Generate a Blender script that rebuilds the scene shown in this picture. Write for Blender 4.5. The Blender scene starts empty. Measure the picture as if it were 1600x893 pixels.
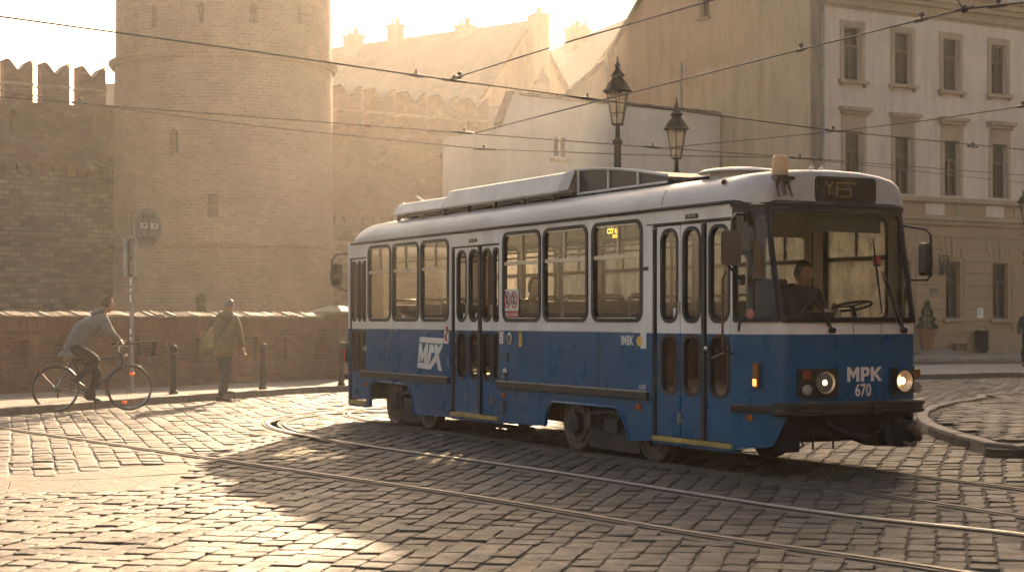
import bpy, bmesh, math, random
import numpy as np
from mathutils import Vector, Matrix
from mathutils.geometry import tessellate_polygon
R = math.radians
random.seed(7)
rng = np.random.default_rng(11)
scene = bpy.context.scene
COL = scene.collection
F = 2600.0; H = 1.55; YH = 498.0          # focal length in photo pixels, eye height, horizon row

def G(px, py, z=0.0):
    D = (H - z) * F / (py - YH)
    return Vector(((px - 800) / F * D, D, z))
def AT(px, py, D):
    return Vector(((px - 800) / F * D, D, H - (py - YH) / F * D))
def HIT(P, d, px, py):                     # where the sight line meets an upright plane through P along d: (s, z)
    a = (px - 800) / F
    s = (a * P[1] - P[0]) / (d[0] - a * d[1])
    t = P[1] + d[1] * s
    return s, H - (py - YH) / F * t

# ------------------------------------------------------------------ materials
MATS = {}
def nodes_of(name):
    m = bpy.data.materials.new(name); m.use_nodes = True
    nt = m.node_tree; b = nt.nodes['Principled BSDF']
    return m, nt, b
def N(nt, t, **kw):
    n = nt.nodes.new(t)
    for k, v in kw.items():
        if k.startswith('i_'):
            key = k[2:]
            key = int(key) if key.isdigit() else key.replace('_', ' ')
            n.inputs[key].default_value = v
        else: setattr(n, k, v)
    return n
def ramp(nt, fac, stops):
    r = nt.nodes.new('ShaderNodeValToRGB')
    e = r.color_ramp.elements
    while len(e) < len(stops): e.new(0.5)
    for i, (p, c) in enumerate(stops):
        e[i].position = p; e[i].color = tuple(c) + (1,) if len(c) == 3 else c
    nt.links.new(fac, r.inputs[0]); return r.outputs[0]
def mixc(nt, fac, a, b, mode='MIX'):
    n = nt.nodes.new('ShaderNodeMix'); n.data_type = 'RGBA'; n.blend_type = mode
    for sock, v in ((n.inputs[0], fac), (n.inputs[6], a), (n.inputs[7], b)):
        if hasattr(v, 'is_linked'): nt.links.new(v, sock)
        elif isinstance(v, (int, float)): sock.default_value = v
        else: sock.default_value = tuple(v) + (1,) if len(v) == 3 else v
    return n.outputs[2]
def math_(nt, op, a, b=0.0):
    n = nt.nodes.new('ShaderNodeMath'); n.operation = op
    for i, v in enumerate((a, b)):
        if hasattr(v, 'is_linked'): nt.links.new(v, n.inputs[i])
        else: n.inputs[i].default_value = v
    return n.outputs[0]
def coord(nt, kind='Object', scale=(1, 1, 1)):
    tc = nt.nodes.new('ShaderNodeTexCoord'); mp = nt.nodes.new('ShaderNodeMapping')
    mp.inputs['Scale'].default_value = scale
    nt.links.new(tc.outputs[kind], mp.inputs[0]); return mp.outputs[0]
def noise(nt, vec, scale, detail=4, rough=.55):
    n = N(nt, 'ShaderNodeTexNoise'); n.inputs['Scale'].default_value = scale
    n.inputs['Detail'].default_value = detail; n.inputs['Roughness'].default_value = rough
    nt.links.new(vec, n.inputs['Vector']); return n.outputs[0]
def bump(nt, b, h, strength, dist):
    n = nt.nodes.new('ShaderNodeBump'); n.inputs['Strength'].default_value = strength; n.inputs['Distance'].default_value = dist
    nt.links.new(h, n.inputs['Height']); nt.links.new(n.outputs[0], b.inputs['Normal'])

def pm(name, col, rough=.6, var=.25, scale=4.0, metal=0.0, bmp=0.0, bscale=40., coat=0.0, dirt=0.0, dirtcol=(.12, .09, .06), stretch=(1, 1, 1), spec=.5):
    m, nt, b = nodes_of(name)
    v = coord(nt, 'Object', stretch)
    n1 = noise(nt, v, scale, 5)
    lo = tuple(c * (1 - var) for c in col); hi = tuple(min(1, c * (1 + var)) for c in col)
    c = ramp(nt, n1, [(.3, lo), (.7, hi)])
    if dirt:
        v2 = coord(nt, 'Object', (stretch[0] * 1.0, stretch[1], stretch[2] * .35))
        d = ramp(nt, noise(nt, v2, 2.6, 5, .55), [(.32, (0, 0, 0)), (.85, (dirt,) * 3)])
        c = mixc(nt, d, c, dirtcol)
    nt.links.new(c, b.inputs['Base Color'])
    rr = ramp(nt, noise(nt, v, scale * 2.3, 4), [(.3, (rough * .8,) * 3), (.7, (min(1, rough * 1.2),) * 3)])
    nt.links.new(rr, b.inputs['Roughness'])
    b.inputs['Metallic'].default_value = metal
    b.inputs['Specular IOR Level'].default_value = spec
    if coat: b.inputs['Coat Weight'].default_value = coat; b.inputs['Coat Roughness'].default_value = .12
    if bmp: bump(nt, b, noise(nt, v, bscale, 5), bmp, .01)
    MATS[name] = m; return m

def brick_mat(name, c1, c2, mortar, bw, bh, msize=.012, patch=None, rough=.85, blot=.45, bmp=.6, sq=.5):
    m, nt, b = nodes_of(name)
    uv = coord(nt, 'UV')
    wob = N(nt, 'ShaderNodeVectorMath', operation='ADD')
    nn = N(nt, 'ShaderNodeTexNoise'); nn.inputs['Scale'].default_value = 1.7; nt.links.new(uv, nn.inputs['Vector'])
    sc = N(nt, 'ShaderNodeVectorMath', operation='SCALE'); sc.inputs['Scale'].default_value = bh * .35
    nt.links.new(nn.outputs['Color'], sc.inputs[0]); nt.links.new(uv, wob.inputs[0]); nt.links.new(sc.outputs[0], wob.inputs[1])
    br = N(nt, 'ShaderNodeTexBrick'); br.offset = sq
    br.inputs['Scale'].default_value = 1; br.inputs['Brick Width'].default_value = bw; br.inputs['Row Height'].default_value = bh
    br.inputs['Mortar Size'].default_value = msize; br.inputs['Mortar Smooth'].default_value = .3; br.inputs['Bias'].default_value = -.1
    br.inputs['Color1'].default_value = c1 + (1,); br.inputs['Color2'].default_value = c2 + (1,); br.inputs['Mortar'].default_value = mortar + (1,)
    nt.links.new(wob.outputs[0], br.inputs['Vector'])
    c = br.outputs['Color']
    big = ramp(nt, noise(nt, uv, .35, 7, .65), [(.3, (1 - blot,) * 3), (.7, (1 + blot * .35,) * 3)])
    c = mixc(nt, 1.0, c, big, 'MULTIPLY')
    fine = ramp(nt, noise(nt, uv, 5.5, 6, .7), [(.25, (.65,) * 3), (.75, (1.2,) * 3)])
    c = mixc(nt, .8, c, fine, 'MULTIPLY')
    if patch:
        pf = ramp(nt, noise(nt, coord(nt, 'UV', (1, 2.2, 1)), 1.1, 8, .75), [(.56, (0, 0, 0)), (.66, (.8,) * 3)])
        c = mixc(nt, pf, c, patch)
    nt.links.new(c, b.inputs['Base Color']); b.inputs['Roughness'].default_value = rough
    hgt = math_(nt, 'ADD', math_(nt, 'MULTIPLY', br.outputs['Fac'], -1.0), math_(nt, 'MULTIPLY', noise(nt, uv, 22, 4), .8))
    bump(nt, b, hgt, bmp, .02)
    MATS[name] = m; return m

def rubble_mat(name):
    m, nt, b = nodes_of(name)
    uv = coord(nt, 'UV', (1.0, 1.9, 1))
    vo = N(nt, 'ShaderNodeTexVoronoi', feature='F1'); vo.inputs['Scale'].default_value = 3.3; vo.inputs['Randomness'].default_value = .85
    ve = N(nt, 'ShaderNodeTexVoronoi', feature='DISTANCE_TO_EDGE'); ve.inputs['Scale'].default_value = 3.3; ve.inputs['Randomness'].default_value = .85
    nt.links.new(uv, vo.inputs['Vector']); nt.links.new(uv, ve.inputs['Vector'])
    sep = N(nt, 'ShaderNodeSeparateColor'); nt.links.new(vo.outputs['Color'], sep.inputs[0])
    c = ramp(nt, sep.outputs[0], [(0, (.085, .05, .034)), (.45, (.15, .1, .068)), (.85, (.21, .155, .11)), (1, (.33, .26, .19))])
    edge = ramp(nt, ve.outputs['Distance'], [(.0, (.58,) * 3), (.07, (1,) * 3)])
    c = mixc(nt, 1, c, edge, 'MULTIPLY')
    brickish = ramp(nt, noise(nt, uv, .55, 6, .6), [(.5, (0, 0, 0)), (.6, (.75,) * 3)])
    uv2 = coord(nt, 'UV')
    br = N(nt, 'ShaderNodeTexBrick'); br.inputs['Scale'].default_value = 1
    br.inputs['Brick Width'].default_value = .42; br.inputs['Row Height'].default_value = .14; br.inputs['Mortar Size'].default_value = .014
    br.inputs['Color1'].default_value = (.2, .09, .055, 1); br.inputs['Color2'].default_value = (.13, .065, .045, 1); br.inputs['Mortar'].default_value = (.24, .19, .14, 1)
    nt.links.new(uv2, br.inputs['Vector'])
    c = mixc(nt, brickish, c, br.outputs['Color'])
    c = mixc(nt, .8, c, ramp(nt, noise(nt, uv2, .5, 7, .65), [(.3, (.55,) * 3), (.7, (1.15,) * 3)]), 'MULTIPLY')
    nt.links.new(c, b.inputs['Base Color']); b.inputs['Roughness'].default_value = .9
    bump(nt, b, math_(nt, 'ADD', ve.outputs['Distance'], math_(nt, 'MULTIPLY', noise(nt, uv2, 9, 6), .6)), .6, .05)
    MATS[name] = m; return m

def tile_roof_mat(name, col, rowh=.3):
    m, nt, b = nodes_of(name)
    uv = coord(nt, 'UV')
    br = N(nt, 'ShaderNodeTexBrick'); br.inputs['Scale'].default_value = 1
    br.inputs['Brick Width'].default_value = .25; br.inputs['Row Height'].default_value = rowh; br.inputs['Mortar Size'].default_value = .015
    br.inputs['Color1'].default_value = col + (1,); br.inputs['Color2'].default_value = tuple(c * .6 for c in col) + (1,)
    br.inputs['Mortar'].default_value = tuple(c * .3 for c in col) + (1,)
    nt.links.new(uv, br.inputs['Vector'])
    c = mixc(nt, .9, br.outputs['Color'], ramp(nt, noise(nt, uv, .8, 6, .7), [(.3, (.6,) * 3), (.7, (1.3,) * 3)]), 'MULTIPLY')
    nt.links.new(c, b.inputs['Base Color']); b.inputs['Roughness'].default_value = .6
    bump(nt, b, math_(nt, 'MULTIPLY', br.outputs['Fac'], -1), .7, .04)
    MATS[name] = m; return m

def plaster_mat(name, col, stain=.3, scale=.45, bmp=.25):
    m, nt, b = nodes_of(name)
    uv = coord(nt, 'UV'); uvs = coord(nt, 'UV', (2.2, .35, 1))
    c = ramp(nt, noise(nt, uv, scale, 7, .6), [(.3, tuple(x * .86 for x in col)), (.7, tuple(min(1, x * 1.08) for x in col))])
    streak = ramp(nt, noise(nt, uvs, 1.1, 6, .65), [(.45, (1, 1, 1)), (.78, (1 - stain,) * 3)])
    c = mixc(nt, 1, c, streak, 'MULTIPLY')
    c = mixc(nt, .5, c, ramp(nt, noise(nt, uv, 7, 6, .7), [(.3, (.85,) * 3), (.7, (1.08,) * 3)]), 'MULTIPLY')
    nt.links.new(c, b.inputs['Base Color']); b.inputs['Roughness'].default_value = .85
    bump(nt, b, noise(nt, uv, 14, 6), bmp, .015)
    MATS[name] = m; return m

def cobble_mat(name, tone=(1., .9, .76)):
    m, nt, b = nodes_of(name)
    at = N(nt, 'ShaderNodeAttribute'); at.attribute_name = 'tint'
    v = coord(nt, 'Object')
    n1 = ramp(nt, noise(nt, v, 13, 8, .78), [(.28, (.42,) * 3), (.5, (.98,) * 3), (.75, (1.35,) * 3)])
    c = mixc(nt, 1, at.outputs['Color'], n1, 'MULTIPLY')
    n2 = ramp(nt, noise(nt, v, .7, 8, .68), [(.3, (.55,) * 3), (.5, (1,) * 3), (.75, (1.2,) * 3)])
    c = mixc(nt, 1, c, n2, 'MULTIPLY')
    nt.links.new(c, b.inputs['Base Color'])
    rr = ramp(nt, noise(nt, v, 3.2, 6, .7), [(.3, (.38,) * 3), (.7, (.7,) * 3)])
    nt.links.new(rr, b.inputs['Roughness']); b.inputs['Specular IOR Level'].default_value = .24
    h = math_(nt, 'ADD', math_(nt, 'MULTIPLY', noise(nt, v, 30, 6, .75), .55), noise(nt, v, 9, 5, .6))
    bump(nt, b, h, 1.0, .03)
    MATS[name] = m; return m

def glass_mat(name, tint=(.86, .84, .76), dust=.18, specks=.5, gloss=1.0):
    m = bpy.data.materials.new(name); m.use_nodes = True; nt = m.node_tree; nt.nodes.clear()
    out = N(nt, 'ShaderNodeOutputMaterial')
    tr = N(nt, 'ShaderNodeBsdfTransparent'); tr.inputs[0].default_value = tint + (1,)
    gl = N(nt, 'ShaderNodeBsdfGlossy'); gl.inputs['Roughness'].default_value = .03
    fr = N(nt, 'ShaderNodeFresnel'); fr.inputs['IOR'].default_value = 1.5
    mx = N(nt, 'ShaderNodeMixShader'); nt.links.new(math_(nt, 'MULTIPLY', fr.outputs[0], gloss), mx.inputs[0]); nt.links.new(tr.outputs[0], mx.inputs[1]); nt.links.new(gl.outputs[0], mx.inputs[2])
    v = coord(nt, 'Object')
    d = ramp(nt, noise(nt, coord(nt, 'Object', (1, 1, .5)), 4.0, 7, .7), [(.35, (dust * .45,) * 3), (.75, (min(1, dust * 2.0),) * 3)])
    vo = N(nt, 'ShaderNodeTexVoronoi'); vo.inputs['Scale'].default_value = 26; nt.links.new(v, vo.inputs['Vector'])
    sep = N(nt, 'ShaderNodeSeparateColor'); nt.links.new(vo.outputs['Color'], sep.inputs[0])
    on = ramp(nt, sep.outputs[0], [(.66, (0, 0, 0)), (.72, (1, 1, 1))])
    spot = ramp(nt, vo.outputs['Distance'], [(.16, (specks,) * 3), (.34, (0, 0, 0))])
    fac = math_(nt, 'MAXIMUM', d, math_(nt, 'MULTIPLY', on, spot))
    tl = N(nt, 'ShaderNodeBsdfTranslucent'); tl.inputs[0].default_value = (.75, .68, .56, 1)
    df = N(nt, 'ShaderNodeBsdfDiffuse'); df.inputs[0].default_value = (.5, .45, .37, 1)
    ms = N(nt, 'ShaderNodeMixShader'); ms.inputs[0].default_value = .35
    nt.links.new(tl.outputs[0], ms.inputs[1]); nt.links.new(df.outputs[0], ms.inputs[2])
    m2 = N(nt, 'ShaderNodeMixShader'); nt.links.new(fac, m2.inputs[0]); nt.links.new(mx.outputs[0], m2.inputs[1]); nt.links.new(ms.outputs[0], m2.inputs[2])
    nt.links.new(m2.outputs[0], out.inputs[0]); MATS[name] = m; return m

def emit_mat(name, col, s):
    m, nt, b = nodes_of(name)
    b.inputs['Base Color'].default_value = col + (1,); b.inputs['Emission Color'].default_value = col + (1,); b.inputs['Emission Strength'].default_value = s
    MATS[name] = m; return m
def lens_mat(name, col, trans=.6, rough=.2):
    m, nt, b = nodes_of(name)
    b.inputs['Base Color'].default_value = col + (1,); b.inputs['Roughness'].default_value = rough
    tl = N(nt, 'ShaderNodeBsdfTranslucent'); tl.inputs[0].default_value = col + (1,)
    mx = N(nt, 'ShaderNodeMixShader'); mx.inputs[0].default_value = trans
    out = nt.nodes['Material Output']
    nt.links.new(b.outputs[0], mx.inputs[1]); nt.links.new(tl.outputs[0], mx.inputs[2]); nt.links.new(mx.outputs[0], out.inputs[0])
    MATS[name] = m; return m

M = MATS
pm('blue', (.001, .088, .205), rough=.30, var=.16, scale=1.4, coat=0.0, spec=.35, dirt=.38, dirtcol=(.04, .085, .12), bmp=.35, bscale=1.6)
pm('cream', (.82, .77, .70), rough=.42, var=.07, scale=2, coat=0.0, spec=.3, dirt=.5, dirtcol=(.34, .27, .2), bmp=.04, bscale=3)
pm('roof_white', (.6, .575, .53), rough=.36, var=.14, scale=2.2, dirt=.6, dirtcol=(.24, .2, .16), bmp=.06, bscale=4, stretch=(.4, 1.6, 1.6))
pm('fairing', (.62, .59, .54), rough=.45, var=.1, scale=2.5, dirt=.4, dirtcol=(.28, .23, .18))
pm('rubber', (.014, .012, .011), rough=.55, var=.3, scale=9)
pm('black', (.017, .016, .015), rough=.42, var=.3, scale=6, dirt=.3)
pm('chassis', (.03, .024, .019), rough=.75, var=.45, scale=8, dirt=.6, dirtcol=(.09, .065, .045), bmp=.3, bscale=30)
pm('wheel_steel', (.10, .07, .05), rough=.6, var=.4, scale=7, metal=.4, dirt=.5, dirtcol=(.12, .08, .05), bmp=.2)
pm('alu', (.5, .47, .42), rough=.32, var=.1, metal=.85, scale=5, dirt=.25)
pm('dark_alu', (.12, .105, .09), rough=.4, var=.2, metal=.6, scale=5, dirt=.3)
pm('yellow_edge', (.42, .3, .07), rough=.6, var=.3, scale=6, dirt=.4)
pm('interior', (.42, .36, .27), rough=.6, var=.1, scale=3)
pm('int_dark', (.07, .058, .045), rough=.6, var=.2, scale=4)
pm('seat', (.055, .045, .04), rough=.7, var=.3, scale=10)
pm('seat_rail', (.14, .075, .045), rough=.4, var=.2, scale=10)
pm('dash', (.16, .19, .165), rough=.5, var=.15, scale=4)
pm('white_mark', (.74, .7, .62), rough=.5, var=.06, scale=9)
pm('red_mark', (.45, .05, .04), rough=.5, var=.1)
pm('yellow_mark', (.7, .42, .04), rough=.5, var=.1)
pm('dark_mark', (.03, .026, .022), rough=.5)
pm('display', (.03, .024, .016), rough=.25, var=.2)
emit_mat('led', (1.0, .55, .05), 1.2)
emit_mat('display_amber', (.17, .11, .03), .03)
lens_mat('amber', (.75, .22, .03)); lens_mat('amber_cap', (.7, .54, .36), .5); lens_mat('red_lens', (.5, .03, .02)); lens_mat('clear_lens', (.8, .75, .66), .5)
emit_mat('marker_lit', (1.0, .26, .05), 1.6)
glass_mat('win_glass', tint=(.9, .88, .8), dust=.028, specks=.42, gloss=.22)
glass_mat('far_glass', tint=(.9, .87, .78), dust=.4, specks=.8, gloss=.3)
glass_mat('shield_glass', tint=(.8, .8, .72), dust=.010, specks=.3, gloss=.9)
glass_mat('door_glass', tint=(.7, .67, .58), dust=.018, specks=.25, gloss=.25)
glass_mat('lamp_glass', tint=(.9, .85, .74), dust=.5, specks=.1, gloss=.7)
brick_mat('tower_brick', (.39, .225, .135), (.29, .16, .098), (.39, .30, .21), .34, .125, .016, blot=.42)
brick_mat('wall_brick', (.25, .13, .085), (.18, .095, .065), (.2, .155, .115), .40, .14, .014, patch=(.34, .27, .2), blot=.4)
brick_mat('low_brick', (.27, .105, .055), (.15, .06, .038), (.2, .15, .11), .25, .082, .012, patch=(.16, .085, .055), blot=.5)
brick_mat('soldier_brick', (.25, .105, .06), (.16, .068, .042), (.2, .15, .11), .085, .25, .012, blot=.4, sq=0)
pm('coping', (.3, .225, .15), rough=.7, var=.35, scale=2.5, bmp=.5, bscale=14)
brick_mat('rubble', (.30, .23, .16), (.13, .085, .058), (.15, .115, .082), .44, .2, .03, patch=(.20, .095, .06), blot=.5, bmp=1.0)
tile_roof_mat('roof_tile', (.19, .12, .085)); tile_roof_mat('slate', (.13, .115, .1))
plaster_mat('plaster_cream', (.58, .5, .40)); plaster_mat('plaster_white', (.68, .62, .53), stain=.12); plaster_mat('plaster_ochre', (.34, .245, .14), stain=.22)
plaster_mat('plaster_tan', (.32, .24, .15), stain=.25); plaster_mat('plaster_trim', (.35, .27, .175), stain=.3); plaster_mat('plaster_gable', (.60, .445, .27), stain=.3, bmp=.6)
plaster_mat('plaster_far', (.5, .42, .32))
pm('win_frame', (.055, .036, .026), rough=.5)
m, nt, b = nodes_of('pane_dark'); b.inputs['Base Color'].default_value = (.02, .017, .013, 1); b.inputs['Roughness'].default_value = .06; MATS['pane_dark'] = m
pm('curtain', (.10, .08, .06), rough=.9, var=.3, scale=5, stretch=(6, 6, .4))
pm('iron', (.02, .021, .019), rough=.7, var=.3, scale=12, spec=.25)
pm('iron_green', (.016, .02, .017), rough=.8, var=.3, scale=9, spec=.15)
pm('zinc', (.2, .19, .17), rough=.5, metal=.5, var=.2)
pm('galv', (.27, .255, .23), rough=.45, metal=.6, var=.2, scale=6)
pm('wire', (.025, .021, .018), rough=.5)
cobble_mat('cobble')
pm('joint', (.085, .069, .052), rough=.95, var=.5, scale=9, bmp=.6, bscale=60)
pm('earth', (.10, .082, .06), rough=.95, var=.3, scale=.8, bmp=.4)
pm('kerb', (.235, .2, .16), rough=.7, var=.25, scale=6, bmp=.5, bscale=45)
pm('asphalt', (.062, .055, .047), rough=.8, var=.2, scale=3, bmp=.4, bscale=80)
pm('rail_steel', (.62, .58, .52), rough=.5, metal=1.0, var=.12, scale=3)
pm('flag', (.14, .115, .088), rough=.75, var=.4, scale=7, bmp=1.0, bscale=16)
pm('bed', (.12, .1, .078), rough=.85, var=.3, scale=6, bmp=.6, bscale=50)
pm('rail_worn', (.2, .17, .14), rough=.5, metal=.7, var=.2, scale=3)
pm('rail_dull', (.10, .085, .07), rough=.6, metal=.3, var=.2, scale=3)
pm('rail_rust', (.07, .048, .034), rough=.6, metal=.3, var=.3, scale=5)
brick_mat('paving', (.3, .255, .2), (.25, .21, .165), (.11, .09, .07), .5, .5, .01, blot=.25, bmp=.35)
pm('skin', (.42, .22, .14), rough=.5, var=.1, scale=8)
pm('hair_brown', (.06, .03, .014), rough=.5, var=.4, scale=40)
pm('hair_grey', (.17, .14, .11), rough=.5, var=.3, scale=40)
pm('hair_dark', (.02, .014, .01), rough=.5, var=.4, scale=40)
pm('hoodie', (.17, .165, .15), rough=.9, var=.2, scale=9, bmp=.5, bscale=25)
pm('jacket', (.17, .128, .068), rough=.7, var=.25, scale=7, bmp=.6, bscale=14)
pm('trousers_dark', (.010, .010, .012), rough=.85, var=.3, scale=10, bmp=.4, bscale=20)
pm('trousers_grey', (.06, .062, .068), rough=.85, var=.25, scale=10, bmp=.4, bscale=20)
pm('shoe', (.03, .025, .022), rough=.6, var=.3); pm('shoe_sole', (.35, .31, .26), rough=.7)
pm('shirt', (.6, .57, .52), rough=.8)
pm('uniform', (.03, .027, .028), rough=.85, var=.3, scale=9)
pm('tan_sleeve', (.22, .13, .05), rough=.8)
pm('bag_tan', (.33, .235, .13), rough=.8, var=.25, scale=8, bmp=.4, bscale=25)
pm('bike_frame', (.03, .04, .07), rough=.3, coat=.4, metal=.3)
pm('tyre', (.016, .014, .013), rough=.8); pm('lamp_bowl', (.75, .66, .5), rough=.38, metal=1.0, var=.05); pm('chrome', (.55, .52, .48), rough=.2, metal=1.0, var=.05)
pm('basket', (.035, .032, .03), rough=.5, metal=.5)
lens_mat('reflector', (.85, .25, .02), .5)
pm('terracotta', (.26, .115, .06), rough=.8, var=.2, scale=6)
pm('leaf', (.035, .055, .02), rough=.6, var=.5, scale=9)
pm('pit_black', (.008, .007, .006), rough=.8)
pm('mirror_face', (.4, .38, .34), rough=.08, metal=1.0, var=.05)
pm('wood', (.12, .075, .04), rough=.6, var=.3)

# ------------------------------------------------------------------ mesh builder
class MB:
    def __init__(s): s.v = []; s.f = []; s.m = []
    def add(s, vs, fs, mi=0):
        o = len(s.v); s.v += [tuple(p) for p in vs]; s.f += [tuple(i + o for i in f) for f in fs]; s.m += [mi] * len(fs); return s
    def box(s, c, sz, rz=0.0, mi=0, mat=None):
        x, y, z = sz[0] / 2, sz[1] / 2, sz[2] / 2
        q = Matrix.Rotation(rz, 3, 'Z') if mat is None else mat
        vs = [Vector(c) + q @ Vector((a * x, b_ * y, d * z)) for d in (-1, 1) for b_ in (-1, 1) for a in (-1, 1)]
        return s.add(vs, [(0, 2, 3, 1), (4, 5, 7, 6), (0, 1, 5, 4), (2, 6, 7, 3), (0, 4, 6, 2), (1, 3, 7, 5)], mi)
    def hexa(s, b4, t4, mi=0):
        return s.add(list(b4) + list(t4), [(3, 2, 1, 0), (4, 5, 6, 7), (0, 1, 5, 4), (1, 2, 6, 5), (2, 3, 7, 6), (3, 0, 4, 7)], mi)
    def tube(s, pts, r, n=8, closed=False, mi=0, flat=1.0):
        pts = [Vector(p) for p in pts]; k = len(pts)
        rs = r if isinstance(r, (list, tuple)) else [r] * k
        vs = []; up0 = None
        for i, p in enumerate(pts):
            a = pts[i - 1] if (i > 0 or closed) else p
            b_ = pts[(i + 1) % k] if (i < k - 1 or closed) else p
            t = (b_ - a)
            if t.length < 1e-9: t = Vector((0, 0, 1))
            t.normalize()
            if up0 is None:
                up = Vector((0, 0, 1)) if abs(t.z) < .9 else Vector((1, 0, 0))
            else: up = up0
            sd = t.cross(up)
            if sd.length < 1e-4: sd = t.cross(Vector((1, 0, 0)))
            sd.normalize(); up = sd.cross(t).normalized(); up0 = up
            for j in range(n):
                an = 2 * math.pi * j / n
                vs.append(p + sd * (math.cos(an) * rs[i]) + up * (math.sin(an) * rs[i] * flat))
        fs = []
        for i in range(k if closed else k - 1):
            i2 = (i + 1) % k
            for j in range(n): fs.append((i * n + j, i * n + (j + 1) % n, i2 * n + (j + 1) % n, i2 * n + j))
        if not closed: fs += [tuple(range(n))[::-1], tuple((k - 1) * n + j for j in range(n))]
        return s.add(vs, fs, mi)
    def lathe(s, prof, c=(0, 0, 0), n=20, mi=0, axis='Z', rot=None, caps=True):
        vs = []
        for (r, z) in prof:
            for j in range(n):
                an = 2 * math.pi * (j + .5) / n
                p = Vector((r * math.cos(an), r * math.sin(an), z))
                if axis == 'Y': p = Vector((p.x, p.z, p.y))
                if axis == 'X': p = Vector((p.z, p.x, p.y))
                if rot is not None: p = rot @ p
                vs.append(Vector(c) + p)
        k = len(prof); fs = []
        for i in range(k - 1):
            for j in range(n): fs.append((i * n + j, i * n + (j + 1) % n, (i + 1) * n + (j + 1) % n, (i + 1) * n + j))
        if caps: fs += [tuple(range(n))[::-1], tuple((k - 1) * n + j for j in range(n))]
        return s.add(vs, fs, mi)
    def ell(s, c, r, mi=0, nu=14, nv=9, rot=None):
        vs = []; fs = []
        for i in range(nv + 1):
            ph = math.pi * i / nv
            for j in range(nu):
                an = 2 * math.pi * j / nu
                p = Vector((r[0] * math.sin(ph) * math.cos(an), r[1] * math.sin(ph) * math.sin(an), r[2] * math.cos(ph)))
                if rot is not None: p = rot @ p
                vs.append(Vector(c) + p)
        for i in range(nv):
            for j in range(nu): fs.append((i * nu + j, i * nu + (j + 1) % nu, (i + 1) * nu + (j + 1) % nu, (i + 1) * nu + j))
        return s.add(vs, fs, mi)
    def grid(s, rows, mi=0, closed=False):
        n = len(rows[0]); vs = [p for r_ in rows for p in r_]; fs = []
        for i in range(len(rows) - 1):
            for j in range(n if closed else n - 1):
                j2 = (j + 1) % n
                fs.append((i * n + j, i * n + j2, (i + 1) * n + j2, (i + 1) * n + j))
        return s.add(vs, fs, mi)
    def panel(s, outer, holes, fn, mi=0, mir=None):
        """outline with holes in 2-D, fn(a, b, k) -> 3-D with k = 0 front, 1 back"""
        loops = [outer] + holes
        flat = [p for l in loops for p in l]
        tri = tessellate_polygon([[Vector((a, b_, 0)) for a, b_ in l] for l in loops])
        n = len(flat)
        vs = [fn(a, b_, 0) for a, b_ in flat] + [fn(a, b_, 1) for a, b_ in flat]
        fs = [tuple(t) for t in tri] + [tuple(i + n for i in t[::-1]) for t in tri]
        s.add(vs, fs, mi); o = len(s.v) - 2 * n; k = 0
        side = []
        for l in loops:
            for i in range(len(l)):
                a, b_ = k + i, k + (i + 1) % len(l); side.append((a, b_, b_ + n, a + n))
            k += len(l)
        s.f += [tuple(i + o for i in f) for f in side]; s.m += [mi if mir is None else mir] * len(side)
        return s
    def build(s, name, mats, parent=None, smooth=35, bevel=0.0, uv=False, cyl=None, loc=None, seg=2):
        me = bpy.data.meshes.new(name); me.from_pydata(s.v, [], s.f); me.validate()
        if not isinstance(mats, (list, tuple)): mats = [mats]
        for mm in mats: me.materials.append(M[mm] if isinstance(mm, str) else mm)
        if len(me.polygons) == len(s.m): me.polygons.foreach_set('material_index', s.m)
        bm = bmesh.new(); bm.from_mesh(me)
        bmesh.ops.remove_doubles(bm, verts=bm.verts, dist=1e-5)
        bmesh.ops.recalc_face_normals(bm, faces=bm.faces)
        if uv or cyl:
            lay = bm.loops.layers.uv.new('UVMap')
            for f in bm.faces:
                n = f.normal
                t = Vector((-n.y, n.x, 0))
                flat = t.length < .35
                if not flat: t.normalize()
                ref = None
                for l in f.loops:
                    p = l.vert.co
                    if cyl and not flat:
                        an = math.atan2(p.y - cyl[1], p.x - cyl[0])
                        if ref is None: ref = an
                        while an - ref > math.pi: an -= 2 * math.pi
                        while an - ref < -math.pi: an += 2 * math.pi
                        l[lay].uv = (an * cyl[2], p.z)
                    elif flat: l[lay].uv = (p.x, p.y)
                    else:
                        sl = math.sqrt(max(1e-6, 1 - n.z * n.z)); l[lay].uv = (p.dot(t), p.z / sl)
        bm.to_mesh(me); bm.free()
        if smooth:
            me.shade_smooth(); me.set_sharp_from_angle(angle=R(smooth))
        o = bpy.data.objects.new(name, me); COL.objects.link(o)
        if parent is not None: o.parent = parent
        if loc is not None: o.location = loc
        if bevel:
            bv = o.modifiers.new('Bevel', 'BEVEL'); bv.width = bevel; bv.segments = seg; bv.limit_method = 'ANGLE'; bv.angle_limit = R(40)
        return o

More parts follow.
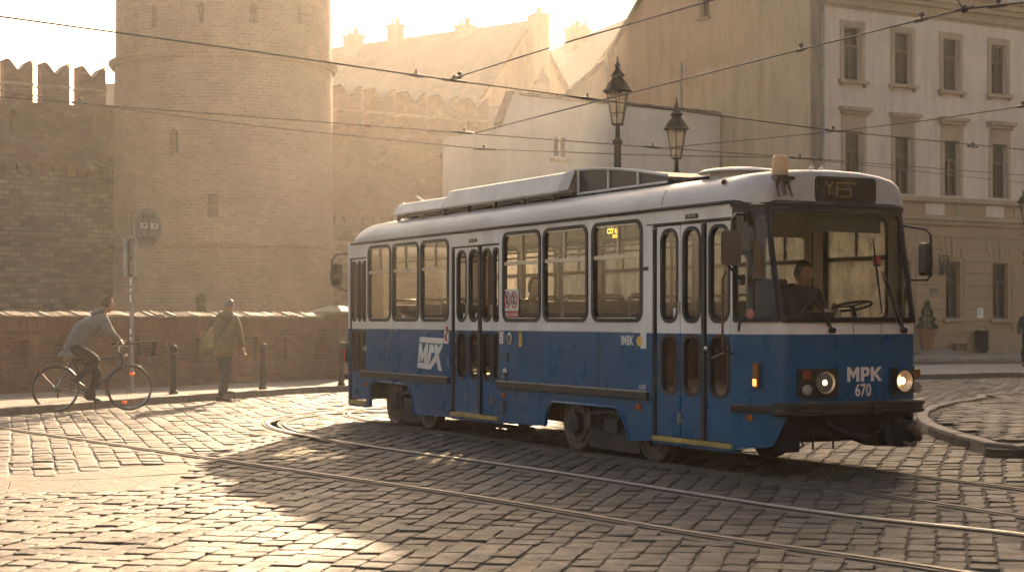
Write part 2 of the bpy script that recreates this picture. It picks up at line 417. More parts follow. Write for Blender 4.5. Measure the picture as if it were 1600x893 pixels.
def tag(o, label=None, cat=None, group=None, kind=None):
    if label: o['label'] = label
    if cat: o['category'] = cat
    if group: o['group'] = group
    if kind: o['kind'] = kind
    return o
def thing(name, label, cat, loc=(0, 0, 0), rz=0.0, group=None):
    o = bpy.data.objects.new(name, None); COL.objects.link(o); o.empty_display_size = .3
    o.location = loc; o.rotation_euler = (0, 0, rz); tag(o, label, cat, group); return o
def copy_tree(o, parent=None):
    c = o.copy(); COL.objects.link(c)
    if parent is not None: c.parent = parent
    for ch in list(o.children): copy_tree(ch, c)
    return c
def rr(a0, a1, b0, b1, r, n=4):
    a0, a1 = min(a0, a1), max(a0, a1); b0, b1 = min(b0, b1), max(b0, b1)
    r = min(r, (a1 - a0) / 2 - 1e-4, (b1 - b0) / 2 - 1e-4)
    out = []
    for (ca, cb, st) in ((a1 - r, b1 - r, 0), (a0 + r, b1 - r, 90), (a0 + r, b0 + r, 180), (a1 - r, b0 + r, 270)):
        for i in range(n + 1):
            an = R(st + 90 * i / n); out.append((ca + r * math.cos(an), cb + r * math.sin(an)))
    return out
def text_mesh(txt, size, bold=0.0, shear=0.0, sx=1.0):
    cu = bpy.data.curves.new('t', 'FONT'); cu.body = txt; cu.size = size; cu.offset = bold; cu.shear = shear
    cu.align_x = 'CENTER'; cu.align_y = 'CENTER'; cu.resolution_u = 4
    o = bpy.data.objects.new('t', cu); COL.objects.link(o)
    me = bpy.data.meshes.new_from_object(o.evaluated_get(bpy.context.evaluated_depsgraph_get()))
    vs = [(v.co.x * sx, v.co.y) for v in me.vertices]; fs = [tuple(p.vertices) for p in me.polygons]
    bpy.data.objects.remove(o); bpy.data.curves.remove(cu); bpy.data.meshes.remove(me)
    return vs, fs
def add_text(mb, txt, size, fn, bold=0.0, mi=0, shear=0.0, sx=1.0):
    vs, fs = text_mesh(txt, size, bold, shear, sx)
    mb.add([fn(a, b_) for a, b_ in vs], fs, mi)

# sun towards the far right-centre, low
SUN_EL = R(19.0)
SUN = Vector((.105, .995, 0)).normalized() * math.cos(SUN_EL) + Vector((0, 0, math.sin(SUN_EL)))
# ------------------------------------------------------------------ world, sun, camera
w = bpy.data.worlds.new('World'); scene.world = w; w.use_nodes = True
nt = w.node_tree; bg = nt.nodes['Background']
sky = N(nt, 'ShaderNodeTexSky'); sky.sky_type = 'NISHITA'; sky.sun_disc = False
sky.sun_elevation = SUN_EL; sky.sun_rotation = math.atan2(SUN.x, SUN.y); sky.air_density = 1.0; sky.dust_density = 4.0; sky.ozone_density = .6
nt.links.new(mixc(nt, 1.0, sky.outputs[0], (1.0, .89, .79), 'MULTIPLY'), bg.inputs[0]); bg.inputs[1].default_value = .095
sl = bpy.data.lights.new('sun', 'SUN'); sl.energy = 5.0; sl.angle = R(.6); sl.color = (1.0, .72, .45)
so = bpy.data.objects.new('sun', sl); COL.objects.link(so); so.rotation_euler = SUN.to_track_quat('Z', 'Y').to_euler(); so.location = (10, 60, 50)
cam = bpy.data.cameras.new('camera'); co = bpy.data.objects.new('camera', cam); COL.objects.link(co); scene.camera = co
co.location = (0, 0, H); co.rotation_euler = (R(90), 0, 0); cam.sensor_width = 36; cam.lens = 36 * F / 1600
cam.shift_y = (YH - 446.5) / 1600; cam.clip_end = 3000
cam.dof.use_dof = True; cam.dof.focus_distance = 19; cam.dof.aperture_fstop = 3.2
vs_ = scene.view_settings; vs_.view_transform = 'Standard'; vs_.look = 'None'; vs_.exposure = 1.62; vs_.gamma = 1
cy = scene.cycles; cy.use_denoising = True; cy.max_bounces = 7; cy.diffuse_bounces = 3; cy.glossy_bounces = 3; cy.transparent_max_bounces = 24; cy.transmission_bounces = 4; cy.volume_bounces = 1
cy.caustics_reflective = False; cy.caustics_refractive = False; cy.sample_clamp_indirect = 6
try: cy.denoiser = 'OPENIMAGEDENOISE'
except Exception: pass

hz = MB().box((0, 85, 31), (190, 210, 64)).build('haze', [], smooth=0)
m = bpy.data.materials.new('haze'); m.use_nodes = True; nt = m.node_tree; nt.nodes.clear()
pv = N(nt, 'ShaderNodeVolumePrincipled'); pv.inputs['Color'].default_value = (1.0, .94, .86, 1); pv.inputs['Density'].default_value = .00074; pv.inputs['Anisotropy'].default_value = .7
nt.links.new(pv.outputs[0], N(nt, 'ShaderNodeOutputMaterial').inputs['Volume']); hz.data.materials.append(m)
tag(hz, 'warm golden morning haze filling the street', 'haze', kind='stuff')

# ------------------------------------------------------------------ ground sheets
gm = MB(); gm.add([(-94, -15, -.0125), (94, -15, -.0125), (94, 189, -.0125), (-94, 189, -.0125)], [(0, 1, 2, 3)])
tag(gm.build('ground', 'joint', smooth=0), 'dark earth under the street', 'ground', kind='structure')
# the far ground outside the haze keeps the horizon closed
gm = MB(); gm.add([(-900, -900, -1.2), (900, -900, -1.2), (900, 1500, -1.2), (-900, 1500, -1.2)], [(0, 1, 2, 3)])
tag(gm.build('terrain', 'earth', smooth=0), 'open ground stretching to the horizon', 'terrain', kind='structure')

def poly_slab(pts, z0, z1, mat, name, kind=None, uv=True):
    mb = MB(); mb.panel([(p[0], p[1]) for p in pts], [], lambda a, b_, k: (a, b_, z1 if k == 0 else z0))
    return mb.build(name, mat, smooth=0, uv=uv)
def catmull(pts, n=8):
    P = [Vector((p[0], p[1], 0)) for p in pts]; out = []
    for i in range(len(P) - 1):
        p0, p1, p2, p3 = P[max(0, i - 1)], P[i], P[i + 1], P[min(len(P) - 1, i + 2)]
        for k in range(n):
            t = k / n
            out.append(.5 * (2 * p1 + (p2 - p0) * t + (2 * p0 - 5 * p1 + 4 * p2 - p3) * t * t + (3 * p1 - p0 - 3 * p2 + p3) * t ** 3))
    out.append(P[-1]); return [(p.x, p.y) for p in out]
g2 = lambda x, y, z=0: tuple(G(x, y, z)[:2])
KERB = catmull([(-23, -4), (-15, 13), (-10.6, 21.5), g2(0, 650), g2(230, 632), g2(400, 620), g2(540, 611), (.2, 37.3), (4.5, 38.6), (8.4, 41.3), (11.0, 43.0), (13.6, 44.2), (20, 46.4), (30, 49)], 8)
pv_pts = KERB + [(30, 57), (11, 51.5), (6, 49), (4, 60), (4, 75), (-40, 75), (-40, -4)]
tag(poly_slab(pv_pts, -.1, .12, 'paving', 'pavement'), 'pale slab pavement behind the kerb', 'pavement', kind='structure')
poly = [(6, 47), (11, 50.9), (30, 56.4), (60, 64), (60, 90), (6, 90)]
tag(poly_slab(poly, -.1, .004, 'asphalt', 'road'), 'narrow asphalt road in front of the facade', 'road', kind='structure')

def kerb_stones(line, name, label, wd=.26, z=.135, side=1, step=1.05):
    mb = MB(); pts = [Vector((a, b_)) for a, b_ in line]
    segs = []; acc = 0
    # resample
    L = [0]
    for i in range(1, len(pts)): L.append(L[-1] + (pts[i] - pts[i - 1]).length)
    def at(s):
        for i in range(1, len(L)):
            if s <= L[i] or i == len(L) - 1:
                t = (s - L[i - 1]) / max(1e-6, L[i] - L[i - 1]); return pts[i - 1].lerp(pts[i], t), (pts[i] - pts[i - 1]).normalized()
    s = 0
    while s < L[-1] - .1:
        l = step * random.uniform(.85, 1.1); e = min(s + l, L[-1])
        a, ta = at(s + .006); b_, tb = at(e - .006)
        na = Vector((-ta.y, ta.x)) * wd * side; nb = Vector((-tb.y, tb.x)) * wd * side
        zz = z + random.uniform(-.006, .006); j = random.uniform(-.012, .012); ja = na.normalized() * j
        a = a + ja; b_ = b_ + ja
        mb.hexa([(a.x, a.y, -.1), (b_.x, b_.y, -.1), (b_.x + nb.x, b_.y + nb.y, -.1), (a.x + na.x, a.y + na.y, -.1)],
                [(a.x, a.y, zz), (b_.x, b_.y, zz), (b_.x + nb.x, b_.y + nb.y, zz), (a.x + na.x, a.y + na.y, zz)])
        s = e
    o = mb.build(name, 'kerb', smooth=0, bevel=.018)
    tag(o, label, 'kerb', kind='structure'); return o
kerb_stones(KERB, 'kerb', 'granite kerb of the pavement')
FK = [(6.5, 57.5), (30, 64.5), (50, 70.5)]
kerb_stones(FK, 'kerb', 'kerb in front of the cream facade')
tag(poly_slab(FK + [(50, 95), (-2, 95), (-2, 57)], -.1, .12, 'paving', 'pavement'), 'pavement in front of the facade', 'pavement', kind='structure')

# traffic island
ISL = catmull([(30, 22.5), (9.5, 20.6), g2(1600, 697, .12), g2(1530, 688, .12), g2(1480, 675, .12), g2(1450, 664, .12), g2(1434, 654, .12), g2(1432, 646, .12), g2(1442, 638, .12), g2(1475, 629, .12), g2(1530, 621, .12), g2(1600, 613, .12), (20, 36.5), (30, 38)], 6)
kerb_stones(ISL, 'kerb', 'curved kerb of the cobbled traffic island', side=-1, step=.8, wd=.17)
def inside(poly, X, Y):
    r = np.zeros(X.shape, bool); n = len(poly); j = n - 1
    for i in range(n):
        xi, yi = poly[i]; xj, yj = poly[j]
        c = ((yi > Y) != (yj > Y)) & (X < (xj - xi) * (Y - yi) / (yj - yi + 1e-12) + xi)
        r ^= c; j = i
    return r
tag(poly_slab(ISL, -.1, .085, 'joint', 'traffic_island', uv=False), 'raised island bed', 'traffic island', kind='structure')

# ------------------------------------------------------------------ rails
TC = Vector((2.18, 16.46, 0)); TD = Vector((-.45758, .88917, 0)); TR = Vector((.88917, .45758, 0))
def TW(u, w_, z=0): return TC + TD * u + TR * w_ + Vector((0, 0, z))
tw2 = lambda u, w_: tuple(TW(u, w_)[:2])
railA = catmull([(6.2, 8.6), (5.0, 9.9), g2(1600, 835), g2(1260, 797), g2(840, 733), g2(600, 700), g2(500, 684), g2(440, 672), g2(419, 663), g2(424, 655), g2(455, 648), g2(545, 639), (-.6, 28.9), (2, 30.0)], 10)
railA2 = catmull([g2(560, 700), g2(510, 686), g2(462, 673), g2(445, 664), g2(449, 658), g2(478, 651.5), g2(545, 645), (-.8, 28.0), (2, 29.2)], 10)
railB = catmull([(3.9, 8.4), g2(1500, 893), g2(1100, 835), g2(740, 775), g2(450, 733), g2(250, 704), tuple((G(250, 704) * 1.9 - G(450, 733) * .9)[:2]), tuple((G(250, 704) * 2.8 - G(450, 733) * 1.8)[:2])], 10)
railN = catmull([tw2(-9, -.35), tw2(-5, .0), tw2(-1.5, .14), tw2(2, .16), tw2(6, .16), tw2(9, .16), tw2(11.5, .5), tw2(13.3, 1.8), tw2(14, 4)], 8)
railF = catmull([tw2(-9, 1.1), tw2(-5, 1.45), tw2(-1.5, 1.62), tw2(2, 1.66), tw2(6, 1.66), tw2(9, 1.66), tw2(10.6, 1.9), tw2(11.6, 2.7), tw2(12, 4)], 8)
def rail(line, label, wd=1.0, mat='rail_dull'):
    root = thing('tram_rail', label, 'rail', (line[len(line) // 2][0], line[len(line) // 2][1], 0), group='grooved tram rails set in the cobbles')
    P = [Vector((a, b_, 0)) for a, b_ in line]
    def strip(a, b_, z0, z1):
        rows = []
        for i, p in enumerate(P):
            t = (P[min(i + 1, len(P) - 1)] - P[max(0, i - 1)]).normalized(); n = Vector((-t.y, t.x, 0)); q = p - Vector(root.location)
            rows.append([q + n * a + Vector((0, 0, z0)), q + n * a + Vector((0, 0, z1)), q + n * b_ + Vector((0, 0, z1)), q + n * b_ + Vector((0, 0, z0))])
        return MB().grid(rows)
    strip(-.16, .22, -.06, -.006).build('bedding', 'bed', root, smooth=30)
    strip(-.026 * wd, .026 * wd, -.05, .012).build('rail_head', mat, root, smooth=30)
    strip(.034 * wd, .072 * wd, -.05, -.016).build('groove', 'rail_rust', root, smooth=30)
    strip(.076 * wd, .10 * wd, -.05, .008).build('rail_lip', 'rail_rust' if mat == 'rail_steel' else 'rail_dull', root, smooth=30)
rail(railA, 'bright thin rail curving away at the back left of the cobbles, nearer than the tram', .8, 'rail_steel')
rail(railA2, 'short inner check rail beside the tight bend of the bright rail')
rail(railB, 'dull front rail crossing the foreground from the lit left to the lower right', 1.0, 'rail_worn')
rail(railN, 'rail under the near wheels of the tram')
rail(railF, 'rail under the far wheels of the tram')

# ------------------------------------------------------------------ cobbles
def stones(cx, cy_, ang, lx, ly, z0, hgt, name, label, tone=1.0, seg=True):
    """one low domed stone per centre; numpy mesh"""
    n = len(cx)
    base = np.array([(-1, -.86), (-.84, -1), (.84, -1), (1, -.86), (1, .86), (.84, 1), (-.84, 1), (-1, .86)]) * .5
    rings = [(1.0, -.05), (1.0, .45), (.955, .93), (.8, 1.0)]
    hx = lx * rng.uniform(.96, 1.03, n); hy = ly * rng.uniform(.90, .98, n)
    jit = rng.uniform(-1, 1, (n, 8, 2)) * .010
    tx = rng.normal(0, .016, n); ty = rng.normal(0, .016, n); zj = rng.normal(0, .003, n)
    ca, sa = np.cos(ang), np.sin(ang)
    V = np.zeros((n, 33, 3))
    for k, (s, h) in enumerate(rings):
        px = (base[None, :, 0] * hx[:, None] + jit[:, :, 0]) * s; py = (base[None, :, 1] * hy[:, None] + jit[:, :, 1]) * s
        V[:, k * 8:k * 8 + 8, 0] = cx[:, None] + px * ca[:, None] - py * sa[:, None]
        V[:, k * 8:k * 8 + 8, 1] = cy_[:, None] + px * sa[:, None] + py * ca[:, None]
        zz = (h * hgt if h > -.03 else h)
        V[:, k * 8:k * 8 + 8, 2] = z0 + zz + (zj[:, None] + px * tx[:, None] + py * ty[:, None] if h > 0 else 0) - (.0 if h > 0 else 0.0)
    V[:, 32, 0] = cx; V[:, 32, 1] = cy_; V[:, 32, 2] = z0 + hgt + zj
    fq = []
    for k in range(3):
        for j in range(8): fq.append((k * 8 + j, k * 8 + (j + 1) % 8, k * 8 + 8 + (j + 1) % 8, k * 8 + 8 + j))
    fq = np.array(fq); ft = np.array([(24 + j, 24 + (j + 1) % 8, 32) for j in range(8)])
    off = (np.arange(n) * 33)[:, None]
    Q = (fq.reshape(1, -1) + off).reshape(n, 24, 4); T = (ft.reshape(1, -1) + off).reshape(n, 8, 3)
    loops = np.concatenate([Q.reshape(-1), T.reshape(-1)])
    starts = np.concatenate([np.arange(n * 24) * 4, n * 24 * 4 + np.arange(n * 8) * 3])
    me = bpy.data.meshes.new(name)
    me.vertices.add(n * 33); me.vertices.foreach_set('co', V.reshape(-1))
    me.loops.add(len(loops)); me.loops.foreach_set('vertex_index', loops.astype(np.int32))
    me.polygons.add(n * 32); me.polygons.foreach_set('loop_start', starts.astype(np.int32))
    me.polygons.foreach_set('use_smooth', np.ones(n * 32, bool))
    me.update(calc_edges=True)
    v = rng.normal(1, .2, n).clip(.5, 1.6); hue = rng.normal(0, .05, n)
    colr = np.stack([.108 * v * (1 + hue), .089 * v, .068 * v * (1 - hue), np.ones(n)], 1) * np.array([tone, tone, tone, 1])
    at = me.attributes.new('tint', 'FLOAT_COLOR', 'POINT')
    at.data.foreach_set('color', np.repeat(colr, 33, axis=0).astype(np.float32).reshape(-1))
    me.materials.append(M['cobble'])
    o = bpy.data.objects.new(name, me); COL.objects.link(o)
    return o
def near_line(X, Y, line, lo, hi):
    """stones within [lo, hi] of the rail (left positive)"""
    hit = np.zeros(X.shape, bool)
    for i in range(len(line) - 1):
        ax, ay = line[i]; bx, by = line[i + 1]; dx, dy = bx - ax, by - ay; L2 = math.hypot(dx, dy)
        if L2 < 1e-6: continue
        t = ((X - ax) * dx + (Y - ay) * dy) / L2 ** 2; s = (-(X - ax) * dy + (Y - ay) * dx) / L2
        hit |= (t > -.02) & (t < 1.02) & (s > lo) & (s < hi)
    return hit
patch_poly = [g2(-60, 762), g2(-60, 742), g2(0, 742), g2(130, 735), g2(290, 716), g2(338, 722), g2(310, 752), g2(190, 772), g2(60, 770)]
def zone(X, Y):
    z = np.zeros(X.shape, int)
    bx = np.where(Y < 24.8, -3.35 - .03 * (Y - 17.5), -3.7 + .13 * (Y - 24.8))
    z[(X < bx) & (Y > 16.4 + .05 * (X + 5))] = 1
    rad = np.hypot(X + .7, Y - 24.9)
    z[(rad < 2.75) & (X < 1.2)] = 2
    return z
def finish(X, Y, A, LX, LY, which):
    hw = .46 * Y + 3.5
    keep = (np.abs(X) < hw) & (Y > 8.2) & (Y < 47) & (zone(X, Y) == which)
    kp = [(a, b_) for a, b_ in KERB] + [(60, 49), (60, 200), (-60, 200), (-60, -4)]
    keep &= ~inside(kp, X, Y) & ~inside(ISL, X, Y)
    keep &= ~inside([((p_[0] + 5.0) * .93 - 5.0, (p_[1] - 15.6) * .86 + 15.6) for p_ in patch_poly], X, Y)
    for ln in (railA, railA2, railB, railN, railF): keep &= ~near_line(X, Y, ln, -.13, .2)
    return X[keep], Y[keep], A[keep], LX[keep], LY[keep]
allx = []
# main field: rows run away from the camera, leaning right
pw, pl = .185, .3
na, nb = 230, 130
cols = np.arange(-na, na); jj = np.arange(-5, nb)
CA, CB = np.meshgrid(cols, jj, indexing='ij')
roff = rng.uniform(0, 1, CA.shape[0])[:, None]
lenv = 1 + rng.normal(0, .05, CA.shape)
a = CA * pw + rng.normal(0, .006, CA.shape) + .015 * np.sin(CB * .31 + CA[:, :1] * .05)
bs = [6.0]
while len(bs) < nb + 8: bs.append(bs[-1] + float(np.clip(.265 + .012 * (bs[-1] - 9), .26, .55)))
bs = np.array(bs); dl = np.diff(bs); jx = (CB + 5).astype(int); PLV = dl[jx]; b_ = bs[jx] + roff * PLV + rng.normal(0, .03, CA.shape) * PLV
X = a + .20 * (b_ - 11); X = X + .03 * np.clip(X, -6, 8) * (b_ - 11) * .5; Y = b_ - .22 * a + .05 * np.sin(a * .9)
cA = -(.20 + .03 * np.clip(X, -6, 8)) * 1.0
allx.append(finish(X.ravel(), Y.ravel(), cA.ravel(), np.full(X.size, pw * .95), PLV.ravel() * .985, 0))
# left field: rows leaning left
pw2, pl2 = .225, .40
a = CA * pw2 + rng.normal(0, .006, CA.shape) + .012 * np.sin(CB * .23); b_ = (CB + roff) * pl2 + rng.normal(0, .02, CA.shape) + 8
X = a - .30 * (b_ - 20) - 4; Y = b_ + .2 * (a)
allx.append(finish(X.ravel(), Y.ravel(), np.full(X.size, .29), np.full(X.size, pw2 * .95), np.full(X.size, pl2 * .985), 1))
# ring field inside the bend
xs, ys, as_, l1, l2 = [], [], [], [], []
for k, r_ in enumerate(np.arange(.4, 2.8, .24)):
    nn_ = max(4, int(2 * math.pi * r_ / .24)); ph = rng.uniform(0, 6)
    for i in range(nn_):
        an = ph + 2 * math.pi * i / nn_
        xs.append(-.7 + r_ * math.cos(an)); ys.append(24.9 + r_ * math.sin(an)); as_.append(an); l1.append(.22); l2.append(2 * math.pi * r_ / nn_ * .93)
allx.append(finish(np.array(xs), np.array(ys), np.array(as_), np.array(l1), np.array(l2), 2))
X, Y, A, LX, LY = [np.concatenate([q[i] for q in allx]) for i in range(5)]
st = stones(X, Y, A, LX, LY, -.013, .0135, 'cobbled_road', '')
tag(st, 'worn granite cobblestones of the street', 'cobbles', kind='structure')
# island: concentric arcs
xs, ys, as_, l1, l2 = [], [], [], [], []
for cxi in range(0, 75):
    x0 = 6.1 + (cxi - 13) * .33
    for k in np.arange(-26, 27):
        an = k * .075
        x = x0 + 2.6 * (1 - math.cos(an * 1.15)) * 1.0; y = 29.5 + 3.0 * math.sin(an) * 3.2
        xs.append(x + rng.normal(0, .006)); ys.append(y); as_.append(-math.atan2(2.6 * 1.15 * math.sin(an * 1.15), 9.6 * math.cos(an))); l1.append(.3); l2.append(max(.2, 9.6 * .075 * math.cos(an)) * .48)
        xs.append(x + rng.normal(0, .006)); ys.append(y + 4.8 * .075 * math.cos(an)); as_.append(as_[-1]); l1.append(.3); l2.append(l2[-1])
X = np.array(xs); Y = np.array(ys)
isl_in = [(p[0], p[1]) for p in ISL]
cxm = np.array([9.5, 29.0])
kp = inside(isl_in, X, Y) & ~near_line(X, Y, ISL, -.31, .31) & (np.abs(X) < .5 * Y + 4)
st = stones(X[kp], Y[kp], np.array(as_)[kp], np.array(l1)[kp], np.array(l2)[kp], .1, .022, 'cobbled_paving', '', 1.1)
tag(st, 'cobbles laid in arcs on the traffic island', 'cobbles', kind='structure')
# worn flagstones between the two cobble fields
mb = MB()
fl = [[(0.0, .0), (.22, .0), (.2, .55), (.0, .5)], [(.225, .0), (.52, .02), (.5, .5), (.205, .55)], [(.525, .02), (.8, .0), (.83, .55), (.505, .5)], [(.805, 0), (1, .1), (1, .6), (.835, .55)],
      [(0, .51), (.3, .57), (.34, 1), (0, 1)], [(.305, .57), (.62, .53), (.6, 1), (.345, 1)], [(.625, .53), (1, .61), (.93, 1), (.605, 1)]]
c00, c10, c11, c01 = [Vector(g2(*p)) for p in ((-60, 771), (250, 766), (330, 721), (-60, 742))]
for q in fl:
    pts = []
    for (s, t) in q:
        p = c00.lerp(c10, s).lerp(c01.lerp(c11, s), t); pts.append((p.x, p.y))
    zt = random.uniform(-.004, .004)
    mb.panel(pts, [], lambda a, b_, k: (a, b_, zt - .005 if k == 0 else -.06))
tag(mb.build('flagstones', 'flag', smooth=0, bevel=.005), 'worn flagstones let into the cobbles', 'flagstones', kind='structure')

# ------------------------------------------------------------------ bollards, low wall
def bollard(px, py, label):
    p = G(px, py, .12); r = thing('bollard', label, 'bollard', p, group='iron bollards along the kerb')
    MB().lathe([(.085, 0), (.085, .05), (.062, .07), (.058, .74), (.075, .745), (.078, .775), (.05, .785)], n=18).build('post', 'iron', r, smooth=40)
    MB().lathe([(.045, .78), (.07, .80), (.083, .85), (.075, .9), (.045, .935), (.012, .945)], n=18).build('ball_cap', 'iron', r, smooth=60)
bollard(271, 615, 'dark iron bollard between the cyclist and the walking man')
bollard(411, 608, 'dark iron bollard just right of the walking man')
bollard(533.5, 602, 'dark iron bollard half hidden by the rear corner of the tram')

W0 = Vector((-8.45, 33.8, 0)); WD = Vector((3.89, 5.75, 0)).normalized(); WN = Vector((WD.y, -WD.x, 0))
wroot = thing('low_brick_wall', 'low brick wall with a slanted coping along the left pavement', 'wall', W0 + Vector((0, 0, .1)))
def LW(s, z, k): return WD * s + WN * k + Vector((0, 0, z - .1))
sE = HIT(W0, WD, 508, 500)[0]
nich = []
for px in (-60, -15, 30, 84, 132, 205, 250, 300, 345, 392, 439, 488):
    s = HIT(W0, WD, px, 540)[0]; nich.append(s)
holes = [[(s - .23, .64), (s + .23, .64), (s + .23, 1.14), (s - .23, 1.14)] for s in nich if s < sE - .45]
MB().panel([(-20, .0), (sE, .0), (sE, 1.6), (-20, 1.6)], holes, lambda a, b_, k: LW(a, b_, 0 if k == 0 else -.12)).build('wall_face', 'low_brick', wroot, smooth=0, uv=True)
mb = MB(); mb.hexa([LW(-20, 0, -.122), LW(sE, 0, -.122), LW(sE, 0, -.45), LW(-20, 0, -.45)], [LW(-20, 1.6, -.122), LW(sE, 1.6, -.122), LW(sE, 1.6, -.45), LW(-20, 1.6, -.45)])
mb.build('wall_core', 'low_brick', wroot, smooth=0, uv=True)
def band(z0, z1, pr, name, mat):
    mb = MB(); mb.hexa([LW(-20, z0, -.02), LW(-20, z0, pr), LW(sE, z0, pr), LW(sE, z0, -.02)], [LW(-20, z1, -.02), LW(-20, z1, pr), LW(sE, z1, pr), LW(sE, z1, -.02)]); mb.build(name, mat, wroot, smooth=0, uv=True, bevel=.008)
band(1.31, 1.57, .03, 'soldier_course', 'soldier_brick'); band(.36, .6, .025, 'soldier_course', 'soldier_brick'); band(-.02, .345, .06, 'plinth', 'low_brick')
mb = MB(); s = -20.0
while s < sE:
    l = random.uniform(.085, .14); e = min(s + l, sE) - .014; zj = random.uniform(-.018, .018); tj = random.uniform(-.02, .02); pk = 1.70 + zj
    mb.add([LW(s, 1.58, .07), LW(e, 1.58, .07), LW(e, 1.62 + zj, .07), LW(s, 1.62 + zj + tj, .07), LW(s, pk + tj, -.2), LW(e, pk, -.2), LW(s, 1.6, -.52), LW(e, 1.6, -.52)],
           [(0, 1, 2, 3), (3, 2, 5, 4), (4, 5, 7, 6), (0, 3, 4, 6), (1, 7, 5, 2), (0, 6, 7, 1)]); s = e + .014
mb.build('coping', 'coping', wroot, smooth=0, bevel=.006)
pr_ = thing('brick_pier', 'square brick pier with a stone cap ending the low wall beside the tram', 'pier', W0 + WD * (sE + .38) + Vector((0, 0, .1)))
q = Matrix.Rotation(math.atan2(WD.y, WD.x) + R(8), 3, 'Z')
MB().box((0, -.02, .78), (.74, .74, 1.56), mat=q).build('shaft', 'low_brick', pr_, smooth=0, uv=True)
mb = MB(); z0 = 1.56
for (h_, z) in ((.45, 1.562), (.45, 1.63), (.06, 1.76)):
    pass
vs = [q @ Vector((a * .46, b_ * .46 - .02, 1.562)) for a, b_ in ((-1, -1), (1, -1), (1, 1), (-1, 1))]; v2 = [v + Vector((0, 0, .07)) for v in vs]; v3 = [q @ Vector((a * .14, b_ * .14 - .02, 1.76)) for a, b_ in ((-1, -1), (1, -1), (1, 1), (-1, 1))]
mb.grid([vs, v2, v3], closed=True); mb.f.append((8, 9, 10, 11)); mb.m.append(0); mb.f.append((3, 2, 1, 0)); mb.m.append(0)
mb.build('cap', 'coping', pr_, smooth=0, bevel=.01)

# ------------------------------------------------------------------ round tower
TX, TY, TRAD = -11.4, 66.0, 4.25
tw = thing('brick_tower', 'round brick tower with string courses and narrow slit windows', 'tower', (TX, TY, 0))
def ring_wall(r, z0, z1, holes, thick=.5, n=96):
    """cylinder wall with square-cut openings: holes = [(angle, half width m, z0, z1)]"""
    return None
hl = []
def tow_hit(px, py, r=TRAD):              # front hit on the cylinder: (angle, z)
    a = (px - 800) / F
    A = a * a + 1; B = -2 * (a * TX + TY); C_ = TX * TX + TY * TY - r * r
    t = (-B - math.sqrt(max(0, B * B - 4 * A * C_))) / (2 * A)
    return math.atan2(t - TY, a * t - TX), H - (py - YH) / F * t
def tower_seg(z0, z1, r0, r1, name, win):
    mb = MB(); hs = []
    for (an, z, hw, hh) in win:
        pts = [(an * TRAD - hw, z - hh), (an * TRAD + hw, z - hh), (an * TRAD + hw, z + hh - hw)] + [(an * TRAD + hw * math.cos(R(t)), z + hh - hw + hw * math.sin(R(t))) for t in (45, 90, 135)] + [(an * TRAD - hw, z + hh - hw)]
        hs.append(pts)
    # front half as a fine strip panel, cut column by column
    n = 240; rows = []
    a0, a1 = R(-190), R(10)
    cols_ = [a0 + (a1 - a0) * i / n for i in range(n + 1)]
    for (an, z, hw, hh) in win: cols_ += [an + hw / TRAD * t for t in (-1, -.85, -.6, -.3, 0, .3, .6, .85, 1)]
    cols_ = sorted(cols_)
    def P(an, z, k=0.0):
        t = (z - z0) / (z1 - z0); r = r0 + (r1 - r0) * t - k; return (r * math.cos(an), r * math.sin(an), z)
    for i in range(len(cols_) - 1):
        x0, x1 = cols_[i], cols_[i + 1]; mid = (x0 + x1) / 2; spans = [(z0, z1)]
        for (an, z, hw, hh) in win:
            if abs(mid - an) * TRAD < hw:
                lo = z - hh; dx_ = abs(mid - an) * TRAD; hi = z + hh - hw + math.sqrt(max(0, hw * hw - dx_ * dx_)); spans = [(z0, lo), (hi, z1)]
                mb.add([P(x0, lo), P(x1, lo), P(x1, lo, .55), P(x0, lo, .55)], [(0, 1, 2, 3)]); mb.add([P(x0, hi), P(x1, hi), P(x1, hi, .55), P(x0, hi, .55)], [(3, 2, 1, 0)])
        for (lo, hi) in spans: mb.add([P(x0, lo), P(x1, lo), P(x1, hi), P(x0, hi)], [(0, 1, 2, 3)])
    for (an, z, hw, hh) in win:
        for sg in (-1, 1):
            e = an + sg * hw / TRAD; mb.add([P(e, z - hh), P(e, z + hh - hw), P(e, z + hh - hw, .55), P(e, z - hh, .55)], [(0, 1, 2, 3)])
    # back half
    mb.grid([[P(a1 + (2 * math.pi - (a1 - a0)) * i / 40, z) for i in range(41)] for z in (z0, z1)])
    o = mb.build(name, 'tower_brick', tw, smooth=0, cyl=(0, 0, TRAD))
    for (an, z, hw, hh) in win:
        wf = MB(); 
        rr_ = TRAD - .5
        c = Vector((rr_ * math.cos(an), rr_ * math.sin(an), z)); tq = Matrix.Rotation(an + math.pi / 2, 3, 'Z')
        wf.box(c, (hw * 2.3, .06, hh * 2.1), mat=tq); f = wf.build('window', 'win_frame', tw, smooth=0)
        k = MB()
        for dz in (-.5, .5): k.box(c + Vector((math.cos(an), math.sin(an), 0)) * .035 + Vector((0, 0, dz * hh)), (hw * 1.7, .012, hh * .85), mat=tq)
        k.build('pane', 'pit_black' if hw < .19 else 'pane_dark', f, smooth=0)
        if hw > .18:
            sb = MB().box(c + Vector((math.cos(an), math.sin(an), 0)) * .52 + Vector((0, 0, -hh - .06)), (hw * 2.8, .14, .12), mat=tq); sb.build('sill', 'coping', f, smooth=0)
def tw_(px, y0, y1, wpx):
    an, zt = tow_hit(px, y0); _, zb = tow_hit(px, y1); return (an, (zt + zb) / 2, wpx / 2 / 40.0, (zt - zb) / 2)
zc1 = tow_hit(351, 88)[1]; zc2 = tow_hit(351, 386)[1]
tower_seg(-.2, zc2, TRAD + .06, TRAD + .03, 'tower_wall', [tw_(314, 457, 492, 15)])
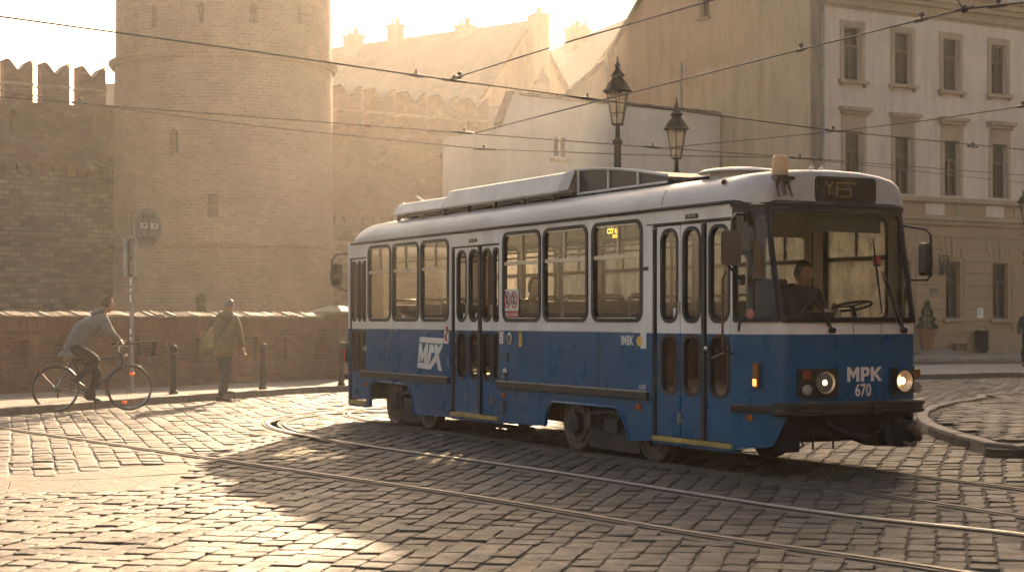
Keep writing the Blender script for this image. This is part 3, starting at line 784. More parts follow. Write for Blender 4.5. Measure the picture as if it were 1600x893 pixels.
tower_seg(zc2 + .14, zc1, TRAD + .03, TRAD, 'tower_wall', [tw_(272, 201, 238, 14), tw_(333, 302, 340, 16)])
tower_seg(zc1 + .3, 19.5, TRAD - .03, TRAD - .06, 'tower_wall', [tw_(397, 4, 36, 14), tw_(240, 8, 42, 9), tw_(313, 2, 34, 9), tw_(470, 8, 38, 8)])
for (zz, hh_, pr2) in ((zc2, .14, .13), (zc1, .3, .24)):
    MB().lathe([(TRAD - .2, zz - .001), (TRAD + pr2 * .5, zz), (TRAD + pr2, zz + hh_ * .5), (TRAD + pr2, zz + hh_ * .8), (TRAD - .02, zz + hh_), (TRAD - .2, zz + hh_)], n=96).build('string_course', 'tower_brick', tw, smooth=50, cyl=(0, 0, TRAD))
MB().lathe([(TRAD + .3, 19.4), (TRAD + .35, 19.7), (.3, 24), (.05, 24.2)], n=64).build('roof', 'roof_tile', tw, smooth=40)

# ------------------------------------------------------------------ curtain walls with swallow-tailed merlons
CP = Vector((-19.1, 64.7, 0)); CD = Vector((17.5, 11.5, 0)).normalized(); CN = Vector((CD.y, -CD.x, 0))
def CW(s, z, k, base=0.0): return CD * (s - base) + CN * k + Vector((0, 0, z))
def curtain(name, label, s0, s1, merl, slits, lower_top, gap_z):
    root = thing(name, label, 'wall', CP + CD * s0)
    MB().hexa([CW(s0, -.3, 0, s0), CW(s1, -.3, 0, s0), CW(s1, -.3, -1.6, s0), CW(s0, -.3, -1.6, s0)], [CW(s0, lower_top, 0, s0), CW(s1, lower_top, 0, s0), CW(s1, lower_top, -1.6, s0), CW(s0, lower_top, -1.6, s0)]).build('stone_wall', 'rubble', root, smooth=0, uv=True)
    hs = [[(s - .13, z - .42), (s + .13, z - .42), (s + .13, z + .42), (s - .13, z + .42)] for s, z in slits]
    MB().panel([(s0, lower_top + .002), (s1, lower_top + .002), (s1, gap_z), (s0, gap_z)], hs, lambda a, b_, k: CW(a, b_, .05 if k == 0 else -1.2, s0)).build('parapet_wall', 'wall_brick', root, smooth=0, uv=True)
    mb = MB(); s = s0 + .2
    while s < s1 - .2:
        mb.add([CW(s, lower_top - .32, .02, s0), CW(s + .22, lower_top - .32, .02, s0), CW(s + .22, lower_top - .32, .16, s0), CW(s, lower_top - .32, .16, s0), CW(s - .07, lower_top, .02, s0), CW(s + .29, lower_top, .02, s0), CW(s + .29, lower_top, .2, s0), CW(s - .07, lower_top, .2, s0)],
               [(3, 2, 1, 0), (4, 5, 6, 7), (0, 1, 5, 4), (1, 2, 6, 5), (2, 3, 7, 6), (3, 0, 4, 7)]); s += .48
    mb.build('corbel_frieze', 'wall_brick', root, smooth=0, uv=True)
    for (s, zb, zt, hw) in merl:
        pts = [(s - hw, zb), (s + hw, zb), (s + hw, zt)]
        for i in range(1, 6): t = i / 6; pts.append((s + hw - hw * t, zt + .0 - .42 * (math.sin(t * math.pi / 2) ** 2.2) + .10 * math.sin(t * math.pi)))
        pts.append((s, zt - .42))
        for i in range(5, 0, -1): t = i / 6; pts.append((s - hw + hw * t, zt + .0 - .42 * (math.sin(t * math.pi / 2) ** 2.2) + .10 * math.sin(t * math.pi)))
        pts.append((s - hw, zt))
        me_ = MB().panel(pts, [], lambda a, b_, k: CW(a, b_, .05 if k == 0 else -.6, s0)).build('merlon', 'wall_brick', root, smooth=0, uv=True)
        z2 = zb + (zt - zb) * .42
        MB().hexa([CW(s - hw - .04, z2, .09, s0), CW(s + hw + .04, z2, .09, s0), CW(s + hw + .04, z2, -.64, s0), CW(s - hw - .04, z2, -.64, s0)], [CW(s - hw - .04, z2 + .09, .09, s0), CW(s + hw + .04, z2 + .09, .09, s0), CW(s + hw + .04, z2 + .09, -.64, s0), CW(s - hw - .04, z2 + .09, -.64, s0)]).build('ledge', 'coping', me_, smooth=0)
        rows = [[CW(a, b_ + dz, k, s0) for a, b_ in pts[2:]] for k, dz in ((.11, 0), (.11, .07), (-.66, .07), (-.66, 0))]
        MB().grid(rows).build('cap_tiles', 'roof_tile', me_, smooth=0)
chs = lambda px, py: HIT(CP, CD, px, py)
ml = []
for px in (-30, 29, 87, 144):
    s, zt = chs(px, 97 + (px - 29) * .1); ml.append((s, 10.0, zt, .55))
sl_ = [chs(92, 192), chs(144, 198), chs(20, 190)]
for k_ in range(1, 10): ml.append((ml[0][0] - 1.75 * k_, 10.0, ml[0][2], .55))
curtain('curtain_wall', 'old rubble and brick town wall with swallow-tailed merlons left of the round tower', chs(-30, 300)[0] - 18, chs(200, 300)[0], ml, sl_, 7.55, 10.0)
mr = []
for px in (545, 597, 647, 697, 745):
    s, zt = chs(px, 137 + (px - 545) * .1); mr.append((s, 9.85, zt, .6))
curtain('curtain_wall', 'hazy brick town wall with five swallow-tailed merlons between the tower and the white house', chs(500, 300)[0], chs(800, 300)[0], mr, [chs(600, 250), chs(690, 255)], 6.0, 9.9)
# ------------------------------------------------------------------ white house behind the tram
P0 = Vector((-.42, 64.0, 0)); P1 = Vector((8.93, 71.1, 0)); HD = (P1 - P0).normalized(); HL = (P1 - P0).length; HN = Vector((HD.y, -HD.x, 0))
wh = thing('white_house', 'plain pale rendered house wall with a tiled edge and one small window', 'house', P0)
def HW(s, z, k): return HD * s + HN * k + Vector((0, 0, z))
s_, z_ = HIT(P0, HD, 863, 210); s2_, z2_ = HIT(P0, HD, 886, 249)
wp = [(s_, z2_), (s2_, z2_), (s2_, z_), (s_, z_)]
sl0, zl0 = HIT(P0, HD, 800, 148); _, zlow = HIT(P0, HD, 778, 196)
MB().panel([(0, 0), (HL - .05, 0), (HL - .05, 10.25), (sl0, zl0), (0, zlow)], [wp], lambda a, b_, k: HW(a, b_, 0 if k == 0 else -.3)).build('front_wall', 'plaster_white', wh, smooth=0, uv=True)
mb = MB(); mb.hexa([HW(.05, 0, -.31), HW(HL - .06, 0, -.31), HW(HL - .06, 0, -4), HW(.05, 0, -4)], [HW(.05, zlow - .1, -.31), HW(HL - .06, zlow - .1, -.31), HW(HL - .06, zlow - .1, -4), HW(.05, zlow - .1, -4)]); mb.build('house_body', 'plaster_white', wh, smooth=0, uv=True)
cp = MB()
def tiles(a, b_, n):
    for i in range(n):
        t0, t1 = i / n, (i + .93) / n
        p = Vector((a[0] + (b_[0] - a[0]) * t0, 0, a[1] + (b_[1] - a[1]) * t0)); q_ = Vector((a[0] + (b_[0] - a[0]) * t1, 0, a[1] + (b_[1] - a[1]) * t1))
        j = random.uniform(-.015, .02)
        cp.hexa([HW(p.x, p.z + .0, .09), HW(q_.x, q_.z, .09), HW(q_.x, q_.z, -.4), HW(p.x, p.z, -.4)], [HW(p.x, p.z + .13 + j, .06), HW(q_.x, q_.z + .10 + j, .06), HW(q_.x, q_.z + .16, -.4), HW(p.x, p.z + .16, -.4)])
tiles((sl0, zl0 + .01), (HL - .06, 10.26), 46); tiles((-.05, zlow + .01), (sl0, zl0 + .01), 9)
cp.build('coping_tiles', 'roof_tile', wh, smooth=0)
wf = MB()
fw = s2_ - s_; fh = z_ - z2_
for (a0, a1, b0, b1) in ((0, .09, 0, fh), (fw - .09, fw, 0, fh), (.09, fw - .09, 0, .09), (.09, fw - .09, fh - .09, fh), (fw / 2 - .05, fw / 2 + .05, .09, fh - .09)):
    wf.hexa([HW(s_ + a0, z2_ + b0, -.02), HW(s_ + a1, z2_ + b0, -.02), HW(s_ + a1, z2_ + b0, -.12), HW(s_ + a0, z2_ + b0, -.12)], [HW(s_ + a0, z2_ + b1, -.02), HW(s_ + a1, z2_ + b1, -.02), HW(s_ + a1, z2_ + b1, -.12), HW(s_ + a0, z2_ + b1, -.12)])
wo = wf.build('window', 'plaster_white', wh, smooth=0)
mb = MB(); mb.add([HW(s_, z2_, -.09), HW(s2_, z2_, -.09), HW(s2_, z_, -.09), HW(s_, z_, -.09)], [(0, 1, 2, 3)]); mb.build('pane', 'pane_dark', wo, smooth=0)
MB().hexa([HW(s_ - .1, z2_ - .1, .1), HW(s2_ + .1, z2_ - .1, .1), HW(s2_ + .1, z2_ - .1, 0.003), HW(s_ - .1, z2_ - .1, 0.003)], [HW(s_ - .1, z2_ - .003, .08), HW(s2_ + .1, z2_ - .003, .08), HW(s2_ + .1, z2_ - .003, 0.003), HW(s_ - .1, z2_ - .003, 0.003)]).build('sill', 'coping', wo, smooth=0)
# thin mast above the white house
pm_ = AT(1065, 165, 71.5); r_ = thing('roof_mast', 'thin upright mast rising above the coping of the white house', 'mast', (pm_.x, pm_.y, 9.6))
MB().lathe([(.07, 0), (.07, .5), (.05, .52), (.05, 2.85), (.06, 2.86), (.06, 2.95)], n=12).build('pole', 'zinc', r_)
MB().box((0, 0, .35), (.3, .3, .12)).build('bracket', 'zinc', r_)

# ------------------------------------------------------------------ cream corner building
A0 = Vector((12.1, 66.0, 0)); AD = Vector((10.05, 6.0, 0)).normalized(); AN = Vector((AD.y, -AD.x, 0))
bl = thing('corner_building', 'cream three storey corner building with tall windows and a blank ochre gable', 'building', A0)
def FW(s, z, k): return AD * s + AN * k + Vector((0, 0, z))
fh_ = lambda px, py: HIT(A0, AD, px, py)
EAVE = 14.95; SL = 24.0
wins = []     # s0, s1, z0, z1, row
top = [(1318, 1345, 43, 126), (1397, 1423, 52, 133), (1473, 1498, 61, 142), (1548, 1572, 70, 148), (1621, 1645, 79, 155)]
mid = [(1320, 1347, 205, 297), (1398, 1424, 214, 303), (1475, 1499, 220, 306), (1550, 1573, 226, 309.5), (1623, 1646, 232, 313)]
gnd = [(1318, 1343, 398, 497), (1478, 1500, 408, 497), (1551, 1575, 411, 497.5), (1624, 1648, 414, 498)]
for row, L in ((2, top), (1, mid), (0, gnd)):
    for (x0, x1, y0, y1) in L:
        s0, zt = fh_(x0, y0); s1, _ = fh_(x1, y0); _, zb = fh_((x0 + x1) / 2, y1); _, zt = fh_((x0 + x1) / 2, y0)
        wins.append((s0, s1, zb, zt, row))
ds0, dzt = fh_(1399, 405); ds1, _ = fh_(1424, 405)
ZB = fh_(1500, 312)[1]; ZC = fh_(1500, 342)[1]      # sill course and storey cornice
up_h = [[(a, c), (b_, c), (b_, d), (a, d)] for (a, b_, c, d, r_) in wins if r_ > 0]
MB().panel([(0, ZB), (SL, ZB), (SL, EAVE), (0, EAVE)], up_h, lambda a, b_, k: FW(a, b_, 0 if k == 0 else -.4)).build('upper_wall', 'plaster_cream', bl, smooth=0, uv=True)
gr_h = [[(a, c), (b_, c), (b_, d), (a, d)] for (a, b_, c, d, r_) in wins if r_ == 0] + [[(ds0, .14), (ds1, .14), (ds1, dzt), (ds0, dzt)]]
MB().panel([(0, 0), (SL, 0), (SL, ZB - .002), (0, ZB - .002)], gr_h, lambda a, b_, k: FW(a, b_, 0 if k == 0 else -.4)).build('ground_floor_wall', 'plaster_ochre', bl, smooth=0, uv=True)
# gable side wall
GD = Vector((-AD.y, AD.x, 0))
GW_ = 14.2; RID = 20.8
def GA(t, z, k): return GD * t + Vector((-AD.x, -AD.y, 0)) * k + Vector((0, 0, z))
gs0, gz0 = HIT(A0, GD, 1092, -4); gs1, _ = HIT(A0, GD, 1108, -4); _, gz1 = HIT(A0, GD, 1100, 27)
gw = [(gs1, gz1), (gs0, gz1), (gs0, gz0), (gs1, gz0)]
MB().panel([(0, 0), (GW_, 0), (GW_, EAVE - .75), (6.6, RID), (0, EAVE + .3)], [gw], lambda a, b_, k: GA(a, b_, .0 if k == 0 else -.4)).build('gable_wall', 'plaster_gable', bl, smooth=0, uv=True)
mb = MB(); mb.hexa([GA(gs1, gz1, -.25), GA(gs0, gz1, -.25), GA(gs0, gz1, -.3), GA(gs1, gz1, -.3)], [GA(gs1, gz0, -.25), GA(gs0, gz0, -.25), GA(gs0, gz0, -.3), GA(gs1, gz0, -.3)])
o_ = mb.build('window', 'win_frame', bl, smooth=0)
MB().hexa([GA(gs1 - .1, gz1 - .12, .08), GA(gs0 + .1, gz1 - .12, .08), GA(gs0 + .1, gz1 - .12, .003), GA(gs1 - .1, gz1 - .12, .003)], [GA(gs1 - .1, gz1 - .01, .08), GA(gs0 + .1, gz1 - .01, .08), GA(gs0 + .1, gz1 - .01, .003), GA(gs1 - .1, gz1 - .01, .003)]).build('sill', 'coping', o_, smooth=0)
# back and far walls, roof
mb = MB(); mb.hexa([FW(.4, 0, -GW_ + .3), FW(SL - .3, 0, -GW_ + .3), FW(SL - .3, 0, -GW_), FW(.4, 0, -GW_)], [FW(.4, EAVE - 1, -GW_ + .3), FW(SL - .3, EAVE - 1, -GW_ + .3), FW(SL - .3, EAVE - 1, -GW_), FW(.4, EAVE - 1, -GW_)])
mb.panel([(0.01, 0), (GW_ - .01, 0), (GW_ - .01, EAVE - 1.1), (6.6, RID - .3), (.01, EAVE)], [], lambda a, b_, k: AD * (SL - .02 - .28 * k) + GD * a + Vector((0, 0, b_)))
mb.build('rear_wall', 'plaster_gable', bl, smooth=0, uv=True)
mb = MB(); ov = .45
zE = EAVE + .42 - .0
def RP(s, t, z): return AD * s + GD * t + Vector((0, 0, z))
for t0, t1, zw in ((-ov, 6.6, EAVE + .3), (GW_ + ov, 6.6, EAVE - .75)):
    slp = (RID - zw) / abs((t0 + (ov if t0 < 0 else -ov)) - 6.6); za = zw + .02 - ov * slp; zb = RID + .02
    mb.hexa([RP(-.22, t0, za), RP(SL + .2, t0, za), RP(SL + .2, t1, zb), RP(-.22, t1, zb)], [RP(-.22, t0, za + .16), RP(SL + .2, t0, za + .16), RP(SL + .2, t1, zb + .16), RP(-.22, t1, zb + .16)])
mb.build('roof', 'slate', bl, smooth=0, uv=True)
# cornice under the eaves and storey courses
def course(z0, z1, pr, name, mat, s0=0.0, s1=SL, ret=False):
    mb = MB().hexa([FW(s0, z0, .002), FW(s1, z0, .002), FW(s1, z0, pr), FW(s0, z0, pr)], [FW(s0, z1, .002), FW(s1, z1, .002), FW(s1, z1, pr), FW(s0, z1, pr)])
    return mb.build(name, mat, bl, smooth=0, uv=True, bevel=.015)
for i, (a, b_, p) in enumerate(((-.95, -.85, .06), (-.85, -.5, .16), (-.5, -.3, .34), (-.3, -.02, .46))): course(EAVE + a + .001 * i, EAVE + b_, p, 'cornice', 'plaster_trim', s0=.3)
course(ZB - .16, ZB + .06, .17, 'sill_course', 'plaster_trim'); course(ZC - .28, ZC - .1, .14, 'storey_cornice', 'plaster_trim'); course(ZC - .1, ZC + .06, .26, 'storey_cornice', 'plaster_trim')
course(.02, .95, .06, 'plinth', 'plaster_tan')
# panels between sill course and storey cornice
for i in range(12):
    s = .6 + i * 1.75; course(ZC + .12, ZB - .2, .035, 'frieze_panel', 'plaster_cream' if i % 2 else 'plaster_trim', s0=s, s1=s + (1.1 if i % 2 else .58))
# rusticated ground floor bands, broken by the openings
ops = sorted([(a, b_, c, d) for (a, b_, c, d, r_) in wins if r_ == 0] + [(ds0, ds1, 0, dzt)])
z = .97; k = 0; rust = MB()
while z < ZC - .62:
    z1 = min(z + .50, ZC - .32); cuts = [(0.35, SL)]
    for (a, b_, c, d) in ops:
        if z1 > c - .1 and z < d + .02:
            cuts = [q_ for (p, q2) in cuts for q_ in ((p, min(q2, a - .22)), (max(p, b_ + .22), q2)) if q_[1] - q_[0] > .12]
    for (p, q2) in cuts:
        rust.hexa([FW(p, z, .002), FW(q2, z, .002), FW(q2, z, .045), FW(p, z, .045)], [FW(p, z1 - .05, .002), FW(q2, z1 - .05, .002), FW(q2, z1 - .05, .045), FW(p, z1 - .05, .045)])
    z += .50
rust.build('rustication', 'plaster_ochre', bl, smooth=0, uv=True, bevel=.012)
for (a, b_, c, d) in ops:
    vo = MB(); mdl = (a + b_) / 2; hw = (b_ - a) / 2 + .2
    for i in range(5):
        t0 = -1 + i * .4 + .03; t1 = t0 + .34
        lo = [FW(mdl + t * hw, d + .12, .004) for t in (t0, t1)]; hi = [FW(mdl + t * hw * 1.55, d + .98, .004) for t in (t0, t1)]
        fr_ = AN * (.085 if i == 2 else .06)
        vo.hexa([lo[0] + fr_, lo[1] + fr_, lo[1], lo[0]], [hi[0] + fr_, hi[1] + fr_, hi[1], hi[0]])
    vo.build('voussoirs', 'plaster_ochre', bl, smooth=0, uv=True, bevel=.012)
def window(s0, s1, z0, z1, row):
    w_ = s1 - s0; h_ = z1 - z0; fr = MB(); kk = -.2
    def bar(a0, a1, b0, b1, k0=kk, k1=kk - .08, mbx=fr): mbx.hexa([FW(a0, b0, k0), FW(a1, b0, k0), FW(a1, b0, k1), FW(a0, b0, k1)], [FW(a0, b1, k0), FW(a1, b1, k0), FW(a1, b1, k1), FW(a0, b1, k1)])
    bar(s0, s0 + .08, z0, z1); bar(s1 - .08, s1, z0, z1); bar(s0 + .08, s1 - .08, z1 - .08, z1); bar(s0 + .08, s1 - .08, z0, z0 + .1)
    bar(s0 + .081, s1 - .081, z0 + h_ * .64, z0 + h_ * .64 + .09, kk + .02); bar((s0 + s1) / 2 - .05, (s0 + s1) / 2 + .05, z0 + .1, z0 + h_ * .64, kk + .01)
    f = fr.build('window', 'win_frame', bl, smooth=0)
    pn = MB(); pn.add([FW(s0 + .05, z0 + .05, kk - .05), FW(s1 - .05, z0 + .05, kk - .05), FW(s1 - .05, z1 - .05, kk - .05), FW(s0 + .05, z1 - .05, kk - .05)], [(0, 1, 2, 3)]); pn.build('pane', 'win_glass_dark', f, smooth=0)
    # drawn curtains a little behind the pane, dark room behind
    cu = MB(); x = s0; n = 10
    for a0, a1 in ((s0, s0 + w_ * random.uniform(.22, .4)), (s1 - w_ * random.uniform(.18, .32), s1)):
        rows = [[FW(a0 + (a1 - a0) * i / n, zz, -.34 + .02 * math.sin(i * 2.2)) for i in range(n + 1)] for zz in (z0, z1)]
        cu.grid(rows)
    if row: cu.build('curtain', 'curtain', f, smooth=40)
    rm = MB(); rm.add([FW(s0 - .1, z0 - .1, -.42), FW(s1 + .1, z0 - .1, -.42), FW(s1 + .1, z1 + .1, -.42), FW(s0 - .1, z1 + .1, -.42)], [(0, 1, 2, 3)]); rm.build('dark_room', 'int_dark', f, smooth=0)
    if row:
        ar = MB()
        if row == 2: bar(s0 - .2, s1 + .2, z1, z1 + .26, .05, .002, ar); bar(s0 - .2, s0, z0, z1 - .0, .05, .002, ar); bar(s1, s1 + .2, z0, z1, .05, .002, ar)
        else: bar(s0 - .2, s1 + .2, z1, z1 + .62, .045, .002, ar); bar(s0 - .2, s0, z0, z1, .05, .002, ar); bar(s1, s1 + .2, z0, z1, .05, .002, ar)
        ar.build('surround', 'plaster_trim', f, smooth=0, uv=True, bevel=.01)
        if row == 2:
            sb = MB(); bar(s0 - .3, s1 + .3, z0 - .14, z0 - .003, .2, .002, sb); bar(s0 - .22, s0 - .1, z0 - .26, z0 - .143, .12, .002, sb); bar(s1 + .1, s1 + .22, z0 - .26, z0 - .143, .12, .002, sb); sb.build('sill', 'plaster_trim', f, smooth=0, uv=True)
        else:
            hd = MB(); bar(s0 - .34, s1 + .34, z1 + .80, z1 + .95, .3, .002, hd); bar(s0 - .26, s1 + .26, z1 + .66, z1 + .797, .18, .002, hd); hd.build('hood', 'plaster_trim', f, smooth=0, uv=True)
    else:
        sb = MB(); bar(s0 - .2, s1 + .2, z0 - .16, z0 - .003, .16, .002, sb); sb.build('sill', 'coping', f, smooth=0)
m, nt, b = nodes_of('win_glass_dark'); b.inputs['Base Color'].default_value = (.03, .026, .02, 1); b.inputs['Roughness'].default_value = .05; b.inputs['Transmission Weight'].default_value = .0; b.inputs['Alpha'].default_value = .45; MATS['win_glass_dark'] = m
for wv in wins: window(*wv)
dr = MB(); dr.hexa([FW(ds0, .14, -.3), FW(ds1, .14, -.3), FW(ds1, .14, -.36), FW(ds0, .14, -.36)], [FW(ds0, dzt, -.3), FW(ds1, dzt, -.3), FW(ds1, dzt, -.36), FW(ds0, dzt, -.36)]); d_ = dr.build('door', 'win_frame', bl, smooth=0)
MB().box(FW(ds1 - .15, 1.2, -.27), (.04, .06, .16), rz=0).build('handle', 'alu', d_)
# unseen blocks added beside and behind the camera to shade the right half
def add_shade_block(x0, x1, y0, y1, h, name):
    o = A0; mb = MB().box(((x0 + x1) / 2 - o.x, (y0 + y1) / 2 - o.y, h / 2), (x1 - x0, y1 - y0, h)); wo_ = mb.build(name, 'plaster_tan', bl, smooth=0, uv=True)
    MB().box(((x0 + x1) / 2 - o.x, (y0 + y1) / 2 - o.y, h + .25), (x1 - x0 + .8, y1 - y0 + .8, .5)).build('roof', 'slate', wo_, smooth=0, uv=True)
    return wo_
tq_ = math.atan2(AD.y, AD.x); tc_ = Vector((13.5, 90.0, 0)) - A0
rear_blk = MB().box((tc_.x, tc_.y, 15.5), (10.0, 7.0, 31.0), rz=tq_).build('rear_shade_block', 'plaster_tan', bl, smooth=0, uv=True)  # unseen block added behind the gable to keep low sun off the right
MB().box((tc_.x, tc_.y, 31.3), (10.6, 7.6, .6), rz=tq_).build('roof', 'slate', rear_blk, smooth=0, uv=True)
add_shade_block(17.5, 32, -26, 44, 13.2, 'side_shade_block'); add_shade_block(-14, 17, -34, -24, 12.5, 'side_shade_block')
# downpipe
dp = MB(); q0 = FW(.16, 0, .14); dp.tube([FW(.16, .1, .14), FW(.16, 6, .14), FW(.16, EAVE - .9, .14), FW(.16, EAVE - .5, .3), FW(.16, EAVE - .1, .52)], .075, 10); dp.build('downpipe', 'zinc', bl, smooth=40)
gt = MB(); gt.tube([FW(-.1, EAVE + .02, .56), FW(SL, EAVE + .02, .56)], .09, 8); gt.build('gutter', 'zinc', bl, smooth=40)
# gable gutter bracket at the far eave
gb = MB(); gb.tube([RP(-.3, GW_ + .4, EAVE - .9), RP(-.3, GW_ + .25, EAVE - 1.6), RP(-.3, GW_ + .1, EAVE - 2.0), RP(-.3, GW_ + .06, EAVE - 4.4)], .08, 8); gb.build('downpipe', 'zinc', bl, smooth=40)
def plaque(px0, px1, py0, py1, mat, name, label, k=.055, lines=3):
    s0, zt = fh_(px0, py0); s1, _ = fh_(px1, py0); _, zb = fh_((px0 + px1) / 2, py1)
    r = thing(name, label, 'sign', A0 + FW((s0 + s1) / 2, zb, k))
    f = lambda a, b_, kk: AD * a + AN * kk + Vector((0, 0, b_)); w_ = (s1 - s0) / 2; h_ = zt - zb
    MB().hexa([f(-w_, 0, 0), f(w_, 0, 0), f(w_, 0, .03), f(-w_, 0, .03)], [f(-w_, h_, 0), f(w_, h_, 0), f(w_, h_, .03), f(-w_, h_, .03)]).build('board', mat, r, smooth=0)
    mb = MB()
    for i in range(lines):
        b0 = h_ * (.25 + .5 * i / max(1, lines - 1)); mb.add([f(-w_ * .7, b0, .034), f(w_ * random.uniform(.3, .7), b0, .034), f(w_ * .5, b0 + .035, .034), f(-w_ * .7, b0 + .035, .034)], [(0, 1, 2, 3)])
    mb.build('lines', 'dark_mark', r, smooth=0)
plaque(1452, 1464, 449, 460, 'zinc', 'wall_plaque', 'small grey plaque on the rusticated wall left of the ground floor window')
plaque(1525, 1534, 481, 496, 'white_mark', 'wall_notice', 'small white notice on the wall between two ground floor windows')
# wrought bracket on the wall
s0, z0 = fh_(1467, 415)
br_ = thing('wall_bracket', 'dark wrought iron bracket with hanging scrolls left of the ground floor window', 'bracket', A0 + FW(s0, z0, .05))
mb = MB()
mb.tube([(0, 0, .35), AN * .25 + Vector((0, 0, .42)), AN * .55 + Vector((0, 0, .36))], .025, 6); mb.tube([(0, 0, -.25), AN * .2 + Vector((0, 0, .1)), AN * .5 + Vector((0, 0, .34))], .022, 6); mb.tube([(0, 0, -.4), (0, 0, .5)], .035, 6)
mb.build('arm', 'iron', br_, smooth=40)
mb = MB()
for dx in (-.22, 0.12): mb.lathe([(.02, -.45), (.09, -.4), (.11, -.1), (.05, .1), (.02, .25)], c=AN * .4 + AD * dx + Vector((0, 0, .05)), n=8)
mb.build('scroll', 'iron', br_, smooth=40)

# ------------------------------------------------------------------ hazy far houses
def gable_house(name, label, a, b_, depth, eave, ridge, mat, roof, chim=(), cat='house', dorm=()):
    """ridge line runs from a to b_ (front eave parallel, towards the camera)"""
    a = Vector((a[0], a[1], 0)); b_ = Vector((b_[0], b_[1], 0)); d = (b_ - a); L = d.length; d.normalize(); n = Vector((d.y, -d.x, 0))
    if n.y > 0: n = -n
    r = thing(name, label, cat, a); f = lambda s, k, z: d * s + n * k + Vector((0, 0, z)); hd = depth / 2
    mb = MB(); mb.panel([(-hd, 0), (hd, 0), (hd, eave), (0, ridge), (-hd, eave)], [], lambda p, q_, k: f(.0 if k == 0 else L, p, q_)); mb.build('wall', mat, r, smooth=0, uv=True)
    mb = MB(); sl2 = (ridge - eave) / hd
    for sg in (1, -1):
        e = hd + .5
        mb.hexa([f(-.3, sg * e, ridge - sl2 * e + .05), f(L + .3, sg * e, ridge - sl2 * e + .05), f(L + .3, 0, ridge + .05), f(-.3, 0, ridge + .05)], [f(-.3, sg * e, ridge - sl2 * e + .25), f(L + .3, sg * e, ridge - sl2 * e + .25), f(L + .3, 0, ridge + .25), f(-.3, 0, ridge + .25)])
    ro = mb.build('roof', roof, r, smooth=0, uv=True)
    for (s, k, z0, z1, wd) in chim:
        c = MB(); q = Matrix.Rotation(math.atan2(d.y, d.x), 3, 'Z'); p = f(s, k, 0)
        c.box((p.x, p.y, (z0 + z1) / 2), (wd, wd * .7, z1 - z0), mat=q); c.box((p.x, p.y, z1 - .1), (wd * 1.15, wd * .85, .2), mat=q)
        for dx in (-.28, .1, .3): c.lathe([(.13, z1), (.11, z1 + .45)], c=tuple(f(s + dx * wd, k, 0)[:2]) + (0,), n=8)
        c.build('chimney', 'plaster_far', r, smooth=0, uv=True)
    for (s, k, w_) in dorm:
        z = ridge - sl2 * k + .26; nn_ = (n * sl2 + Vector((0, 0, 1))).normalized()
        q = Matrix((d, (n - Vector((0, 0, sl2))).normalized(), nn_)).transposed()
        MB().box(f(s, k, z + .06), (w_, w_ * 1.5, .12), mat=q).build('skylight', 'win_glass_dark', r, smooth=0)
    return r
rz = lambda px, py, D: AT(px, py, D)
a = rz(470, 95, 112); b_ = rz(828, 38, 100)
gable_house('long_house', 'long house with a great tiled roof and chimneys, almost lost in the haze', (a.x, a.y), (b_.x, b_.y), 15, 11.5, b_.z, 'plaster_far', 'roof_tile',
            [((rz(566, 75, 109) - a).xy.length, .5, 16, rz(566, 58, 109).z, 1.15), ((rz(637, 60, 107) - a).xy.length, .5, 16, rz(637, 43, 107).z, .95), ((rz(720, 50, 104) - a).xy.length, -.6, 17, rz(720, 50, 104).z, .7), ((rz(741, 50, 103.5) - a).xy.length, .3, 17, rz(741, 43, 103.5).z, 1.05)],
            dorm=[(4.6, 4.6, .8), (7.8, 5.6, .8), (1.8, 5.0, .7)])
p = rz(842, 60, 99); g_ = thing('gable_tower', 'tall hazy chimney stack rising at the end of the long roof', 'chimney', (p.x, p.y, 0))
q = Matrix.Rotation(.4, 3, 'Z'); zt = rz(842, 22, 99).z
MB().box((0, 0, zt / 2), (.95, 1.0, zt), mat=q).box((0, 0, zt - .2), (1.1, 1.15, .25), mat=q).build('stack', 'plaster_far', g_, smooth=0, uv=True)
MB().lathe([(.2, zt), (.16, zt + .4)], n=10).build('chimney_pot', 'plaster_far', g_)
a = rz(855, 55, 104); b_ = rz(1010, 95, 96)
gable_house('far_house', 'pale hazy house with a lower roof behind the long house', (rz(850, 60, 118).x, 118), (rz(990, 72, 100).x, 104), 14, 11, rz(905, 66, 112).z, 'plaster_far', 'roof_tile', [(6.8, .3, 15, rz(905, 50, 112).z + .2, 1.5), (8.2, .3, 15, rz(915, 50, 111).z, .9)], dorm=[(4, 3, .9), (7, 4.2, .9)])
a = rz(560, 130, 86)
gable_house('low_house', 'low tiled house just behind the merlons of the hazy town wall', (rz(505, 150, 90).x, 96), (rz(835, 110, 90).x, 92), 9, 9.8, 13.2, 'plaster_far', 'roof_tile', dorm=[(5.5, 2.4, .9), (2.2, 2.2, .7), (8.6, 2.6, .8)])
p = rz(848, 150, 88); t_ = thing('roof_turret', 'small pointed turret behind the white house', 'turret', (p.x, p.y, 0)); zt = rz(848, 103, 88).z; zb = rz(848, 130, 88).z
MB().box((0, 0, zb / 2), (.72, .72, zb)).build('shaft', 'plaster_far', t_, smooth=0, uv=True)
MB().add([(-.42, -.42, zb + .002), (.42, -.42, zb + .002), (.42, .42, zb + .002), (-.42, .42, zb + .002), (0, 0, zt)], [(3, 2, 1, 0), (0, 1, 4), (1, 2, 4), (2, 3, 4), (3, 0, 4)]).build('spire', 'roof_tile', t_, smooth=0, uv=True)
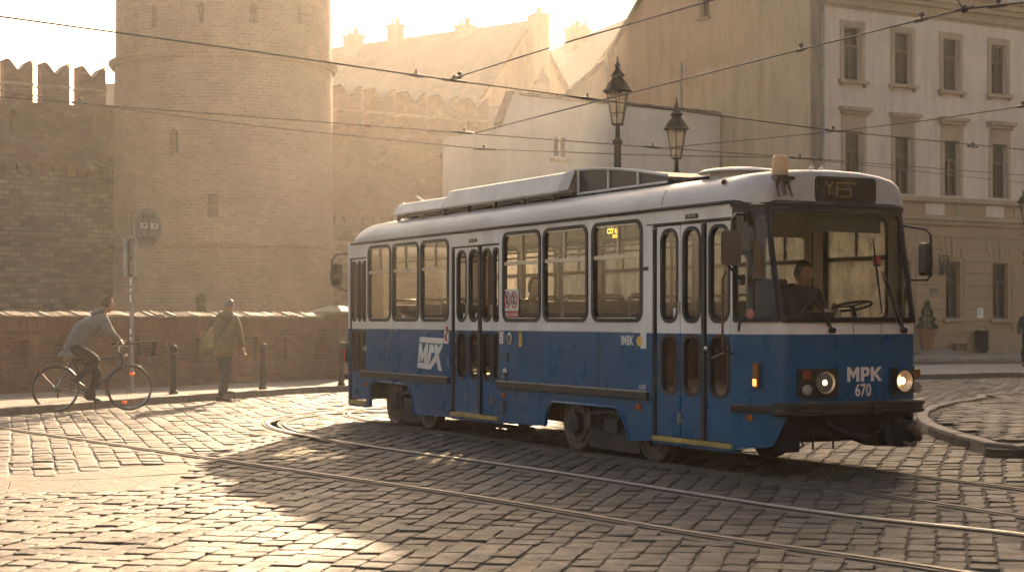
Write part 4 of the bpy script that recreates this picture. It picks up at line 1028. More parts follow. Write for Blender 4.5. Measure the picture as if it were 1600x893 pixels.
# slate roof that leans on the gable, behind the white house
a = rz(873, 152, 79); c_ = rz(958, 78, 79.5); e_ = rz(962, 165, 79.5)
sr = thing('slate_house', 'dark slate roof sloping up to the ochre gable behind the white house', 'house', (a.x, a.y + 2, 0))
mb = MB(); x0, x1 = a.x - sr.location.x, c_.x - sr.location.x + .8
zA, zC = a.z, c_.z + .6
mb.hexa([(x0 - 1, -2, zA - 1.1), (x1, -2, zC - .2), (x1, 9, zC - .2), (x0 - 1, 9, zA - 1.1)], [(x0 - 1, -2, zA - .9), (x1, -2, zC), (x1, 9, zC), (x0 - 1, 9, zA - .9)]); mb.build('roof', 'slate', sr, smooth=0, uv=True)
mb = MB(); mb.panel([(x0 - .6, 0), (x1, 0), (x1, zC - .22), (x0 - .6, zA - .9)], [], lambda p, q_, k: (p, -1.6 if k == 0 else 8, q_)); mb.build('wall', 'plaster_far', sr, smooth=0, uv=True)
th = math.atan2(zC - zA + .9, x1 - x0 + 1); q = Matrix.Rotation(-th, 3, 'Y')
for (fx, fy) in ((.42, -1.4), (.62, .6), (.75, -1.3)):
    xx = x0 - 1 + (x1 - x0 + 1) * fx; MB().box((xx, fy, zA - .9 + (zC - zA + .9) * fx + .06), (.9, .5, .1), mat=q).build('skylight', 'alu', sr, smooth=0)
gable_house('low_house', 'low roof glimpsed through the gaps of the merlons at the far left', (rz(90, 140, 92).x, 100), (rz(260, 120, 92).x, 98), 8, 11, 15.4, 'plaster_far', 'roof_tile')

# ------------------------------------------------------------------ street lamps
def street_lamp(x, y, h, label, z0=.12):
    r = thing('street_lamp', label, 'street lamp', (x, y, z0), group='old gas style street lamps'); hl = h - 1.62
    MB().lathe([(.2, 0), (.2, .25), (.15, .3), (.13, .9), (.155, .95), (.12, 1.0), (.1, 1.6), (.125, 1.65), (.09, 1.7), (.085, hl - 1.55), (.115, hl - 1.52), (.115, hl - 1.40), (.09, hl - 1.37), (.09, hl - 1.2), (.12, hl - 1.17), (.12, hl - 1.05), (.085, hl - 1.0), (.08, hl - .45), (.12, hl - .42), (.12, hl - .36), (.06, hl - .3), (.05, hl - .02), (.09, hl + .02)], n=16).build('post', 'iron_green', r, smooth=35)
    # six-sided lantern: frame bars, panes, hat, finial
    b0, b1, zb, zt = .13, .27, hl + .02, hl + .78
    fr = MB(); pn = MB()
    for i in range(6):
        a0 = math.pi / 3 * i + .3; a1 = a0 + math.pi / 3
        p0 = Vector((b0 * math.cos(a0), b0 * math.sin(a0), zb)); p1 = Vector((b1 * math.cos(a0), b1 * math.sin(a0), zt)); q0 = Vector((b0 * math.cos(a1), b0 * math.sin(a1), zb)); q1 = Vector((b1 * math.cos(a1), b1 * math.sin(a1), zt))
        fr.tube([p0, p1], .014, 6); fr.tube([p0, q0], .016, 6); fr.tube([p1, q1], .02, 6); pm0 = p0.lerp(p1, .35); qm0 = q0.lerp(q1, .35); fr.tube([pm0, qm0], .009, 6)
        s = .985; pn.add([p0 * 1, q0 * 1, q1 * 1, p1 * 1], [(0, 1, 2, 3)])
    ln = fr.build('lantern', 'iron_green', r, smooth=40); pn.build('panes', 'lamp_glass', ln, smooth=0)
    MB().lathe([(.03, zb), (.035, zb + .3), (.05, zb + .34), (.05, zb + .5), (.02, zb + .55)], n=10).build('burner', 'alu', ln, smooth=40)
    MB().lathe([(.33, zt), (.345, zt + .03), (.3, zt + .07), (.23, zt + .2), (.14, zt + .3), (.12, zt + .36), (.17, zt + .38), (.16, zt + .41), (.06, zt + .52), (.05, zt + .58), (.07, zt + .62), (.025, zt + .70), (.012, zt + .84)], n=24).build('hat', 'iron_green', r, smooth=35)
    return r
lp = AT(965, 96, 39); l1 = street_lamp(lp.x, 39, lp.z, 'taller and nearer of the two lamp posts behind the tram, lantern glowing in the backlight')
lp = AT(1057, 160, 44); street_lamp(lp.x, 44, lp.z, 'lamp post behind the tram in front of the white house, right of the taller one')
lp = AT(1604, 274, 62); street_lamp(lp.x, 62, lp.z - .3, 'lamp post cut by the right edge in front of the cream facade', .12)

# ------------------------------------------------------------------ overhead wires
def wire(pts, label, r=.011, clamps=()):
    """pts: photo pixels on a wire strung 5.5 m above the street"""
    P = [G(px, py, 5.5) for px, py in pts]
    fl = lambda q: q[0] <= -100 or q[0] >= 1600 or q[1] < -5
    if fl(pts[0]): P[0] = P[0] + (P[0] - P[1]).normalized() * 22
    if fl(pts[-1]): P[-1] = P[-1] + (P[-1] - P[-2]).normalized() * 22
    root = thing('overhead_wire', label, 'wire', P[0], group='overhead tram wires')
    q = []
    for i in range(len(P) - 1):
        for k in range(8):
            t = k / 8; q.append(P[i].lerp(P[i + 1], t) - P[0])
    q.append(P[-1] - P[0]); MB().tube(q, r, 6).build('cable', 'wire', root, smooth=60)
    for (px, py, l, kind) in clamps:
        c = G(px, py, 5.5); best = min(range(len(P) - 1), key=lambda i: abs((P[i] + P[i + 1]).x / 2 - c.x))
        d = (P[best + 1] - P[best]).normalized(); c = c - P[0]; mb = MB()
        if kind == 'bar': mb.tube([c - d * l, c - d * l * .3, c + d * l * .3, c + d * l], [.012, .03, .035, .014], 8); mb.tube([c, c + Vector((0, 0, .09))], .02, 6)
        elif kind == 'ball':
            mb.ell(c, (.055, .055, .055), nu=10, nv=7); mb.tube([c - d * l, c + d * l], .02, 6)
        else: mb.tube([c - d * l, c + d * l], [.028, .022], 8); mb.tube([c + Vector((0, 0, -.03)), c + Vector((0, 0, .1))], .018, 6); mb.ell(c + Vector((0, 0, .07)), (.04, .04, .03), nu=8, nv=6)
        mb.build('insulator', 'black', root, smooth=40)
wire([(-140, 6), (0, 26), (350, 74), (700, 125), (935, 156), (1300, 204), (1640, 238)], 'contact wire sloping from upper left across the tower and past the lamps', .013, [(650, 118, .22, 'bar'), (710, 126, .25, 'clamp'), (918, 154, .3, 'bar'), (1302, 204, .25, 'clamp'), (1520, 229, .2, 'clamp')])
wire([(-140, 110), (0, 140), (125, 162), (400, 183), (740, 209), (1030, 231), (1260, 247), (1640, 277)], 'upper of the two wires passing below the merlons at the left', .011, [(725, 207, .3, 'bar'), (1020, 230, .35, 'bar'), (1250, 247, .25, 'clamp')])
wire([(-140, 136), (0, 152), (125, 161), (400, 197), (755, 233), (1000, 242), (1250, 247), (1640, 290)], 'lower of the two wires passing below the merlons at the left', .011, [(125, 161, .15, 'clamp'), (757, 233, .28, 'clamp')])
wire([(703, 124), (900, 62), (1115, 0), (1260, -40)], 'span wire rising from the contact wire towards the top edge', .011, [(718, 121, .1, 'clamp')])
wire([(741, 208), (935, 158), (1250, 78), (1430, 33), (1510, 14), (1600, 4), (1700, -7)], 'span wire rising across the gable to the upper right corner', .012, [(1252, 78, .1, 'clamp'), (1440, 31, .12, 'clamp'), (1507, 14, .16, 'ball'), (1560, 9, .12, 'clamp')])
wire([(1493, -6), (1503, 12)], 'short hanger wire at the top right meeting the span wire', .012)
wire([(1040, 231), (1300, 206), (1450, 188), (1600, 166), (1700, 150)], 'faint span wire crossing the windows of the cream facade', .009, [(1598, 166, .12, 'clamp')])

# ------------------------------------------------------------------ road sign post
p = G(206, 612, .12); sp = thing('sign_post', 'grey steel post with a round sign seen from behind and two edge-on panels', 'sign post', p); D = p.y
zz = lambda py: H - (py - YH) / F * D - .12; xx = lambda px: (px - 206) / F * D
MB().tube([(0, 0, 0), (0, 0, zz(368))], .042, 12).build('pole', 'galv', sp, smooth=40)
MB().lathe([(.06, .0), (.06, .03), (.045, .05)], n=12).build('base_collar', 'galv', sp)
q = Matrix.Rotation(R(62), 3, 'Z')
c = Vector((xx(230), .06, zz(354))); rad = 30 / F * D
dk = MB(); dk.lathe([(rad, -.008), (rad, .008)], c=c, n=40, axis='Y', rot=q); dk.lathe([(rad - .012, -.02), (rad + .004, -.02), (rad + .004, .012), (rad - .012, .012)], c=c, n=40, axis='Y', rot=q); sg_ = dk.build('round_sign', 'zinc', sp, smooth=40)
mb = MB()
for dz in (.2, -.22): mb.box(c + q @ Vector((0, -.03, dz)), (rad * .95, .035, .05), mat=q)
mb.box(c + q @ Vector((0, -.02, 0)), (.03, .02, .42), mat=q); mb.tube([(0, 0, zz(372)), c + q @ Vector((0, -.03, -.22))], .025, 8); mb.tube([(0, 0, zz(368)), (0, 0, zz(330)), c + q @ Vector((0, -.03, .2))], .02, 8); mb.build('sign_clamp', 'dark_alu', sp, smooth=40)
mb = MB()
for dx in (-.15, .15): mb.box(c + q @ Vector((dx, -.03, .02)), (.2, .012, .1), mat=q)
stk = mb.build('sticker', 'white_mark', sp, smooth=0)
mb = MB(); add_text(mb, 'EM', .09, lambda a, b_: c + q @ Vector((a - .15, -.038, b_ + .02)), .004); add_text(mb, 'UE', .09, lambda a, b_: c + q @ Vector((a + .15, -.038, b_ + .02)), .004); mb.build('sticker_text', 'dark_mark', stk, smooth=0)
for sx in (-1, 1):
    mb = MB(); mb.box((sx * .065, -.03 * sx, (zz(372) + zz(432)) / 2), (.1, .3, zz(372) - zz(432)), rz=R(18 * sx)); o = mb.build('edge_panel', 'galv', sp, smooth=0, bevel=.012)
mb = MB()
for py in (375, 403, 430): mb.lathe([(.06, zz(py) - .02), (.06, zz(py) + .02)], n=12)
mb.build('pole_band', 'dark_alu', sp)
mb = MB()
for (py0, py1) in ((434, 446), (450, 456), (460, 472), (512, 522), (526, 531)):
    rows = [[(.0435 * math.cos(an), .0435 * math.sin(an), z) for an in [R(-150 + 12 * i) for i in range(6)]] for z in (zz(py1), zz(py0))]; mb.grid(rows)
mb.build('pole_sticker', 'white_mark', sp, smooth=0)

# ------------------------------------------------------------------ things along the right facade
def on_facade(px, k): s, _ = fh_(px, 500); return A0 + FW(s, .12, k)
p = on_facade(1428, .75); t = thing('potted_conifer', 'clipped conifer in a terracotta pot at the foot of the facade', 'plant', p + Vector((0, 0, .16)))
MB().lathe([(.24, 0), (.30, .5), (.36, .78), (.39, .8), (.39, .92), (.33, .92), (.31, .85)], n=24).build('pot', 'terracotta', t, smooth=40)
MB().lathe([(.3, .82), (.02, .86)], n=16).build('soil', 'int_dark', t)
MB().tube([(0, 0, .8), (0, 0, 2.0)], [.03, .012], 8).build('trunk', 'wood', t)
lf = MB()
for i in range(2600):
    z = random.random() ** 1.3; rr_ = .36 * (1 - z) ** .8 * (1 + .18 * math.sin(z * 23)) * random.uniform(.75, 1.08) + .015; an = random.uniform(0, 6.283)
    c = Vector((rr_ * math.cos(an), rr_ * math.sin(an), .86 + z * 1.15)); d = Vector((math.cos(an) * .6, math.sin(an) * .6, random.uniform(.2, 1.1))).normalized(); s = d.cross(Vector((random.uniform(-1, 1), random.uniform(-1, 1), .3))).normalized()
    l = random.uniform(.04, .085); lf.add([c - s * .014, c + s * .014, c + d * l], [(0, 1, 2)])
lf.build('crown', 'leaf', t, smooth=0)
p = on_facade(1450, .55); st_ = thing('door_step', 'low stone doorstep at the foot of the facade', 'step', p)
q = Matrix.Rotation(math.atan2(AD.y, AD.x), 3, 'Z')
MB().box(AN * .5 + Vector((-.4, 0, .05)), (2.6, .9, .10), mat=q).box(AN * .2 + Vector((-.5, 0, .155)), (2.0, .6, .11), mat=q).build('treads', 'kerb', st_, smooth=0, bevel=.015)
p = on_facade(1488, .4); b2 = thing('low_box', 'small dark low wooden box on legs against the wall', 'box', p)
MB().box((0, 0, .25), (.56, .32, .26), mat=q).build('case', 'wood', b2, smooth=0, bevel=.01)
MB().box((0, 0, .395), (.62, .38, .03), mat=q).build('lid', 'wood', b2, smooth=0)
for sx in (-1, 1):
    for sy in (-1, 1): MB().box(q @ Vector((sx * .23, sy * .11, .06)), (.06, .06, .12), mat=q).build('leg', 'wood', b2, smooth=0)
p = on_facade(1520, .5); bn = thing('litter_bin', 'dark green slatted litter bin with a hooped handle by the facade', 'litter bin', p)
mb = MB()
for i in range(20):
    an = 2 * math.pi * i / 20; mb.box((.27 * math.cos(an), .27 * math.sin(an), .5), (.02, .06, .78), rz=an)
mb.lathe([(.235, .08), (.235, .86)], n=20); mb.build('slats', 'iron_green', bn, smooth=30)
MB().lathe([(.29, .85), (.3, .88), (.3, .92), (.27, .94)], n=24).build('rim', 'iron_green', bn, smooth=40)
MB().lathe([(.2, 0), (.22, .05), (.1, .09)], n=20).build('foot', 'iron', bn, smooth=40)
hp = MB(); hp.tube([tuple(q @ Vector((.27 * math.cos(R(a_)), 0, .92 + .2 * math.sin(R(a_))))) for a_ in range(0, 181, 15)], .014, 6); hp.build('handle', 'iron_green', bn, smooth=40)
# ------------------------------------------------------------------ the tram
tram = thing('tram', 'old blue and cream tram stopped on the cobbles with its headlights towards the viewer', 'tram', TW(5, 1.05, .05), math.atan2(-TD.y, -TD.x))
def V(u, w_, z): return Vector((5 - u, w_ - 1.05, z))
def L3(px, py, D):                       # photo pixel at distance D -> (u, w, z) of the tram
    p = AT(px, py, D) - TC; return p.dot(TD), p.dot(TR), p.z - .05
ZBELT = 1.35; WID = 2.1
def plan(n):
    c = [(0, 0), (-.18 * n, .03), (-.8 * n, .19), (-n, .30), (-n - .03, .65), (-n - .045, 1.06), (-n - .03, 1.48), (-n, 1.83), (-.8 * n, 1.94), (-.18 * n, 2.07), (0, 2.1)]
    return catmull(c, 6)
PL = {}
def nz(z): return .5 if z < 1.47 else .5 - .25 * (z - 1.47) / 1.15
def PF(t, z, off=0.0, n=None):
    n = nz(z) if n is None else n
    k = round(n, 4)
    if k not in PL: PL[k] = plan(n)
    P = PL[k]; x = min(max(t, 0), 1) * (len(P) - 1); i = min(int(x), len(P) - 2); f = x - i
    a, b_ = P[i], P[i + 1]; u, w_ = a[0] + (b_[0] - a[0]) * f, a[1] + (b_[1] - a[1]) * f
    if off:
        du, dw = b_[0] - a[0], b_[1] - a[1]; l = math.hypot(du, dw); u += off * (-dw / l); w_ += off * (du / l)
    return V(u, w_, z)
def nose_t(w_, n=.5):
    P = plan(n)
    for i in range(len(P) - 1):
        if P[i][1] <= w_ <= P[i + 1][1]: return (i + (w_ - P[i][1]) / (P[i + 1][1] - P[i][1])) / (len(P) - 1)
    return 1.0
def px_t(px, z, lo=0.0, hi=.5, n=None):   # t on the nose whose image column is px
    best = None
    for i in range(201):
        t = lo + (hi - lo) * i / 200; v = PF(t, z, n=n); p = TC + TD * (5 - v.x) + TR * (v.y + 1.05)
        e = abs(800 + F * p.x / p.y - px)
        if best is None or e < best[0]: best = (e, t)
    return best[1]
def side_fn(w0, th):                      # near side wall: outer face at w0
    return lambda a, b_, k: V(a, w0 + (th if k else 0), b_)
def part(mb, name, mat, parent=tram, **kw): return mb.build(name, mat, parent, **kw)

# --- near side walls
DO = [(.03, 1.49, 2.50), (5.12, 6.55, 2.46), (9.54, 10.21, 2.43)]      # doorways
NW = [(1.68, 2.78), (2.86, 3.95), (4.00, 5.02), (6.61, 7.55), (7.59, 8.55), (8.59, 9.47)]
WZ0, WZ1 = 1.465, 2.585
out = [(0, ZBELT)]
for (a, b_, zt) in DO: out += [(a, ZBELT), (a, zt), (b_, zt), (b_, ZBELT)]
out += [(10.25, ZBELT), (10.25, 2.64), (0, 2.66)]
holes = [rr(a + .05, b_ - .05, WZ0 + .035, WZ1 - .035, .1) for a, b_ in NW]
part(MB().panel(out, holes, side_fn(0, .035)), 'side_wall', ['cream'], smooth=0)
lower = [[(1.49, .2), (1.95, .17), (2.02, .32), (2.12, .45), (2.24, .52), (3.72, .52), (3.80, .47), (3.86, .38), (3.9, .22), (5.12, .19), (5.12, ZBELT), (1.49, ZBELT)],
         [(6.55, .19), (7.72, .16), (7.80, .36), (7.88, .5), (7.98, .575), (9.30, .58), (9.36, .5), (9.38, .2), (9.54, .2), (9.54, ZBELT), (6.55, ZBELT)],
         [(10.21, .25), (10.25, .25), (10.25, ZBELT), (10.21, ZBELT)], [(0, .2), (.03, .2), (.03, ZBELT), (0, ZBELT)]]
for l in lower: part(MB().panel(l, [], side_fn(0, .03)), 'side_skirt', 'blue', smooth=0)
part(MB().panel([(0, 2.5), (1.6, 2.5), (1.6, 2.512), (0, 2.512)], [], side_fn(-.004, .003)), 'panel_seam', 'rubber', smooth=0)
# far side
FWN = [(.12, 1.22), (1.4, 2.5), (2.6, 3.7), (3.8, 4.9), (5.0, 6.1), (6.2, 7.3), (7.4, 8.45), (8.55, 9.6)]
fs = lambda a, b_, k: V(a, WID - (.035 if k else 0), b_)
part(MB().panel([(0, ZBELT), (10.25, ZBELT), (10.25, 2.64), (0, 2.66)], [rr(a + .04, b_ - .04, WZ0 + .035, WZ1 - .035, .09) for a, b_ in FWN], fs), 'side_wall', 'cream', smooth=0)
part(MB().panel([(0, .2), (1.95, .2), (2.2, .5), (3.75, .5), (3.9, .22), (7.7, .2), (7.9, .56), (9.3, .56), (9.4, .2), (10.25, .25), (10.25, ZBELT), (0, ZBELT)], [], fs), 'side_skirt', 'blue', smooth=0)

def side_window(a, b_, far=False, tr=2.2, split=.5):
    s = -1 if not far else 1
    w0 = -.012 if not far else WID + .012
    fn = lambda p, q_, k: V(p, w0 + (-s) * (.05 if k else 0), q_)
    fr = part(MB().panel(rr(a, b_, WZ0, WZ1, .13, 5), [rr(a + .052, b_ - .052, WZ0 + .04, WZ1 - .04, .1, 5)], fn), 'side_window', 'rubber', smooth=30)
    wg = w0 + (-s) * .03
    MB().add([V(p, wg, q_) for p, q_ in rr(a + .03, b_ - .03, WZ0 + .02, WZ1 - .02, .11, 5)], [tuple(range(24))]).build('pane', 'far_glass' if far else 'win_glass', fr, smooth=0)
    mb = MB(); wi = w0 + (-s) * .025
    mb.box(V((a + b_) / 2, wi, tr - .01), (b_ - a - .1, .035, .045))
    um = a + (b_ - a) * split
    mb.box(V(um, wi, (tr + WZ1) / 2), (.028, .03, WZ1 - tr - .03))
    am = 'alu' if not far else 'dark_alu'
    mb.build('sash', am, fr, smooth=0)
    MB().box(V((a + b_) / 2, wi, WZ0 + .045), (b_ - a - .16, .03, .016)).build('sill_strip', am, fr, smooth=0); MB().box(V((a + b_) / 2, wi, WZ1 - .05), (b_ - a - .2, .03, .016)).build('head_strip', am, fr, smooth=0)
for a, b_ in NW: side_window(a, b_, False, 2.2, random.uniform(.47, .53))
for a, b_ in FWN: side_window(a, b_, True, 2.16)

# --- doors
def leaf(a, b_, zt, g, low=(.73, 1.32), up=(1.485, None), zb=.27, mir=False, pane=True):
    """a < b_ ; g = glass span"""
    w0 = .022; up1 = zt - .055
    fn = lambda p, q_, k: V(p, w0 + (.035 if k else 0), q_)
    hu = rr(g[0], g[1], up[0], up1, .12, 5); hl = rr(g[0], g[1], low[0], low[1], .12, 5)
    mb = MB()
    mb.panel([(a, ZBELT), (b_, ZBELT), (b_, zt), (a, zt)], [hu], fn, 0); mb.panel([(a, zb), (b_, zb), (b_, ZBELT - .0005), (a, ZBELT - .0005)], [hl], fn, 1)
    lf = mb.build('door_leaf', ['cream', 'blue'], tram, smooth=0)
    for h_, q0 in ((hu, up), (hl, low)):
        big = rr(g[0] - .028, g[1] + .028, min(p[1] for p in h_) - .028, max(p[1] for p in h_) + .028, .14, 5); small = rr(g[0] + .008, g[1] - .008, min(p[1] for p in h_) + .008, max(p[1] for p in h_) - .008, .11, 5)
        MB().panel(big, [small], lambda p, q_, k: V(p, w0 - .008 + (.05 if k else 0), q_)).build('window_seal', 'rubber', lf, smooth=30)
        MB().add([V(p, w0 + .02, q_) for p, q_ in small], [tuple(range(len(small)))]).build('pane', 'door_glass', lf, smooth=0)
    return lf
for (a, b_, g) in ((.985, 1.43, (1.04, 1.33)), (.555, .965, (.615, .905)), (.055, .485, (.10, .42))): leaf(a, b_, 2.48, g)
for (a, b_, g) in ((6.075, 6.47, (6.13, 6.39)), (5.735, 6.06, (5.77, 6.02)), (5.36, 5.655, (5.39, 5.63)), (5.145, 5.345, (5.17, 5.315))): leaf(a, b_, 2.44, g)
for (a, b_, g) in ((9.96, 10.19, (9.99, 10.16)), (9.76, 9.945, (9.79, 9.92)), (9.56, 9.745, (9.585, 9.72))): leaf(a, b_, 2.41, g, zb=.3)
for (a, b_, zt) in DO:
    mb = MB()
    mb.box(V((a + b_) / 2, .045, zt - .008), (b_ - a, .05, .03)); mb.box(V(b_ - .02, .04, 1.35), (.045, .06, 2.2)); mb.box(V(a + .008, .04, 1.35), (.02, .06, 2.2))
    part(mb, 'door_seal', 'rubber', smooth=0)
mb = MB(); mb.box(V(.52, .02, 1.37), (.055, .05, 2.2)); part(mb, 'door_post', 'rubber', smooth=0)
mb = MB(); mb.box(V(5.695, .02, 1.36), (.06, .05, 2.16)); part(mb, 'door_post', 'rubber', smooth=0)
for (a, b_) in ((0.0, 1.46), (5.13, 6.54), (9.55, 10.21)):
    mb = MB().box(V((a + b_) / 2, .03, .236), (b_ - a, .12, .05)); part(mb, 'door_step', 'yellow_edge', smooth=0, bevel=.008)
    mb = MB().box(V((a + b_) / 2, .05, .195), (b_ - a, .12, .03)); part(mb, 'step_skirt', 'blue', smooth=0)
for u in (.975, 5.35, 6.07):
    for z in (.47, 1.62): part(MB().box(V(u, .012, z), (.02, .03, .12)), 'door_hinge', 'alu', smooth=0)
mb = MB(); mb.ell(V(.455, .0, 1.20), (.03, .03, .03), nu=10, nv=7); part(mb, 'door_knob', 'chrome', smooth=60)
for (u, z) in ((.72, 2.555), (5.86, 2.52)):
    mb = MB().box(V(u, -.006, z), (.22, .012, .045)); o = part(mb, 'door_plate', 'dark_mark', smooth=0)
    mb = MB(); add_text(mb, 'WEJ / WYJ', .035, lambda a, b_, u=u, z=z: V(u - a, -.0145, z + b_)); mb.build('plate_text', 'white_mark', o, smooth=0)

# --- roof
pr = [(0, 2.62), (-.004, 2.70), (.015, 2.78), (.065, 2.86), (.16, 2.92), (.35, 2.96), (.65, 2.99), (1.05, 3.0)]
pr = pr + [(WID - a, b_) for a, b_ in pr[-2::-1]]
secs = [(-.275, .235, .86), (-.268, .215, .90), (-.25, .185, .94), (-.205, .125, .975), (-.13, .06, .99), (-.04, .015, 1), (.1, 0, 1)] + [(u, 0, 1) for u in (1.0, 1.5, 2.5, 4, 5.5, 7, 8.5, 9.3)] + [(9.6, 0, .97), (9.85, 0, .87), (10.05, .02, .68), (10.2, .06, .38), (10.27, .1, .1)]
rows = [[V(u, 1.05 + (a - 1.05) * (1 - ins / 1.05), 2.625 + (b_ - 2.62) * k) for a, b_ in pr] for (u, ins, k) in secs]
mb = MB().grid(rows); mb.f.append(tuple(range(len(pr)))); mb.m.append(0); n_ = len(mb.v); mb.f.append(tuple(range(n_ - len(pr), n_))); mb.m.append(0)
roof = part(mb, 'roof', 'roof_white', smooth=50)
mb = MB(); mb.tube([V(10.26, .09, 2.645), V(10.15, .0, 2.645), V(9.5, -.012, 2.645), V(5, -.012, 2.655), V(.05, -.012, 2.66), V(-.05, 0, 2.655)], .019, 8); part(mb, 'roof_gutter', 'rubber', smooth=50)
mb = MB(); mb.tube([V(10.26, 2.0, 2.645), V(10.15, 2.1, 2.645), V(.05, 2.112, 2.66), V(-.05, 2.1, 2.655)], .019, 8); part(mb, 'roof_gutter', 'rubber', smooth=50)
mb = MB()
for u in (1.28,): mb.grid([[V(u + d, 1.05 + (a - 1.05) * 1.002, b_ + .003) for a, b_ in pr[1:-1]] for d in (0, .025)])
mb.build('roof_seam', 'zinc', roof, smooth=40)

# --- front
def ts(a, b_, n): return [a + (b_ - a) * i / n for i in range(n + 1)]
def band_(t0, t1, zs, name, mat, n=40, off=0.0): return part(MB().grid([[PF(t, z, off) for t in ts(t0, t1, n)] for z in zs]), name, mat, smooth=40)
band_(0, 1, (.57, .8, 1.05, ZBELT), 'front_panel', 'blue'); band_(0, 1, (ZBELT, 1.41, 1.475), 'front_band', 'cream')
band_(0, .055, (1.47, 1.9, 2.63), 'corner_post', 'cream', 4); band_(.945, 1, (1.47, 1.9, 2.63), 'corner_post', 'cream', 4)
band_(.235, .275, (1.47, 1.9, 2.63), 'windscreen_post', 'rubber', 4); band_(.725, .765, (1.47, 1.9, 2.63), 'windscreen_post', 'rubber', 4)
for (o0, o1) in ((.0, .0),):
    mb = MB(); tl = ts(.0, 1, 40)
    mb.grid([[PF(t, z, off, n=.25) for t in tl] for off, z in ((-.02, 2.60), (.035, 2.605), (.045, 2.64), (.02, 2.67), (-.02, 2.668))]); part(mb, 'visor_rim', 'rubber', smooth=40)
def nose_window(t0, t1, z0, z1, name, glass, r=.09):
    A_ = 3.4                                              # metres per unit of t, for round corners
    o = rr(t0 * A_, t1 * A_, z0, z1, .03, 6); i_ = rr(t0 * A_ + .05, t1 * A_ - .05, z0 + .05, z1 - .05, r, 6)
    def dens(l):
        q = []
        for k in range(len(l)):
            a, b_ = l[k], l[(k + 1) % len(l)]; m_ = 10 if math.hypot(a[0] - b_[0], a[1] - b_[1]) > .15 else 1
            for j in range(m_): q.append((a[0] + (b_[0] - a[0]) * j / m_, a[1] + (b_[1] - a[1]) * j / m_))
        return q
    do, di = dens(o), dens(i_)
    rows = [[PF(a / A_, b_, off) for a, b_ in l] for l, off in ((do, .0), (do, .022), (di, .024), (di, -.02))]
    fr = part(MB().grid(rows, closed=True), name, 'rubber', smooth=40)
    MB().grid([[PF(t, z, -.004) for t in ts(t0 + .008, t1 - .008, 24)] for z in ts(z0 + .03, z1 - .03, 4)]).build('pane', glass, fr, smooth=60)
    return fr
nose_window(.045, .245, 1.47, 2.60, 'quarter_window', 'shield_glass', .12)
ws = nose_window(.262, .738, 1.465, 2.61, 'windscreen', 'shield_glass', .1)
nose_window(.755, .955, 1.47, 2.60, 'quarter_window', 'shield_glass', .12)
# lower corner below the bumper line
cols_ = ts(0, .31, 12)
zb = lambda t: .2 + .25 * t if t < .2 else .25 + (t - .2) / .11 * .32
part(MB().grid([[PF(t, zb(t)) for t in cols_], [PF(t, .572) for t in cols_]]), 'corner_skirt', 'blue', smooth=40)
part(MB().grid([[PF(1 - t, zb(t)) for t in cols_], [PF(1 - t, .572) for t in cols_]]), 'corner_skirt', 'blue', smooth=40)
def sweep(t0, t1, sec, name, mat, n=40):
    mb = MB().grid([[PF(t, z, off) for off, z in sec] for t in ts(t0, t1, n)], closed=True)
    k = len(sec); m_ = len(mb.v); mb.f += [tuple(range(k)), tuple(range(m_ - k, m_))]; mb.m += [0, 0]
    return part(mb, name, mat, smooth=25)
sweep(.225, .79, [(-.02, .555), (.09, .56), (.11, .575), (.11, .60), (.095, .605), (.095, .635), (.11, .64), (.11, .675), (.09, .69), (-.02, .69)], 'bumper', 'black')
sweep(.01, .222, [(-.01, .585), (.03, .585), (.035, .60), (.035, .65), (.03, .66), (-.01, .66)], 'side_bumper', 'black', 16)
sweep(.79, .99, [(-.01, .585), (.03, .585), (.035, .60), (.035, .65), (.03, .66), (-.01, .66)], 'side_bumper', 'black', 16)
part(MB().box(V(-.66, 1.27, .625), (.03, .1, .13)), 'bumper_bracket', 'black', smooth=0, bevel=.006)
# apron, coupler
fa = lambda a, b_, k: V(-.46 + (.16 if k else 0), a, b_)
part(MB().panel([(.28, .2), (.47, .2), (.48, .33), (.62, .36), (.9, .36), (1.15, .31), (1.40, .23), (1.78, .21), (1.84, .57), (.28, .57)], [], fa), 'front_apron', 'pit_black', smooth=0)
cp_ = part(MB().box(V(-.36, 1.62, .37), (.42, .32, .22)).box(V(-.62, 1.62, .36), (.2, .22, .26)), 'coupler', 'pit_black', smooth=0, bevel=.02)
mb = MB(); mb.tube([V(-.72, 1.62, .45), V(-.76, 1.68, .38), V(-.74, 1.74, .3)], [.05, .05, .03], 8); mb.tube([V(-.7, 1.55, .28), V(-.78, 1.62, .25), V(-.7, 1.70, .28)], .02, 8); mb.build('coupler_hook', 'wheel_steel', cp_, smooth=40)
mb = MB(); mb.tube([V(-.5, .75, .5), V(-.56, .95, .38), V(-.58, 1.25, .33), V(-.5, 1.5, .42)], .025, 8); part(mb, 'hose', 'rubber', smooth=50)
mb = MB()
for w_ in (.68, .93): mb.tube([V(-.4, w_, .42), V(-.4, w_, .21)], .011, 6)
mb.tube([V(-.42, .5, .34), V(-.42, .55, .26), V(-.42, .5, .24)], .012, 6); part(mb, 'guard_pin', 'chassis', smooth=40)

